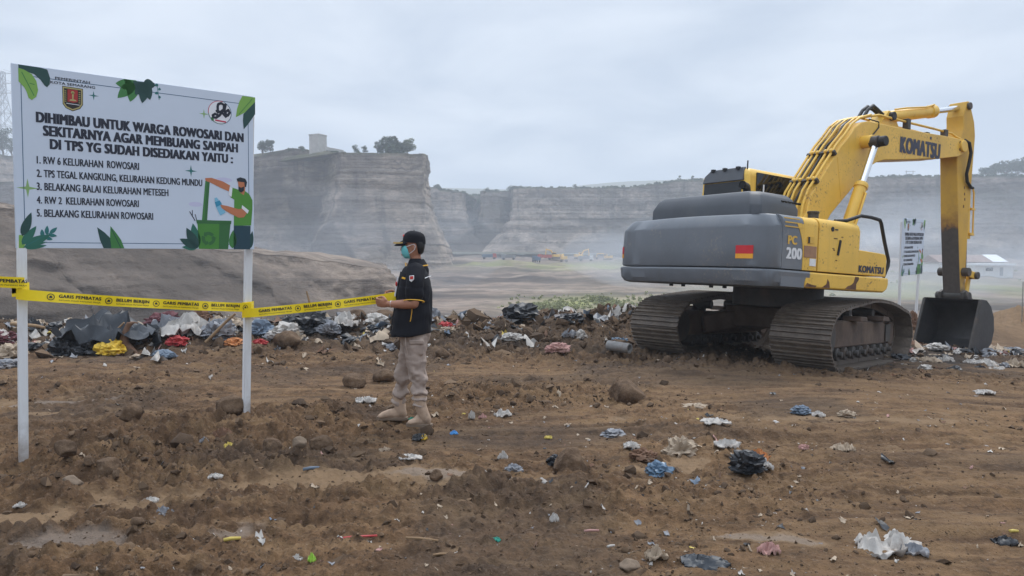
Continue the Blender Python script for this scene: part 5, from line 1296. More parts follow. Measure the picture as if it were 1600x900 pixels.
# ---------------------------------------------------------------- barrier tape
def tape():
    root = empty('barrier_tape', at(205, 465, 6.0)); root.location.z = 1.1
    o = Vector(root.location)
    tag(root, 'yellow barrier tape wound round the white posts and held by the man', 'barrier tape')
    Yl, Yr, Yp = 5.43, 6.55, 6.62
    hw = 0.041
    def strip(pts, name='ribbon', n=90, sag=0.0, twist=0.0, up0=None):
        """ribbon through centre points; returns a map (s metres, t -1..1) -> point"""
        pts = [Vector(p) - o for p in pts]
        d = [0]
        for a, b in zip(pts, pts[1:]): d.append(d[-1] + (b - a).length)
        L = d[-1]
        def C_(s):
            k = max(0, min(len(pts) - 2, next((i for i in range(len(d) - 1) if s <= d[i + 1]), len(d) - 2)))
            t = (s - d[k]) / (d[k + 1] - d[k]); p = pts[k].lerp(pts[k + 1], t)
            p.z -= sag * 4 * (s / L) * (1 - s / L)
            return p
        def F(s, t, out_=0.0):
            e = .01; tg = (C_(min(L, s + e)) - C_(max(0, s - e))).normalized()
            up = Vector((0, 0, 1)) - tg * tg.z; up.normalize()
            nrm = tg.cross(up)                      # towards the viewer
            rip = .005 * math.sin(s * 11 + t)
            w = hw * (1 - .05 * abs(math.sin(s * 5)))
            return C_(s) + up * (t * w) + nrm * (out_ + rip)
        mb = MB(); rg = []
        for i in range(n + 1):
            s = L * i / n
            rg.append([F(s, -1, 0), F(s, 1, 0), F(s, 1, -.0012), F(s, -1, -.0012)])
        mb.rings(rg); mb.build(name, M['tape'], root, 0, 60)
        return F, L
    def letters(F, L, start, first=0):
        s = start; k = first
        def out_(mb, nm):
            me = bpy.data.meshes.new(nm); me.from_pydata(mb.v, [], mb.f); mesh_obj(nm, me, M['black_ink'], root)
        while s < L:
            body = ('GARIS PEMBATAS', 'BELUM BERIJIN')[k % 2]; wd = (.285, .245)[k % 2]
            if s + wd < L + .02 and s > -.02:
                mb = MB()
                put_text(mb, body, lambda x, z: F(s + x, -.02 + z / hw, .0028), wd, .026, .07)
                put_text(mb, 'SATUAN POLISI PAMONG PRAJA', lambda x, z: F(s + x, -.62 + z / hw, .0028), wd, .011, .0)
                out_(mb, 'tape_lettering')
            c = s + wd + .055
            if c + .03 < L and c > .03:      # round seal outline
                mb = MB()
                for i in range(18):
                    a0, a1 = 2 * math.pi * i / 18, 2 * math.pi * (i + 1) / 18
                    mb.add([F(c + r * math.cos(a), r * math.sin(a) / hw, .0028) for a, r in ((a0, .026), (a1, .026), (a1, .021), (a0, .021))], [(0, 1, 2, 3)])
                mb.add([F(c + x, z / hw, .0028) for x, z in ((-.012, -.008), (.012, -.008), (.006, .010), (-.006, .010))], [(0, 1, 2, 3)])
                out_(mb, 'tape_seal')
            s += wd + .11; k += 1
    F, L = strip([at(-140, 424, 4.95), at(38, 442, Yl)], sag=.015); letters(F, L, .04, first=1); 
    F, L = strip([at(25, 459, Yl), at(40, 460.5, Yl), at(382, 480, Yr - .005), at(393, 481, Yr - .012)], sag=.012, n=140); letters(F, L, -.07, first=1)
    F, L = strip([at(382, 489, Yr - .02), at(394, 488.5, Yr - .02), at(600, 466, Yp - .03), at(618, 463, Yp)], sag=.008, n=120); letters(F, L, .13, first=0)
    # turns round the posts
    for px, Y, rows in ((32.2, YL_POST := 5.50, (450, 455)), (387.5, 6.63, (478, 489))):
        for r_ in rows:
            c = at(px, r_, Y) - o; mb = MB()
            mb.rings([[(c.x + sx * (.037 + e), c.y + sy * (.040 + e), c.z + z + sx * .004) for e, z in ((0, -hw * .9), (0, hw * .9), (.0015, hw * .9), (.0015, -hw * .9))] for sx, sy in ((-1, -1), (1, -1), (1, 1), (-1, 1), (-1, -1))], cap=False)
            mb.build('wrap', M['tape'], root, 0, None)
tape()
# ---------------------------------------------------------------- the man
for nm, c, r_ in (('man_skin', (0.36, 0.165, 0.098), 0.55), ('black_cloth', (0.0085, 0.009, 0.013), 0.85), ('trouser_cloth', (0.345, 0.272, 0.228), 0.9), ('boot_suede', (0.44, 0.315, 0.225), 0.9), ('boot_sole', (0.19, 0.14, 0.10), 0.9),
                  ('gold_piping', (0.82, 0.44, 0.035), 0.6), ('mask_teal', (0.17, 0.57, 0.60), 0.8), ('white_cloth', (0.75, 0.75, 0.76), 0.8), ('hair_black', (0.008, 0.008, 0.009), 0.5), ('patch_red', (0.55, 0.045, 0.035), 0.8), ('watch_steel', (0.65, 0.66, 0.68), 0.3), ('eye_dark', (0.02, 0.012, 0.01), 0.2)):
    M[nm] = simple(nm, c, r_, 0.12 if nm in ('trouser_cloth', 'boot_suede', 'man_skin') else 0.08, 14, bmp=0.12 if 'cloth' in nm else 0.0, bscale=220, dirt=(0.20, 0.13, 0.085) if nm.startswith('boot') else None, dirt_amt=0.7, metal=0.8 if nm == 'watch_steel' else 0, spec=0.25 if 'cloth' in nm else 0.4)

M['braid'] = simple('cap_braid', (0.42, 0.27, 0.07), .5)
def catmull(pts, n):
    c = [Vector(p) for p in pts]; c = [c[0] * 2 - c[1]] + c + [c[-1] * 2 - c[-2]]; o = []
    for i in range(1, len(c) - 2):
        for t in np.linspace(0, 1, n, endpoint=False):
            p0, p1, p2, p3 = c[i - 1], c[i], c[i + 1], c[i + 2]
            o.append(.5 * ((2 * p1) + (p2 - p0) * t + (2 * p0 - 5 * p1 + 4 * p2 - p3) * t * t + (3 * p1 - 3 * p2 + p3 - p0) * t ** 3))
    return o + [c[-2]]
def limb(mb, pts, radii, n=4, seg=14, ref=None, mi=0):
    """tapered limb through joints; radii scalars or (a, b); rounded ends"""
    P = catmull(pts, n); rr = [(r, r) if not isinstance(r, tuple) else r for r in radii]
    k = len(radii); R_ = []
    for i in range(len(P)):
        t = i / n; j = min(int(t), k - 2); f = t - j
        R_.append((rr[j][0] * (1 - f) + rr[j + 1][0] * f, rr[j][1] * (1 - f) + rr[j + 1][1] * f))
    d0 = (P[0] - P[1]).normalized(); d1 = (P[-1] - P[-2]).normalized()
    e0 = min(R_[0]); e1 = min(R_[-1])
    P = [P[0] + d0 * e0 * .85, P[0] + d0 * e0 * .5] + P + [P[-1] + d1 * e1 * .5, P[-1] + d1 * e1 * .85]
    R_ = [(R_[0][0] * .45, R_[0][1] * .45), (R_[0][0] * .85, R_[0][1] * .85)] + R_ + [(R_[-1][0] * .85, R_[-1][1] * .85), (R_[-1][0] * .45, R_[-1][1] * .45)]
    mb.tube(P, R_, seg, mi, True, ref)

def man():
    """faces -x; local origin on the ground between the boots; y towards the viewer is negative"""
    PX, PY = -0.885, 6.65
    root = empty('person', (PX, PY, 0.0)); zoff = 0.0
    tag(root, 'man in black cap, teal face mask, black shirt and khaki trousers holding yellow tape', 'person')
    def X(px, Y=6.65): return (px - 800) / F_PX * Y - PX
    def Z(py, Y=6.65): return CAM_H - (py - HOR) / F_PX * Y
    L = -1  # near side (left arm) is -y
    # --- body: head, neck, torso core, arms, hands as one surface
    b = MB()
    hx = .005
    # head: horizontal rings (z, front x, back x, half width)
    hr = [(1.505, -.075, .035, .040), (1.52, -.098, .052, .056), (1.545, -.106, .068, .066), (1.575, -.104, .082, .071), (1.605, -.100, .092, .075), (1.635, -.097, .098, .077), (1.665, -.096, .098, .077), (1.695, -.090, .092, .073), (1.72, -.072, .076, .060), (1.737, -.04, .045, .035)]
    rg = []
    for z, f, k, w in hr:
        c = (f + k) / 2; a = (k - f) / 2
        rg.append([(hx + c + a * math.cos(t) * (1 if math.cos(t) > 0 else 1.0), w * math.sin(t) * (1.0 if math.cos(t) > -.3 else .93), z) for t in np.linspace(0, 2 * math.pi, 20, endpoint=False)])
    b.rings(rg)
    limb(b, [(-.094, 0, 1.645), (-.112, 0, 1.612), (-.118, 0, 1.590)], [.010, .013, .017], 3, 10)          # nose
    b.ball((-.112, 0, 1.545), (.012, .024, .008)); b.ball((-.110, 0, 1.535), (.012, .020, .008))         # lips under the mask
    for sy in (-1, 1):
        b.ball((.012, sy * .078, 1.612), (.019, .010, .032))
        b.ball((-.085, sy * .034, 1.655), (.014, .022, .008))                                                # brow
    limb(b, [(.035, 0, 1.40), (.022, 0, 1.46), (.010, 0, 1.55)], [.066, .056, .056], 3, 14)
    limb(b, [(.02, 0, .86), (.01, 0, 1.05), (.02, 0, 1.25), (.04, 0, 1.38)], [(.12, .09), (.12, .085), (.13, .085), (.09, .06)], 3, 16, ref=(1, 0, 0))
    # arms. near arm: shoulder, elbow, wrist
    def arm(sy, el, wr):
        sh = (.045, sy * .175, 1.345)
        limb(b, [sh, ((sh[0] + el[0]) / 2 + .004, (sh[1] + el[1]) / 2 + sy * .008, (sh[2] + el[2]) / 2), el], [.046, .046, .042], 4, 14)
        limb(b, [el, ((el[0] * .6 + wr[0] * .4), (el[1] * .6 + wr[1] * .4), (el[2] * .6 + wr[2] * .4) - .002), wr], [.042, .043, .028], 4, 14)
    elN = (X(652), -.235, Z(474)); wrN = (X(612), -.155, Z(475)); elF = (.0, .215, 1.10); wrF = (X(624, 6.8), .115, Z(466, 6.8))
    arm(-1, elN, wrN); arm(1, elF, wrF)
    def hand(wr, dirx, palm_n, up, fl, thumb_side):
        """wr wrist, dirx pointing to the knuckles; fingers curl towards palm_n"""
        w = Vector(wr); d = Vector(dirx).normalized(); u = Vector(up); u = (u - d * u.dot(d)).normalized(); n_ = Vector(palm_n); n_ = (n_ - d * n_.dot(d) - u * n_.dot(u)).normalized()
        kn = w + d * .085
        b.tube([w, w + d * .03, w + d * .06, kn], [(.026, .018), (.036, .017), (.041, .016), (.040, .013)], 12, 0, True, n_)
        for i, (off, ln) in enumerate(((.031, .9), (.011, 1.0), (-.010, .95), (-.030, .75))):
            p0 = kn + u * off - d * .012; ln *= fl; p1 = p0 + d * (.045 * ln) + n_ * .006
            p2 = p1 + d * (.014 * ln) + n_ * (.026 * ln); p3 = p2 - d * (.012 * ln) + n_ * (.020 * ln)
            limb(b, [p0, p1, p2, p3], [.0098, .0092, .0085, .0072], 3, 8)
        t0 = w + d * .03 + u * (.032 * thumb_side); t1 = t0 + d * .03 + u * (.018 * thumb_side) + n_ * .018; t2 = t1 + d * .032 + n_ * .016 - u * (.006 * thumb_side); t3 = t2 + d * .018 - u * (.004 * thumb_side)
        limb(b, [t0, t1, t2, t3], [.014, .012, .0105, .008], 3, 8)
    hand(wrN, (-1, .22, .10), (.1, .9, .35), (.1, -.3, 1), 1.0, 1)
    hand(wrF, (-1, -.15, .12), (.0, -.9, .25), (.0, .3, 1), 1.0, 1)
    bm_ = remesh(b, .0052, 3, 'body')
    body = mesh_obj('body', bm_, M['man_skin'], root, smooth=180)
    for sy in (-1, 1):
        MB().ball((-.088, sy * .034, 1.637), (.010, .013, .009), 0, 12, 8).build('eye', M['eye_dark'], root, 0, 180)
        MB().bar((-.098, sy * .018, 1.658), (-.086, sy * .052, 1.66), .006, .008).build('eyebrow', M['hair_black'], root, .002)
    # hair: close-cropped, down the back of the head
    h = MB(); rg = []
    for z, f, k, w in ((1.545, .045, .077, .055), (1.565, .030, .092, .068), (1.60, .020, .101, .079), (1.64, .0, .107, .082), (1.69, -.05, .102, .079), (1.72, -.07, .08, .065)):
        c = (f + k) / 2; a = (k - f) / 2; rg.append([(hx + c + a * math.cos(t), w * math.sin(t), z) for t in np.linspace(0, 2 * math.pi, 20, endpoint=False)])
    h.rings(rg); h.build('hair', M['hair_black'], root, 0, 60)
    # cap: crown and curved peak with gold edge braid
    c_ = MB(); rg = []
    for z, f, k, w in ((1.655, -.112, .112, .090), (1.685, -.112, .114, .091), (1.715, -.106, .110, .087), (1.745, -.090, .095, .075), (1.765, -.062, .066, .052), (1.775, -.03, .03, .025)):
        c = (f + k) / 2; a = (k - f) / 2; rg.append([(hx + c + a * math.cos(t), w * math.sin(t), z + .012 * (-math.cos(t)) * (1 if z < 1.70 else .3)) for t in np.linspace(0, 2 * math.pi, 28, endpoint=False)])
    c_.rings(rg); cap = c_.build('cap', M['black_cloth'], root, 0, 60)
    def visor(r0, r1, lift, th, mat, nm, parent):
        mb = MB(); rows = []
        for t in np.linspace(-1.15, 1.15, 17):
            s_, cc = math.sin(t), math.cos(t)
            def pt(r, dz): return (hx - .03 - (r) * cc, .088 * s_ * (1 - .10 * (r > .1)), 1.672 + lift - .05 * (r - .085) / .09 * cc - .028 * s_ * s_ + dz)
            rows.append([pt(r0, -th), pt(r1, -th), pt(r1, th), pt(r0, th)])
        mb.rings(rows); return mb.build(nm, mat, parent, 0, 50)
    vz = visor(.078, .165, 0.004, .005, M['black_cloth'], 'peak', cap)
    visor(.150, .157, .0045, .0056, M['braid'], 'gold_braid', vz)
    MB().tube([(hx - .100, -.025, 1.718), (hx - .100, 0, 1.728), (hx - .100, .025, 1.718)], [.006, .013, .006], 8).build('cap_badge', M['patch_red'], cap, 0, 60)
    MB().ball((hx, 0, 1.776), (.008, .008, .005)).build('cap_button', M['black_cloth'], cap)
    # face mask with pleats and ear loops
    m = MB(); rg = []
    for z, f, w, bk_ in ((1.502, -.086, .034, -.02), (1.515, -.110, .050, -.03), (1.54, -.124, .066, -.035), (1.565, -.131, .074, -.042), (1.59, -.132, .076, -.05), (1.612, -.127, .074, -.062), (1.628, -.114, .062, -.075)):
        a = bk_ - f; row = []
        pl = .004 * math.sin(z * 260)
        for t in np.linspace(-1.5, 1.5, 15): row.append((hx + bk_ - (a + pl) * math.cos(t), w * math.sin(t), z))
        for t in np.linspace(1.5, -1.5, 15): row.append((hx + bk_ - (a - .006) * math.cos(t) + .001, (w - .004) * math.sin(t), z))
        rg.append(row)
    m.rings(rg); mk = m.build('face_mask', M['mask_teal'], root, 0, 50)
    for sy in (-1, 1):
        MB().tube([(-.062, sy * .074, 1.617), (-.02, sy * .083, 1.632), (.012, sy * .088, 1.643), (.028, sy * .086, 1.625), (.020, sy * .085, 1.59), (-.01, sy * .081, 1.565), (-.036, sy * .070, 1.548)], .0028, 6).build('ear_loop', M['white_cloth'], mk, 0, 60)
    # --- shirt: loose black, untucked, short sleeves
    s = MB(); rg = []
    for z, f, k, w in ((.815, X(611), X(673), .225), (.90, X(613), X(673), .222), (1.00, X(616), X(674), .215), (1.10, X(619), X(674.5), .212), (1.20, X(622), X(674.5), .215), (1.29, X(625), X(672), .215), (1.36, X(627), X(668), .195), (1.405, X(630), X(663), .150), (1.43, X(633), X(659), .105)):
        c = (f + k) / 2; a = (k - f) / 2
        rg.append([(c + a * (abs(math.cos(t)) ** .8) * np.sign(math.cos(t)), w * (abs(math.sin(t)) ** .85) * np.sign(math.sin(t)), z + (.012 * math.cos(t) if z < .85 else 0)) for t in np.linspace(0, 2 * math.pi, 30, endpoint=False)])
    s.rings(rg)
    for sy, el in ((-1, elN), (1, elF)):
        sh = Vector((.042, sy * .175, 1.365)); e = Vector(el); hem = sh.lerp(e, .74)
        limb(s, [sh + Vector((-.005, -sy * .04, .025)), sh.lerp(e, .3) + Vector((0, sy * .012, 0)), hem], [(.085, .075), (.080, .075), (.080, .074)], 4, 18)
    limb(s, [(.030, 0, 1.40), (.018, 0, 1.46)], [.074, .066], 2, 18)
    sm = remesh(s, .008, 4, 'shirt')
    v = verts_np(sm); n_ = normals_np(sm)
    d = .006 * fbm(v[:, 0] * 9, v[:, 1] * 9, v[:, 2] * 5, 3, 801) + .004 * np.sin(v[:, 2] * 34 + 5 * fbm(v[:, 0] * 6, v[:, 1] * 6, v[:, 2] * 4, 2, 802)) * (v[:, 2] < 1.25)
    set_verts(sm, v + n_ * d[:, None])
    shirt = mesh_obj('shirt', sm, M['black_cloth'], root, smooth=180)
    G = M['gold_piping']
    # collar with gold edge
    cl = MB(); rg = []
    for t in np.linspace(-2.55, 2.55, 25):
        cx, cy = math.cos(t), math.sin(t)
        r0, r1 = .066, .094
        zt = 1.485 - .018 * (1 - cx) * .5; zb = zt - .050 - .014 * (1 - cx) * .5
        rg.append([(.022 + r0 * cx, r0 * cy, zt), (.026 + r1 * cx, r1 * cy * 1.05, zb), (.026 + (r1 + .006) * cx, (r1 + .006) * cy * 1.05, zb + .006), (.022 + (r0 + .006) * cx, (r0 + .006) * cy, zt + .008)])
    cl.rings(rg); co = cl.build('collar', M['black_cloth'], shirt, 0, 60)
    MB().tube([(.027 + .101 * math.cos(t), .106 * math.sin(t), 1.485 - .018 * (1 - math.cos(t)) * .5 - .048 - .014 * (1 - math.cos(t)) * .5) for t in np.linspace(-2.55, 2.55, 25)], .0056, 6).build('gold_piping', G, co, 0, 60)
    for sy in (-1,  1):
        a0 = Vector((.027 + .101 * math.cos(2.55), sy * .106 * math.sin(2.55), 1.413)); MB().tube([a0, a0 + Vector((-.012, -sy * .015, .045))], .005, 6).build('gold_piping', G, co, 0, 60)
    # sleeve hems, side line, shoulder line, badge, patch, zip front and lanyard
    for sy, el in ((-1, elN), (1, elF)):
        sh = Vector((.042, sy * .175, 1.365)); e = Vector(el); hem = sh.lerp(e, .745) + Vector((0, sy * 0.004, 0)); ax = (e - sh).normalized()
        u = ax.cross(Vector((0, 1, 0))).normalized(); w = ax.cross(u)
        MB().tube([hem + ax * .045 + u * (.088 * math.cos(t)) + w * (.085 * math.sin(t)) for t in np.linspace(0, 2 * math.pi, 28)], .0042, 6, cap=False).build('gold_piping', G, shirt, 0, 60)
    def on_shirt(px, py, side=-1):
        """nearest shirt surface point on the near side at that photo place"""
        x, z = X(px, 6.45), Z(py, 6.45); k = np.where((np.abs(v[:, 0] - x) < .03) & (np.abs(v[:, 2] - z) < .03))[0]
        y = v[k, 1].min() if len(k) else -.2
        return Vector((x, y - .004, z))
    MB().tube([on_shirt(644, 482), on_shirt(643.5, 490), on_shirt(642, 500), on_shirt(641, 504)], .0035, 6).build('gold_piping', G, shirt, 0, 60)
    MB().tube([on_shirt(665, 436), on_shirt(668, 434.5), on_shirt(671, 433.5)], .003, 6).build('gold_piping', M['white_cloth'], shirt, 0, 60)
    p = on_shirt(632, 436); MB().bar(p + Vector((-.016, -.004, .004)), p + Vector((.014, -.004, -.004)), .006, .016).build('name_badge', G, shirt, .002)
    p = on_shirt(645, 436); q = MB(); q.prism([(-.018, .022), (.022, .026), (.022, -.010), (.0, -.032), (-.017, -.018)], -.012, .002); po = q.build('shoulder_patch', M['white_cloth'], shirt, .002, loc=p + Vector((0, -.004, 0)))
    q = MB(); q.prism([(-.012, .017), (.017, .020), (.016, -.006), (-.011, -.010)], -.0145, -.010); q.build('patch_field', M['patch_red'], po, .001)
    fx = lambda z: np.interp(z, [.82, 1.0, 1.2, 1.3, 1.38], [X(611), X(616), X(622), X(625), X(628)]) - .006
    MB().tube([(fx(z), -.02, z) for z in np.linspace(.83, 1.38, 12)], .006, 6).build('zip', M['black_cloth'], shirt, 0, 60)
    MB().tube([(fx(z) - .008, -.055, z) for z in np.linspace(1.16, 1.33, 8)], (.008), 6).build('lanyard', M['white_cloth'], root, 0, 60)
    MB().ball((fx(1.27) - .012, -.06, 1.27), (.010, .018, .022)).build('lanyard_tag', M['patch_red'], root, 0, 60)
    # --- trousers: loose cargo, gathered over the boots
    t_ = MB()
    kn = {-1: (X(652, 6.53), -.115, Z(592, 6.53)), 1: (X(629, 6.77), .115, Z(590, 6.77))}
    an = {-1: (X(655, 6.52), -.125, Z(633, 6.52)), 1: (X(622, 6.82), .145, Z(630, 6.82))}
    limb(t_, [(.0, 0, .98), (.0, 0, .88), (.005, 0, .80)], [(.172, .14), (.175, .145), (.162, .14)], 3, 22, ref=(1, 0, 0))
    for sy in (-1, 1):
        hip = (.012 if sy < 0 else -.005, sy * .088, .83)
        limb(t_, [hip, tuple((np.array(hip) * .5 + np.array(kn[sy]) * .5)), kn[sy], tuple(np.array(kn[sy]) * .45 + np.array(an[sy]) * .55 + np.array([.006, 0, 0])), an[sy]], [(.106, .106), (.090, .090), (.070, .070), (.068, .068), (.057, .057)], 5, 20, ref=(1, 0, 0))
        limb(t_, [(.04 + hip[0], sy * .165, .77), (.045 + hip[0] * .5, sy * .172, .66)], [(.062, .02), (.062, .02)], 3, 12, ref=(0, 1, 0))   # cargo pocket
    tm = remesh(t_, .0075, 3, 'trousers')
    v2 = verts_np(tm); n2 = normals_np(tm); w = fbm(v2[:, 0] * 7, v2[:, 1] * 7, v2[:, 2] * 6, 3, 811)
    low = sstep(.56, .30, v2[:, 2]) if False else np.clip((.60 - v2[:, 2]) / .3, 0, 1)
    d = .004 - .011 * np.abs(fbm(v2[:, 0] * 7 + 3, v2[:, 1] * 7, v2[:, 2] * 13, 3, 813)) * (1 + low) + .005 * fbm(v2[:, 0] * 16, v2[:, 1] * 16, v2[:, 2] * 9, 3, 812) + (.003 + .010 * low) * np.sin(v2[:, 2] * (52 + 30 * low) + 6 * w + 9 * v2[:, 0]) + .008 * np.sin(v2[:, 2] * 26 + 14 * v2[:, 0] + 5 * w) * np.exp(-((v2[:, 2] - .44) / .1) ** 2)
    set_verts(tm, v2 + n2 * d[:, None])
    tr = mesh_obj('trousers', tm, M['trouser_cloth'], root, smooth=180)
    MB().tube([(-.05, -.205, .855), (-.045, -.212, .74), (-.03, -.208, .66)], .004, 6).build('pocket_seam', M['trouser_cloth'], tr, 0, 60)
    fl = MB().box((.048, -.197, .765), (.125, .012, .035)); fl.build('pocket_flap', M['trouser_cloth'], tr, .005)
    # --- boots
    for sy, (toe, heel, Y) in ((-1, ((633, 672), (674, 664), 6.50)), (1, ((589, 657), (637, 654), 6.85))):
        g0 = 0.0; y = an[sy][1]
        tx, hx_ = X(toe[0], Y), X(heel[0], Y); ax = an[sy][0]
        bo = MB()
        limb(bo, [(ax, y, .27), (ax + .004, y, .20), (ax * .5 + (hx_ - .05) * .5, y, .12), (hx_ - .055, y, .07)], [(.058, .056), (.058, .054), (.058, .050), (.055, .045)], 4, 16, ref=(1, 0, 0))
        limb(bo, [(hx_ - .045, y, .060), (hx_ - .12, y, .062), (tx + .09, y - .006, .054), (tx + .035, y - .010, .040)], [(.040, .044), (.044, .052), (.047, .038), (.040, .026)], 4, 16, ref=(0, 0, 1))
        bmh = remesh(bo, .0065, 4, 'boot'); vv = verts_np(bmh); nn = normals_np(bmh)
        set_verts(bmh, vv + nn * (.004 * fbm(vv[:, 0] * 14, vv[:, 1] * 14, vv[:, 2] * 20, 3, 820))[:, None])
        bt = mesh_obj('boot', bmh, M['boot_suede'], root, smooth=180)
        so = MB(); rows = []
        for i in range(11):
            u = i / 10; xx = hx_ + .002 + (tx - hx_ - .002) * u; w_ = .044 * (1 - .35 * abs(u - .3)) * (1 if 0 < i < 10 else .62)
            rows.append([(xx, y - w_ - .003 * u, .003), (xx, y + w_, .003), (xx, y + w_, .030 + .008 * u * u), (xx, y - w_ - .003 * u, .030 + .008 * u * u)])
        so.rings(rows); so.build('sole', M['boot_sole'], bt, .005)
        lc = MB()
        for k in range(5):
            zz = .095 + k * .036; xx = np.interp(zz, [.09, .15, .27], [tx + .125, ax - .058, ax - .062]); lc.bar((xx, y - .024, zz), (xx + .003, y + .024, zz + .008), .006, .006)
        lc.build('laces', M['boot_sole'], bt, .001)
    # watch on the near wrist
    wv = Vector(wrN) + Vector((.022, -.004, 0)); MB().tube([wv + Vector((-.009, 0, 0)), wv + Vector((.009, 0, 0))], [(.034, .032), (.034, .032)], 16).build('wrist_watch', M['watch_steel'], root, .003, 50)
    # head and headgear a little smaller, about the base of the neck
    for o in [o for o in bpy.data.objects if o.name.split('.')[0] in ('body', 'eye', 'eyebrow', 'hair', 'cap', 'peak', 'gold_braid', 'cap_badge', 'cap_button', 'face_mask', 'ear_loop') and (o.parent == root or (o.parent and o.parent.parent == root))]:
        q = verts_np(o.data).copy(); w = np.clip((q[:, 2] - 1.44) / .05, 0, 1) * .09
        q = q - (q - np.array([.02, 0, 1.44])) * w[:, None]; set_verts(o.data, q)
    root.location.z = gz(PX, PY - .05) + .004
    return root
man()
# ---------------------------------------------------------------- rubbish, rocks and other things lying about
def on_ground(px, py):
    """ground point seen at a photo pixel"""
    d = ray(px, py); Y = np.arange(3.0, 26, 0.04); t = Y / d.y
    x, z = d.x * t, CAM_H + d.z * t
    k = np.nonzero(z < ground(x, Y))[0]
    k = k[0] if len(k) else 280
    return Vector((x[k], Y[k], z[k]))
def sheet_mesh(name, w, l, h, seed, n=18, rag=0.25, thick=0.004):
    """crumpled torn sheet: ridged folds, ragged outline, real thickness"""
    g = np.linspace(-1, 1, n); U, V = np.meshgrid(g, g)
    r = 1 + rag * fbm(U * 1.5, V * 1.5, seed, 3, seed) 
    dx = .30 * fbm(U * 1.8, V * 1.8, 3.3, 3, seed + 1); dy = .30 * fbm(U * 1.8, V * 1.8, 7.7, 3, seed + 2)
    rad = np.sqrt(U ** 2 + V ** 2); sq = np.where(rad > 1.05, 1.05 / np.maximum(rad, 1e-6), 1) * .35 + .65
    x = (U * r * sq + dx) * w / 2; y = (V * r * sq + dy) * l / 2
    f = np.abs(fbm(U * 1.7 + 5, V * 1.7, 1.1, 4, seed + 3)) * 1.9
    z = h * np.clip(1 - 1.6 * f, 0, 1) * np.clip(1.15 - rad * .75, 0.08, 1) + .25 * h * np.abs(fbm(U * 5, V * 5, 0, 2, seed + 4))
    top = np.stack([x, y, z + thick], -1).reshape(-1, 3); bot = np.stack([x, y, z - thick], -1).reshape(-1, 3)
    q = grid_quads(n, n); m = n * n
    edge = [i for i in range(n)] + [i * n + n - 1 for i in range(1, n)] + [m - 2 - i for i in range(n - 1)] + [(n - 2 - i) * n for i in range(n - 2)]
    e = np.array(edge); e2 = np.roll(e, -1)
    side = np.stack([e, e + m, e2 + m, e2], -1)
    return np_mesh(name, np.concatenate([top, bot]), np.concatenate([q, q[:, ::-1] + m, side]))
def bundle_mesh(name, w, l, h, seed, sub=4, sharp=0.55):
    """knotted bag or wad of cloth with creases"""
    v, f = ico(sub)
    c = np.abs(fbm(v[:, 0] * 1.9 + seed, v[:, 1] * 1.9, v[:, 2] * 1.9, 4, seed)) ; c2 = np.abs(fbm(v[:, 0] * 4.5, v[:, 1] * 4.5 + seed, v[:, 2] * 4.5, 3, seed + 9))
    r = 0.72 + sharp * (0.6 - 1.9 * c) + .38 * (0.35 - c2) + .25 * fbm(v[:, 0], v[:, 1], v[:, 2] + seed, 2, seed + 5)
    p = v * r[:, None] * np.array([w / 2, l / 2, h / 2]) * 1.15
    p[:, 2] = np.where(p[:, 2] < 0, p[:, 2] * .45, p[:, 2]) + h * .16
    return np_mesh(name, p, f)
def rock_mesh(name, w, l, h, seed, sub=4):
    v, f = ico(sub); rg = np.random.default_rng(seed)
    r = np.ones(len(v))
    for _ in range(11):                                  # chip flats off a rounded stone
        n_ = rg.normal(size=3); n_ /= np.linalg.norm(n_); d = rg.uniform(.62, .95); k = v @ n_
        r = np.where(k * r > d, np.minimum(r, d / np.maximum(k, 1e-3)), r)
    r = r * (1 + .10 * fbm(v[:, 0] * 2 + seed, v[:, 1] * 2, v[:, 2] * 2, 4, seed) + .05 * fbm(v[:, 0] * 9 + seed, v[:, 1] * 9, v[:, 2] * 9, 3, seed + 1))
    return np_mesh(name, v * r[:, None] * np.array([w / 2, l / 2, h / 2]), f)
for nm, c, r_, dirt in (('rag_white', (0.42, 0.39, 0.355), .7, 1), ('rag_cream', (0.36, 0.28, 0.20), .85, 1), ('rag_grey', (0.19, 0.195, 0.21), .6, 1), ('rag_black', (0.016, 0.017, 0.02), .45, 0), ('tarp_black', (0.022, 0.027, 0.034), .5, 0),
                        ('rag_brown', (0.16, 0.085, 0.05), .9, 1), ('rag_maroon', (0.115, 0.035, 0.04), .85, 0), ('rag_red', (0.36, 0.03, 0.03), .7, 0), ('rag_yellow', (0.62, 0.40, 0.03), .55, 0), ('bag_blue', (0.095, 0.155, 0.225), .35, 0), ('rag_blue', (0.12, 0.155, 0.20), .7, 0),
                        ('rag_pink', (0.40, 0.22, 0.19), .8, 1), ('rag_orange', (0.42, 0.16, 0.05), .8, 0), ('lime', (0.36, 0.60, 0.08), .5, 0), ('bright_blue', (0.05, 0.24, 0.55), .4, 0), ('teal', (0.03, 0.30, 0.22), .5, 0), ('straw', (0.50, 0.38, 0.08), .6, 0), ('stick_red', (0.45, 0.05, 0.05), .5, 0), ('wood', (0.27, 0.175, 0.095), .9, 0), ('pipe_grey', (0.21, 0.20, 0.19), .7, 1)):
    M[nm] = simple(nm, c, r_, 0.2, 9, bmp=0.35, bscale=28, dirt=(0.13, 0.088, 0.058) if dirt else None, dirt_amt=0.95)
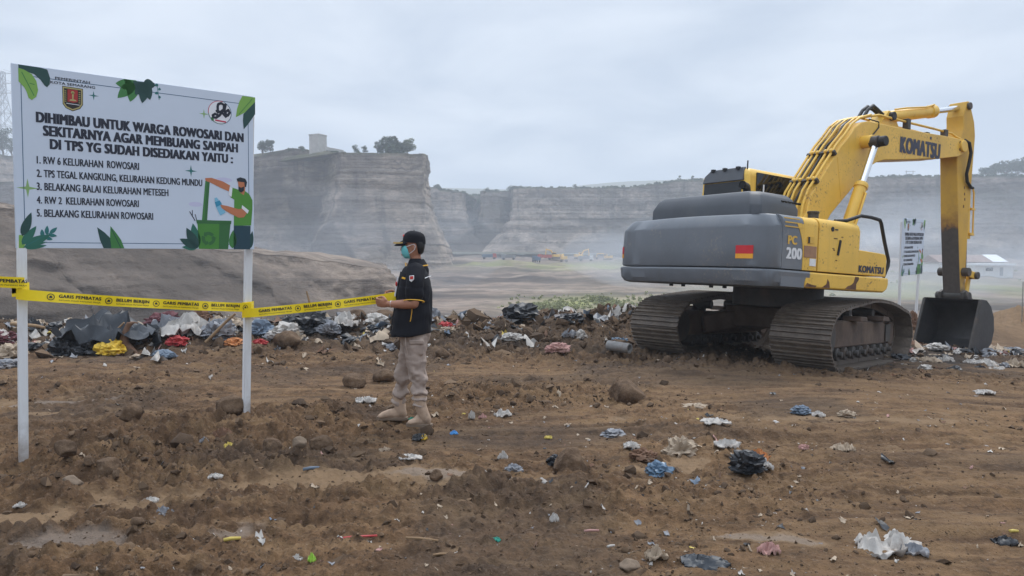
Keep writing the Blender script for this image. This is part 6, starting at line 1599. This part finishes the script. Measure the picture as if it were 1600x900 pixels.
def stone_mat():
    m, nt, p = new_mat('soil_caked_stone')
    n1 = noise_tex(nt, 7, 6, .65); n2 = noise_tex(nt, 45, 5, .7)
    c = mixc(nt, ramp(nt, n1, [(.35, 0.), (.65, 1.)]), (0.070, 0.043, 0.027), (0.18, 0.118, 0.074)); c = mixc(nt, ramp(nt, n2, [(.5, 0.), (.7, .5)]), c, (0.22, 0.155, 0.105))
    nt.links.new(c, p.inputs['Base Color']); p.inputs['Roughness'].default_value = .95; p.inputs['Specular IOR Level'].default_value = .2; bump(nt, p, n2, .8, .02); return m
M['stone'] = stone_mat()
M['stone_pale'] = simple('pale_stone', (0.19, 0.138, 0.095), .9, .3, 7, bmp=.6, bscale=30, dirt=(0.10, 0.07, 0.05), dirt_amt=.7)
SEED = [1000]
def put(kind, px, py, wpx, hpx, mat, label, cat, name=None, group=None, rz=None, lpx=None, sink=.1, Y=None):
    """a thing lying on the ground whose foot is seen at (px, py), about wpx wide and hpx high in the photo"""
    SEED[0] += 1; sd = SEED[0]
    p = on_ground(px, py) if Y is None else at(px, py, Y)
    k = p.y / F_PX; w = wpx * k; h = max(.012, hpx * k); l = (lpx * k) if lpx else w * .75
    if kind == 'sheet': me = sheet_mesh(name or 'rag', w, l, h, sd)
    elif kind == 'bundle': me = bundle_mesh(name or 'bag', w, l, h * 1.15, sd)
    elif kind == 'rock': me = rock_mesh(name or 'rock', w, l, h * 1.25, sd)
    elif kind == 'stick': 
        mb = MB(); r = max(.004, h * .5); mb.tube([(-w / 2, 0, r), (-w * .1, .02 * w, r * 1.3), (w / 2, -.01 * w, r)], [r, r * 1.05, r * .8], 8); me = mb.mesh(name or 'stick')
    o = mesh_obj(name or me.name, me, M[mat], None, smooth={'sheet': 60, 'bundle': 32}.get(kind, 180))
    z0 = gz(p.x, p.y + (l * .3 if kind != 'stick' else 0)) if Y is None else p.z
    o.location = (p.x, p.y + l * .3, z0 + (h * .35 if kind == 'rock' else -h * sink * .3))
    o.rotation_euler = (0, 0, rz if rz is not None else random.uniform(-.5, .5))
    tag(o, label, cat, group); return o

# --- stones by the posts and across the ground
for px, py, w, h, m_, lab in [
    (160, 742, 52, 36, 'stone', 'big dark soil-caked stone right of the foot of the left sign post'), (96, 724, 40, 26, 'stone', 'rounded brown stone close to the foot of the left sign post'), (108, 752, 34, 18, 'stone_pale', 'flat brown stone in front of the left sign post'), (138, 741, 20, 16, 'stone', 'small stone touching the big dark one near the left sign post'),
    (200, 660, 40, 26, 'stone', 'brown lump of soil standing alone between the two sign posts'), (356, 648, 46, 30, 'stone', 'dark boulder against the left side of the right sign post'), (421, 700, 38, 20, 'stone', 'oval brown stone left of two others below the man'), (466, 702, 24, 17, 'stone_pale', 'middle of three stones in a row below and left of the man'), (500, 702, 42, 25, 'stone', 'largest of three stones in a row below and left of the man'),
    (604, 498, 74, 46, 'stone', 'large rounded boulder behind the hands of the man'), (556, 498, 34, 22, 'stone', 'brown stone left of the large boulder on the tipping edge'), (552, 606, 40, 22, 'stone', 'flat angular stone slab left of the knees of the man'), (598, 597, 36, 20, 'stone', 'tilted stone slab just left of the trousers of the man'),
    (892, 736, 66, 42, 'stone', 'broad brown earth lump with a black bag stuck at its left'), (980, 628, 66, 38, 'stone', 'reddish soil lump in the middle distance below the counterweight'), (213, 831, 24, 15, 'stone', 'small round stone alone in the lower left'), (985, 893, 38, 18, 'stone_pale', 'straw-coloured lump at the bottom edge right of centre'), (790, 748, 20, 13, 'stone', 'right one of two fist-sized stones on the soil ridge'), (681, 754, 22, 16, 'stone', 'left one of two fist-sized stones on the soil ridge'),
     (445, 545, 44, 24, 'stone', 'brown stone at the foot of the rubbish right of the right post'), (690, 560, 28, 18, 'stone', 'brown stone just right of the thighs of the man')]:
    put('rock', px, py, w, h, m_, lab, 'stone', 'rock')

# --- named litter in the near and middle ground
for a in [
    ('bundle', 1032, 744, 44, 26, 'bag_blue', 'knotted shiny blue plastic bag on the ground right of centre', 'plastic bag', 'plastic_bag'), ('bundle', 1066, 712, 52, 40, 'rag_cream', 'pale striped wad of dirty cloth behind the blue bag', 'cloth', 'cloth_bundle'), ('bundle', 1010, 722, 40, 22, 'rag_brown', 'dark brown wad of cloth left of the blue bag', 'cloth', 'cloth_bundle'),
    ('bundle', 1172, 747, 56, 36, 'rag_black', 'black and brown wad of rags right of the blue bag', 'rags', 'rag_bundle'), ('sheet', 1186, 727, 34, 18, 'rag_orange', 'rusty orange strip of cloth over the black rags', 'cloth', 'rag'), ('sheet', 1196, 738, 24, 16, 'rag_white', 'white scrap at the right side of the black rags', 'plastic scrap', 'plastic_scrap'),
    ('sheet', 1392, 862, 96, 36, 'rag_white', 'large torn white plastic sheet at lower right', 'plastic sheet', 'plastic_sheet'), ('sheet', 1432, 872, 40, 14, 'rag_grey', 'grey film trailing from the large torn white sheet', 'plastic film', 'plastic_film'), ('bundle', 804, 738, 26, 16, 'rag_grey', 'small silver-grey bag left of the broad earth lump', 'plastic bag', 'plastic_bag'), ('bundle', 868, 732, 26, 18, 'rag_black', 'black bag pressed against the broad earth lump', 'plastic bag', 'plastic_bag'),
    ('sheet', 786, 718, 16, 14, 'rag_white', 'upright white paper scrap above the silver-grey bag', 'paper', 'paper_scrap'), ('bundle', 1254, 650, 30, 14, 'rag_blue', 'blue-grey rag below the front of the near track', 'cloth', 'rag'), ('sheet', 1281, 651, 20, 9, 'rag_white', 'white scrap just right of the blue-grey rag', 'plastic scrap', 'plastic_scrap'), ('bundle', 1325, 653, 24, 12, 'rag_cream', 'cream wad alone below the excavator bucket side', 'cloth', 'rag'),
    ('bundle', 1257, 704, 16, 9, 'rag_pink', 'faded red scrap below the blue-grey rag', 'cloth', 'rag'), ('sheet', 1322, 705, 36, 14, 'rag_cream', 'cream plastic shred right of the faded red scrap', 'plastic scrap', 'plastic_scrap'), ('sheet', 1122, 662, 40, 8, 'rag_white', 'long white plastic shred above the black rags', 'plastic scrap', 'plastic_scrap'), ('sheet', 1090, 636, 44, 6, 'rag_cream', 'flat cream board strip in the middle distance', 'board', 'board_scrap'),
    ('bundle', 960, 683, 38, 14, 'rag_grey', 'grey muddy wad left of the striped cloth', 'cloth', 'rag'), ('sheet', 988, 704, 26, 10, 'rag_white', 'white plastic scrap left above the blue bag', 'plastic scrap', 'plastic_scrap'), ('sheet', 1140, 704, 40, 12, 'rag_white', 'white crumpled scrap above the black rags', 'plastic scrap', 'plastic_scrap'), ('sheet', 1026, 880, 32, 20, 'rag_cream', 'folded pale card at the bottom right of centre', 'card', 'card_scrap'),
    ('sheet', 1205, 870, 34, 18, 'rag_pink', 'pinkish plastic at the bottom between centre and right corner', 'plastic scrap', 'plastic_scrap'), ('sheet', 1105, 888, 70, 12, 'tarp_black', 'black film half buried at the bottom edge', 'plastic film', 'plastic_film'), ('sheet', 1575, 852, 36, 12, 'rag_black', 'black scrap near the lower right corner', 'plastic scrap', 'plastic_scrap'), ('stick', 1586, 842, 14, 5, 'straw', 'short yellow strip near the lower right corner', 'strip', 'plastic_strip'),
    ('stick', 361, 856, 26, 6, 'straw', 'yellow-green tube piece lying near the bottom left', 'tube', 'tube_piece'), ('stick', 557, 848, 60, 4, 'stick_red', 'thin red stick at the bottom below the man', 'stick', 'stick'), ('stick', 658, 852, 54, 4, 'wood', 'thin brown stick at the bottom right of the red one', 'stick', 'stick'), ('stick', 486, 740, 28, 5, 'rag_blue', 'grey-blue plastic stick standing askew below the three stones', 'stick', 'stick'),
    ('sheet', 487, 885, 12, 16, 'lime', 'lime green wrapper at the bottom left of centre', 'wrapper', 'wrapper'), ('sheet', 463, 876, 16, 8, 'rag_white', 'white card beside the lime green wrapper', 'card', 'card_scrap'), ('sheet', 709, 680, 12, 6, 'bright_blue', 'bright blue scrap right of the boots', 'plastic scrap', 'plastic_scrap'), ('sheet', 643, 662, 10, 7, 'teal', 'green wrapper between the boots', 'wrapper', 'wrapper'), ('bundle', 655, 690, 22, 12, 'rag_black', 'dark tin with a yellow rim in front of the near boot', 'tin', 'tin'),
    ('sheet', 662, 689, 12, 9, 'rag_yellow', 'yellow foil in front of the near boot', 'wrapper', 'wrapper'), ('sheet', 640, 724, 34, 6, 'rag_white', 'long white shred below the boots', 'plastic scrap', 'plastic_scrap'), ('sheet', 600, 706, 16, 9, 'rag_cream', 'cream scrap below the far boot', 'plastic scrap', 'plastic_scrap'), ('sheet', 570, 631, 34, 8, 'rag_white', 'white plastic shred left of the shins', 'plastic scrap', 'plastic_scrap'), ('sheet', 737, 656, 10, 14, 'rag_white', 'upright white scrap right of the boots, nearest the man', 'plastic scrap', 'plastic_scrap'),
    ('sheet', 754, 655, 12, 8, 'rag_pink', 'small red and white wrapper right of the boots', 'wrapper', 'wrapper'), ('sheet', 785, 650, 26, 12, 'rag_white', 'crumpled white scrap right of the red and white wrapper', 'plastic scrap', 'plastic_scrap'), ('sheet', 775, 849, 14, 6, 'teal', 'green scrap at the bottom centre', 'plastic scrap', 'plastic_scrap'), ('sheet', 335, 748, 20, 6, 'rag_white', 'white scrap on the sandy patch right of the left post', 'plastic scrap', 'plastic_scrap'), ('sheet', 29, 796, 16, 8, 'rag_white', 'white scrap on the sandy patch at the left edge', 'plastic scrap', 'plastic_scrap'),
    ('sheet', 345, 684, 28, 18, 'rag_brown', 'dark crumpled leafy wad left below the right post', 'rag', 'rag'), ('sheet', 356, 698, 14, 7, 'straw', 'yellow peel below the dark crumpled wad', 'peel', 'peel'), ('sheet', 317, 694, 14, 9, 'rag_grey', 'silver scrap left of the dark crumpled wad', 'plastic scrap', 'plastic_scrap'), ('sheet', 233, 782, 22, 8, 'rag_white', 'white scrap below the big dark stone', 'plastic scrap', 'plastic_scrap'), ('sheet', 252, 806, 30, 12, 'rag_grey', 'grey muddy bag end left of the lower sand', 'plastic bag', 'plastic_bag'),
    ('stick', 690, 872, 30, 4, 'wood', 'short stick at the bottom centre', 'stick', 'stick'), ('stick', 925, 835, 24, 4, 'rag_pink', 'thin pink stick at lower centre', 'stick', 'stick'), ('stick', 955, 858, 14, 4, 'rag_white', 'thin white stick at lower centre', 'stick', 'stick'), ('sheet', 866, 818, 14, 12, 'rag_white', 'white cloth scrap at lower centre', 'cloth', 'rag'), ('sheet', 857, 688, 12, 4, 'straw', 'yellow scrap right of centre', 'plastic scrap', 'plastic_scrap'), ('sheet', 1540, 617, 26, 8, 'rag_white', 'white scrap below the rubble at the right', 'plastic scrap', 'plastic_scrap')]:
    put(*a)
# --- the bank of rubbish along the tipping edge
HEAP = 'rubbish heaped along the tipping edge'
for a in [
    ('sheet', 150, 548, 150, 52, 'tarp_black', 'large black tarpaulin draped over the rubbish at the left', 'tarpaulin', 'tarpaulin'), ('bundle', 92, 556, 40, 34, 'rag_black', 'upright black bag below the left end of the tarpaulin', 'plastic bag', 'plastic_bag'), ('bundle', 132, 556, 56, 26, 'rag_black', 'dark blue-black bag below the middle of the tarpaulin', 'plastic bag', 'plastic_bag'), ('bundle', 168, 556, 46, 28, 'rag_yellow', 'bright yellow plastic bag at the foot of the rubbish', 'plastic bag', 'plastic_bag'),
    ('bundle', 112, 540, 44, 16, 'rag_pink', 'pinkish cloth under the edge of the tarpaulin', 'cloth', 'rag'), ('sheet', 45, 520, 44, 18, 'rag_black', 'black film sticking up left of the tarpaulin', 'plastic film', 'plastic_film'), ('bundle', 12, 560, 40, 26, 'rag_cream', 'cream wad at the left edge behind the left post', 'cloth', 'rag'), ('bundle', 5, 535, 40, 22, 'rag_maroon', 'dark red cloth at the left edge', 'cloth', 'rag'), ('bundle', 10, 575, 44, 18, 'rag_grey', 'grey bag at the left edge in front of the cream wad', 'plastic bag', 'plastic_bag'),
    ('sheet', 250, 526, 84, 32, 'rag_grey', 'big pale grey sheet right of the brown stump', 'plastic sheet', 'plastic_sheet'), ('sheet', 285, 528, 80, 34, 'rag_white', 'big white sheet in the rubbish between the posts', 'plastic sheet', 'plastic_sheet'), ('bundle', 252, 512, 56, 22, 'rag_maroon', 'maroon cloth on top of the big sheets', 'cloth', 'cloth_bundle'), ('bundle', 276, 544, 34, 18, 'rag_red', 'red bag below the big white sheet', 'plastic bag', 'plastic_bag'), ('bundle', 338, 538, 50, 34, 'rag_grey', 'dark grey sack left of the right post', 'sack', 'sack'), ('sheet', 345, 516, 60, 26, 'rag_cream', 'cream cloth above the dark grey sack', 'cloth', 'rag'),
    ('bundle', 310, 512, 30, 26, 'rag_brown', 'brown box-like lump on top of the white sheet', 'cloth', 'cloth_bundle'), ('bundle', 250, 560, 34, 14, 'rag_blue', 'light blue wad at the foot of the heap', 'plastic bag', 'plastic_bag'), ('bundle', 365, 540, 32, 16, 'rag_orange', 'orange brown scrap beside the right post', 'cloth', 'rag'), ('bundle', 404, 524, 40, 24, 'rag_blue', 'blue-grey bag just right of the right post', 'plastic bag', 'plastic_bag'), ('bundle', 404, 536, 22, 12, 'rag_red', 'red cloth just right of the right post', 'cloth', 'rag'), ('bundle', 440, 526, 50, 28, 'rag_white', 'white bag right of the right post', 'plastic bag', 'plastic_bag'),
    ('bundle', 480, 520, 70, 40, 'rag_black', 'pile of black bags under the slanting stick', 'plastic bag', 'plastic_bag'), ('bundle', 510, 524, 40, 22, 'rag_grey', 'grey bag right of the pile of black bags', 'plastic bag', 'plastic_bag'), ('sheet', 540, 520, 50, 22, 'rag_white', 'white film left of the boulder', 'plastic film', 'plastic_film'), ('bundle', 583, 516, 44, 22, 'rag_white', 'pale plastic wad in front of the large boulder', 'plastic bag', 'plastic_bag'),
    ('bundle', 694, 516, 24, 12, 'rag_red', 'red and white scrap right of the shirt of the man', 'cloth', 'rag'), ('bundle', 700, 524, 20, 12, 'rag_cream', 'cream knot below the red and white scrap', 'cloth', 'rag'), ('bundle', 800, 532, 30, 16, 'rag_white', 'white wad in the heap left of the pale pink one', 'plastic bag', 'plastic_bag'), ('bundle', 872, 548, 36, 18, 'rag_pink', 'pale pink wad in the heap left of the far track', 'cloth', 'rag'), ('sheet', 890, 526, 24, 16, 'rag_grey', 'grey film in the heap left of the far track', 'plastic film', 'plastic_film'), ('bundle', 908, 530, 20, 16, 'rag_white', 'pale bag in the heap close to the far track', 'plastic bag', 'plastic_bag'),
    ('bundle', 970, 536, 28, 14, 'bag_blue', 'blue bag beside the far track', 'plastic bag', 'plastic_bag'), ('bundle', 815, 502, 50, 26, 'rag_black', 'dark wad on the crest of the heap', 'cloth', 'cloth_bundle'), ('bundle', 775, 496, 40, 22, 'rag_brown', 'brown wad on the crest left of the dark one', 'cloth', 'cloth_bundle'), ('bundle', 672, 500, 26, 24, 'rag_grey', 'grey plastic on the crest behind the back of the man', 'plastic bag', 'plastic_bag'), ('bundle', 893, 500, 40, 20, 'rag_black', 'black wad on the crest left of the far track', 'cloth', 'cloth_bundle'),
    ('bundle', 1470, 549, 30, 12, 'rag_white', 'white block under the bucket teeth at left', 'plastic scrap', 'plastic_scrap'), ('bundle', 1506, 552, 24, 12, 'rag_white', 'white block under the bucket teeth at right', 'plastic scrap', 'plastic_scrap'), ('sheet', 1458, 566, 34, 10, 'rag_cream', 'cream scrap in the black rubble in front of the bucket', 'plastic scrap', 'plastic_scrap'), ('sheet', 1546, 572, 36, 12, 'rag_white', 'white scrap in the black rubble right of the bucket', 'plastic scrap', 'plastic_scrap'), ('sheet', 1560, 550, 50, 14, 'rag_cream', 'cream board right of the bucket', 'board', 'board_scrap'),
    ('sheet', 1520, 568, 24, 8, 'rag_white', 'small white scrap in the rubble below the bucket side', 'plastic scrap', 'plastic_scrap'), ('sheet', 1592, 574, 40, 14, 'rag_cream', 'cream sheet at the right edge', 'plastic sheet', 'plastic_sheet'), ('bundle', 1428, 512, 17, 30, 'rag_brown', 'rusty red-brown lump behind the front of the near track', 'rubble', 'rubble_lump'), ('bundle', 1585, 552, 30, 12, 'rag_grey', 'grey rag at the right edge of the rubble', 'cloth', 'rag')]:
    put(*a, Y=17.0 if a[1] == 1428 else None)
# brown stump and slanting sticks in the heap
p = on_ground(197, 552); k = p.y / F_PX
mb = MB(); limb(mb, [(0, 0, -.05), (-3 * k, 0, 18 * k), (1 * k, 0, 36 * k), (5 * k, 0, 47 * k)], [10 * k, 8 * k, 5 * k, 4 * k], 4, 10); limb(mb, [(2 * k, 0, 40 * k), (10 * k, .02, 48 * k), (17 * k, .03, 47 * k)], [4.5 * k, 3.4 * k, 2.2 * k], 3, 8); limb(mb, [(5 * k, 0, 10 * k), (14 * k, -.05, 4 * k), (20 * k, -.06, -2 * k)], [6 * k, 5 * k, 4 * k], 3, 8)
tag(mesh_obj('tree_stump', remesh(mb, .03, 1, 'tree_stump'), M['rag_brown'], None, p, smooth=180), 'crooked brown stump sticking up beside the yellow bag', 'stump')
for (x0, y0, x1, y1, w_, lab) in ((487, 486, 479, 455, 4, 'dark slanting stick above the pile of black bags'), (340, 514, 368, 490, 5, 'slanting pale stick left of the right post'), (178, 520, 194, 504, 4, 'short slanting stick left of the stump'), (40, 506, 70, 512, 6, 'brown branch behind the left end of the tarpaulin')):
    Y = on_ground(x0, min(y0 + 30, 548)).y; a, b = at(x0, y0, Y), at(x1, y1, Y); r = w_ * Y / F_PX / 2
    d = (b - a).normalized(); a2 = a - d * .25 - Vector((0, 0, .05)); o = MB().tube([a2 - a, (b - a) * .5, b - a], [r, r * .9, r * .7], 8).build('stick', M['wood'], None, 0, 60, loc=a); tag(o, lab, 'stick')
# broken pipe by the far track
p = on_ground(962, 553); mb = MB(); r = .075
mb.rings([[(x, rr * math.cos(t), r + rr * math.sin(t)) for t in np.linspace(0, 2 * math.pi, 20, endpoint=False)] for x, rr in ((-.18, r), (.20, r), (.20, r * .72), (-.15, r * .72))], cap=False)
o = mb.build('pipe', M['pipe_grey'], None, 0, 40, loc=p + Vector((.05, .1, .02))); o.rotation_euler = (0, .05, R(-42)); tag(o, 'short grey concrete pipe piece left of the far track', 'pipe')
# thin pole by the right-hand heap
a = at(1597, 486, 19.5); MBo = MB().tube([(0, 0, -.3), (0.005, 0, 46 * 19.5 / F_PX)], .010, 8).build('pole', M['pipe_grey'], None, 0, 60, loc=a); tag(MBo, 'thin pole standing on the tan heap at the right edge', 'pole')

# --- many look-alike scraps and clods along the heap: individuals that nothing tells apart
rgl = np.random.default_rng(77)
KIND = {'white': ('rag_white', 'crumpled dirty white plastic lying in the rubbish bank'), 'grey': ('rag_grey', 'crumpled grey plastic lying in the rubbish bank'), 'black': ('rag_black', 'crumpled black plastic lying in the rubbish bank'), 'cream': ('rag_cream', 'crumpled cream cloth lying in the rubbish bank'), 'brown': ('rag_brown', 'crumpled brown cloth lying in the rubbish bank')}
protos = {}
for kk, (mt, lab) in KIND.items():
    for j in range(5):
        me = (bundle_mesh('plastic_bag', .30, .24, .16, 3000 + j + len(protos) * 7, 3) if j < 3 else sheet_mesh('plastic_scrap', .36, .26, .12, 3100 + j + len(protos) * 5, 14)); me.materials.append(M[mt])
        me.polygons.foreach_set('use_smooth', [True] * len(me.polygons)); me.set_sharp_from_angle(angle=R(32)); protos[(kk, j)] = me
def heap_scatter(n, xr, depth, sc, cols, pw, group):
    for _ in range(n):
        x = rgl.uniform(*xr); y = float(edge_y(x)) - rgl.uniform(*depth); kk = cols[rgl.choice(len(cols), p=pw)]; j = int(rgl.integers(0, 5))
        nm = 'plastic_bag' if j < 3 else 'plastic_scrap'
        o = bpy.data.objects.new(nm, protos[(kk, j)]); COL.objects.link(o)
        s_ = rgl.uniform(*sc); o.scale = (s_ * rgl.uniform(.7, 1.3), s_, s_ * rgl.uniform(.7, 1.5)); o.location = (x, y, gz(x, y) - .01); o.rotation_euler = (rgl.uniform(-.4, .4), rgl.uniform(-.4, .4), rgl.uniform(0, 6.3))
        tag(o, KIND[kk][1], 'rubbish', f'{kk} {group}')
C5 = ['white', 'grey', 'black', 'cream', 'brown']
heap_scatter(150, (-11.5, -2.2), (0.2, 2.6), (.35, 1.15), C5, [.24, .20, .26, .12, .18], HEAP)
heap_scatter(30, (-2.4, 3.6), (0.4, 3.6), (.3, .7), C5, [.14, .2, .22, .12, .32], HEAP)
heap_scatter(28, (5.8, 10.0), (4.5, 8.0), (.4, 1.0), C5, [.34, .2, .26, .2, 0], HEAP)

# --- small scraps trodden into the soil: a mass nobody could count
def litter():
    rg = np.random.default_rng(31); mats = ['rag_white', 'rag_cream', 'rag_grey', 'rag_black', 'rag_pink', 'rag_blue', 'rag_brown', 'straw']
    pr = np.array([.25, .30, .16, .13, .03, .02, .10, .01]); V = []; F = []; mi = []; base = 0; n = 4
    q = grid_quads(n, n); g = np.linspace(-1, 1, n); U, W = np.meshgrid(g, g)
    a = np.radians(rg.uniform(-40, 40, 60000)); r = np.exp(rg.uniform(math.log(3.3), math.log(17.5), 60000)); x, y = r * np.sin(a), r * np.cos(a)
    p = .10 + .8 * np.maximum(0, vn(x * .8, y * 1.0, 0, 88)) + .9 * np.exp(-((x - 1.6) / 1.3) ** 2 - ((y - 6.0) / 1.3) ** 2) + .9 * sstep(9.0, 12.5, y) + .4 * np.exp(-((x - .3) / 1.6) ** 2 - ((y - 4.0) / .6) ** 2)
    p = np.where((x < -1.5) & (y < 8), p * .4, p)
    ok = np.nonzero((rg.random(60000) < p) & (y < edge_y(x) + .5))[0][:1400]
    for i in ok:
        s = min(.05, rg.lognormal(-4.7, .6)) * (.5 + .085 * y[i]); as_ = rg.uniform(.25, 1); b_ = rg.uniform(0, 6.3); ca, sa = math.cos(b_), math.sin(b_)
        px_ = (U + rg.normal(size=U.shape) * .3) * s; py_ = (W + rg.normal(size=U.shape) * .3) * s * as_
        V.append(np.stack([x[i] + px_ * ca - py_ * sa, y[i] + px_ * sa + py_ * ca, .002 + np.abs(rg.normal(size=U.shape)) * s * .4], -1).reshape(-1, 3)); F.append(q + base); base += n * n; mi += [int(rg.choice(len(mats), p=pr))] * len(q)
    # finer mixed waste worked into the bank along the tipping edge
    for _ in range(2600):
        xx = rg.uniform(-12, 4.0) if rg.random() < .86 else rg.uniform(5.8, 10.5); yy = (float(edge_y(xx)) - .15 - abs(rg.normal()) * 1.2) if xx < 4.5 else 14.1 + rg.normal() * .7 + (xx - 7) * .25
        if rg.random() > (1 if xx < -2 else .42): continue
        s = min(.14, rg.lognormal(-2.95, .5)); as_ = rg.uniform(.3, 1); b_ = rg.uniform(0, 6.3); ca, sa = math.cos(b_), math.sin(b_)
        px_ = (U + rg.normal(size=U.shape) * .35) * s; py_ = (W + rg.normal(size=U.shape) * .35) * s * as_
        V.append(np.stack([xx + px_ * ca - py_ * sa, yy + px_ * sa + py_ * ca, .01 + np.abs(rg.normal(size=U.shape)) * s * .6], -1).reshape(-1, 3)); F.append(q + base); base += n * n; mi += [int(rg.choice(len(mats), p=np.array([.24, .2, .18, .2, .03, .03, .11, .01])))] * len(q)
    V = [np.concatenate(V)]; V[0][:, 2] += ground(V[0][:, 0], V[0][:, 1])
    me = np_mesh('litter', np.concatenate(V), np.concatenate(F)); 
    o = mesh_obj('litter', me, [M[m] for m in mats], smooth=180); me.polygons.foreach_set('material_index', mi)
    tag(o, 'small shreds of plastic, paper and cloth trodden into the soil', 'litter', kind='stuff')
litter()

# ---------------------------------------------------------------- far vehicles and sheds on the pit floor
def small_digger(px, py, D, rz, label, boom=1):
    b = at(px, py, D); root = empty('excavator', b, rz); root.scale = (.8, .8, .8); tag(root, label, 'excavator', 'machines on the pit floor')
    MB().bx(-1.4, 1.5, -1.3, 1.3, 1.0, 2.0).bx(-2.0, -1.2, -1.2, 1.2, 1.0, 2.3).build('house', M['yellow'], root, .1)
    c = MB().bx(.2, 1.6, .2, 1.3, 2.0, 3.0).build('cab', M['yellow'], root, .1); MB().bx(.35, 1.63, .17, 1.33, 2.25, 2.85).build('window', M['glass'], c)
    for sy in (-1, 1): MB().prism([(-2.0, .3), (-1.6, 0), (1.6, 0), (2.1, .3), (2.1, .6), (1.7, .9), (-1.6, .9), (-2.0, .6)], sy * .8, sy * 1.4).build('track', M['track'], root, .05)
    e = (3.4, 4.4) if boom else (3.9, 3.0)
    MB().bar((1.0, 0, 1.7), (2.2, 0, 3.9 if boom else 3.2), .5, .6, (0, 1, 0)).bar((2.1, 0, 3.8 if boom else 3.2), (*[e[0] + 1.2], 0, e[1]), .45, .5, (0, 1, 0)).build('boom', M['yellow'], root, .05)
    MB().bar((e[0] + 1.1, 0, e[1] + .3), (e[0] + 1.4, 0, 1.4), .35, .4, (0, 1, 0)).build('arm', M['yellow'], root, .05)
    MB().prism([(e[0] + 1.0, 1.5), (e[0] + 1.8, 1.4), (e[0] + 1.7, .4), (e[0] + .9, .5)], -.5, .5).build('bucket', M['bucket'], root, .05)
small_digger(868, 405, 262, R(200), 'tiny yellow digger on the pit floor, leftmost, arm raised to the left'); small_digger(881, 409, 250, R(95), 'tiny yellow digger on the pit floor, lowest in view, second from left', 0)
small_digger(905, 405, 262, R(20), 'tiny yellow digger on the pit floor beside the white truck, arm raised', 1); small_digger(950, 407, 268, R(160), 'tiny yellow digger on the pit floor nearest the big excavator', 0)
M['truck_red'] = simple('red_truck_paint', (0.42, 0.05, 0.03), .5, .1); M['truck_blue'] = simple('blue_truck_paint', (0.06, 0.12, 0.2), .5, .1); M['truck_grey'] = simple('grey_truck_paint', (0.2, 0.21, 0.22), .5, .1)
def truck(px, py, D, rz, cabm, bedm, label):
    b = at(px, py, D); root = empty('truck', b, rz); root.scale = (.8, .8, .8); tag(root, label, 'truck', 'trucks on the pit floor')
    c = MB().prism([(1.6, .6), (3.2, .6), (3.2, 1.6), (2.9, 2.5), (1.6, 2.5)], -1.1, 1.1).build('cab', M[cabm], root, .06); MB().bar((3.09, 0, 1.75), (2.93, 0, 2.35), 1.9, .06, (1, 0, 0)).build('windscreen', M['glass'], c)
    MB().bx(-3.0, 1.5, -1.15, 1.15, .9, 1.15).bx(-3.0, 1.5, -1.2, -1.1, 1.15, 2.2).bx(-3.0, 1.5, 1.1, 1.2, 1.15, 2.2).bx(1.4, 1.5, -1.1, 1.1, 1.15, 2.4).bx(-3.0, -2.9, -1.1, 1.1, 1.15, 2.1).build('tipper_body', M[bedm], root, .04)
    for x in (-2.1, 2.3):
        for sy in (-1, 1): MB().cyl((x, sy * .75, .5), (x, sy * 1.1, .5), .5, 14).build('wheel', M['black'], root, .04)
truck(764, 405, 255, R(10), 'truck_red', 'truck_blue', 'tiny truck with red cab at the left on the pit floor'); truck(795, 406, 258, R(175), 'truck_grey', 'truck_grey', 'tiny grey truck on the pit floor right of the red cab'); truck(838, 410, 240, R(100), 'truck_blue', 'truck_blue', 'tiny dark truck seen end on left of the red tipper')
truck(851, 406, 258, R(185), 'truck_red', 'truck_red', 'tiny all-red tipper truck on the pit floor'); truck(915, 408, 252, R(0), 'wall_white', 'truck_grey', 'tiny truck with white cab beside the digger')
# sheds on the right
def shed():
    b = at(1553, 427, 150); k = 150 / F_PX; root = empty('shed', b, R(6)); tag(root, 'long low white shed on the pit floor right of the digger arm', 'shed')
    w = MB().bx(-32 * k, 32 * k, 0, 4.5, -1.0, 12 * k).build('wall', M['wall_white'], root); MB().bx(-14 * k, -2 * k, -.05, .06, 3.5 * k, 9 * k).build('window', M['glass'], w); MB().bx(10 * k, 15 * k, -.05, .06, -.5, 9 * k).build('door', M['truck_grey'], w)
    MB().prism([(-34 * k, 12 * k), (34 * k, 12 * k), (34 * k, 15 * k), (-34 * k, 15 * k)], -.5, 5.2).build('roof', M['roof_white'], root, .02)
    b = at(1520, 415, 172); k = 172 / F_PX; r2 = empty('house', b, R(4)); tag(r2, 'low house with red-brown roof and one pale roof sheet behind the white shed', 'house')
    MB().bx(-52 * k, 55 * k, .5, 7.5, -2.0, 6 * k).build('wall', M['wall_white'], r2)
    rf = MB(); rf.rings([[(x, 0, 5.5 * k), (x, 4, 17 * k), (x, 8, 5.5 * k)] for x in (-55 * k, 58 * k)]); ro = rf.build('roof', M['roof_red'], r2)
    MB().rings([[(x, -.08, 5.7 * k), (x, 3.98, 17.3 * k), (x, 3.99, 16.9 * k), (x, 0.0, 5.4 * k)] for x in (34 * k, 58.5 * k)]).build('roof_sheet', M['roof_white'], ro)
shed()
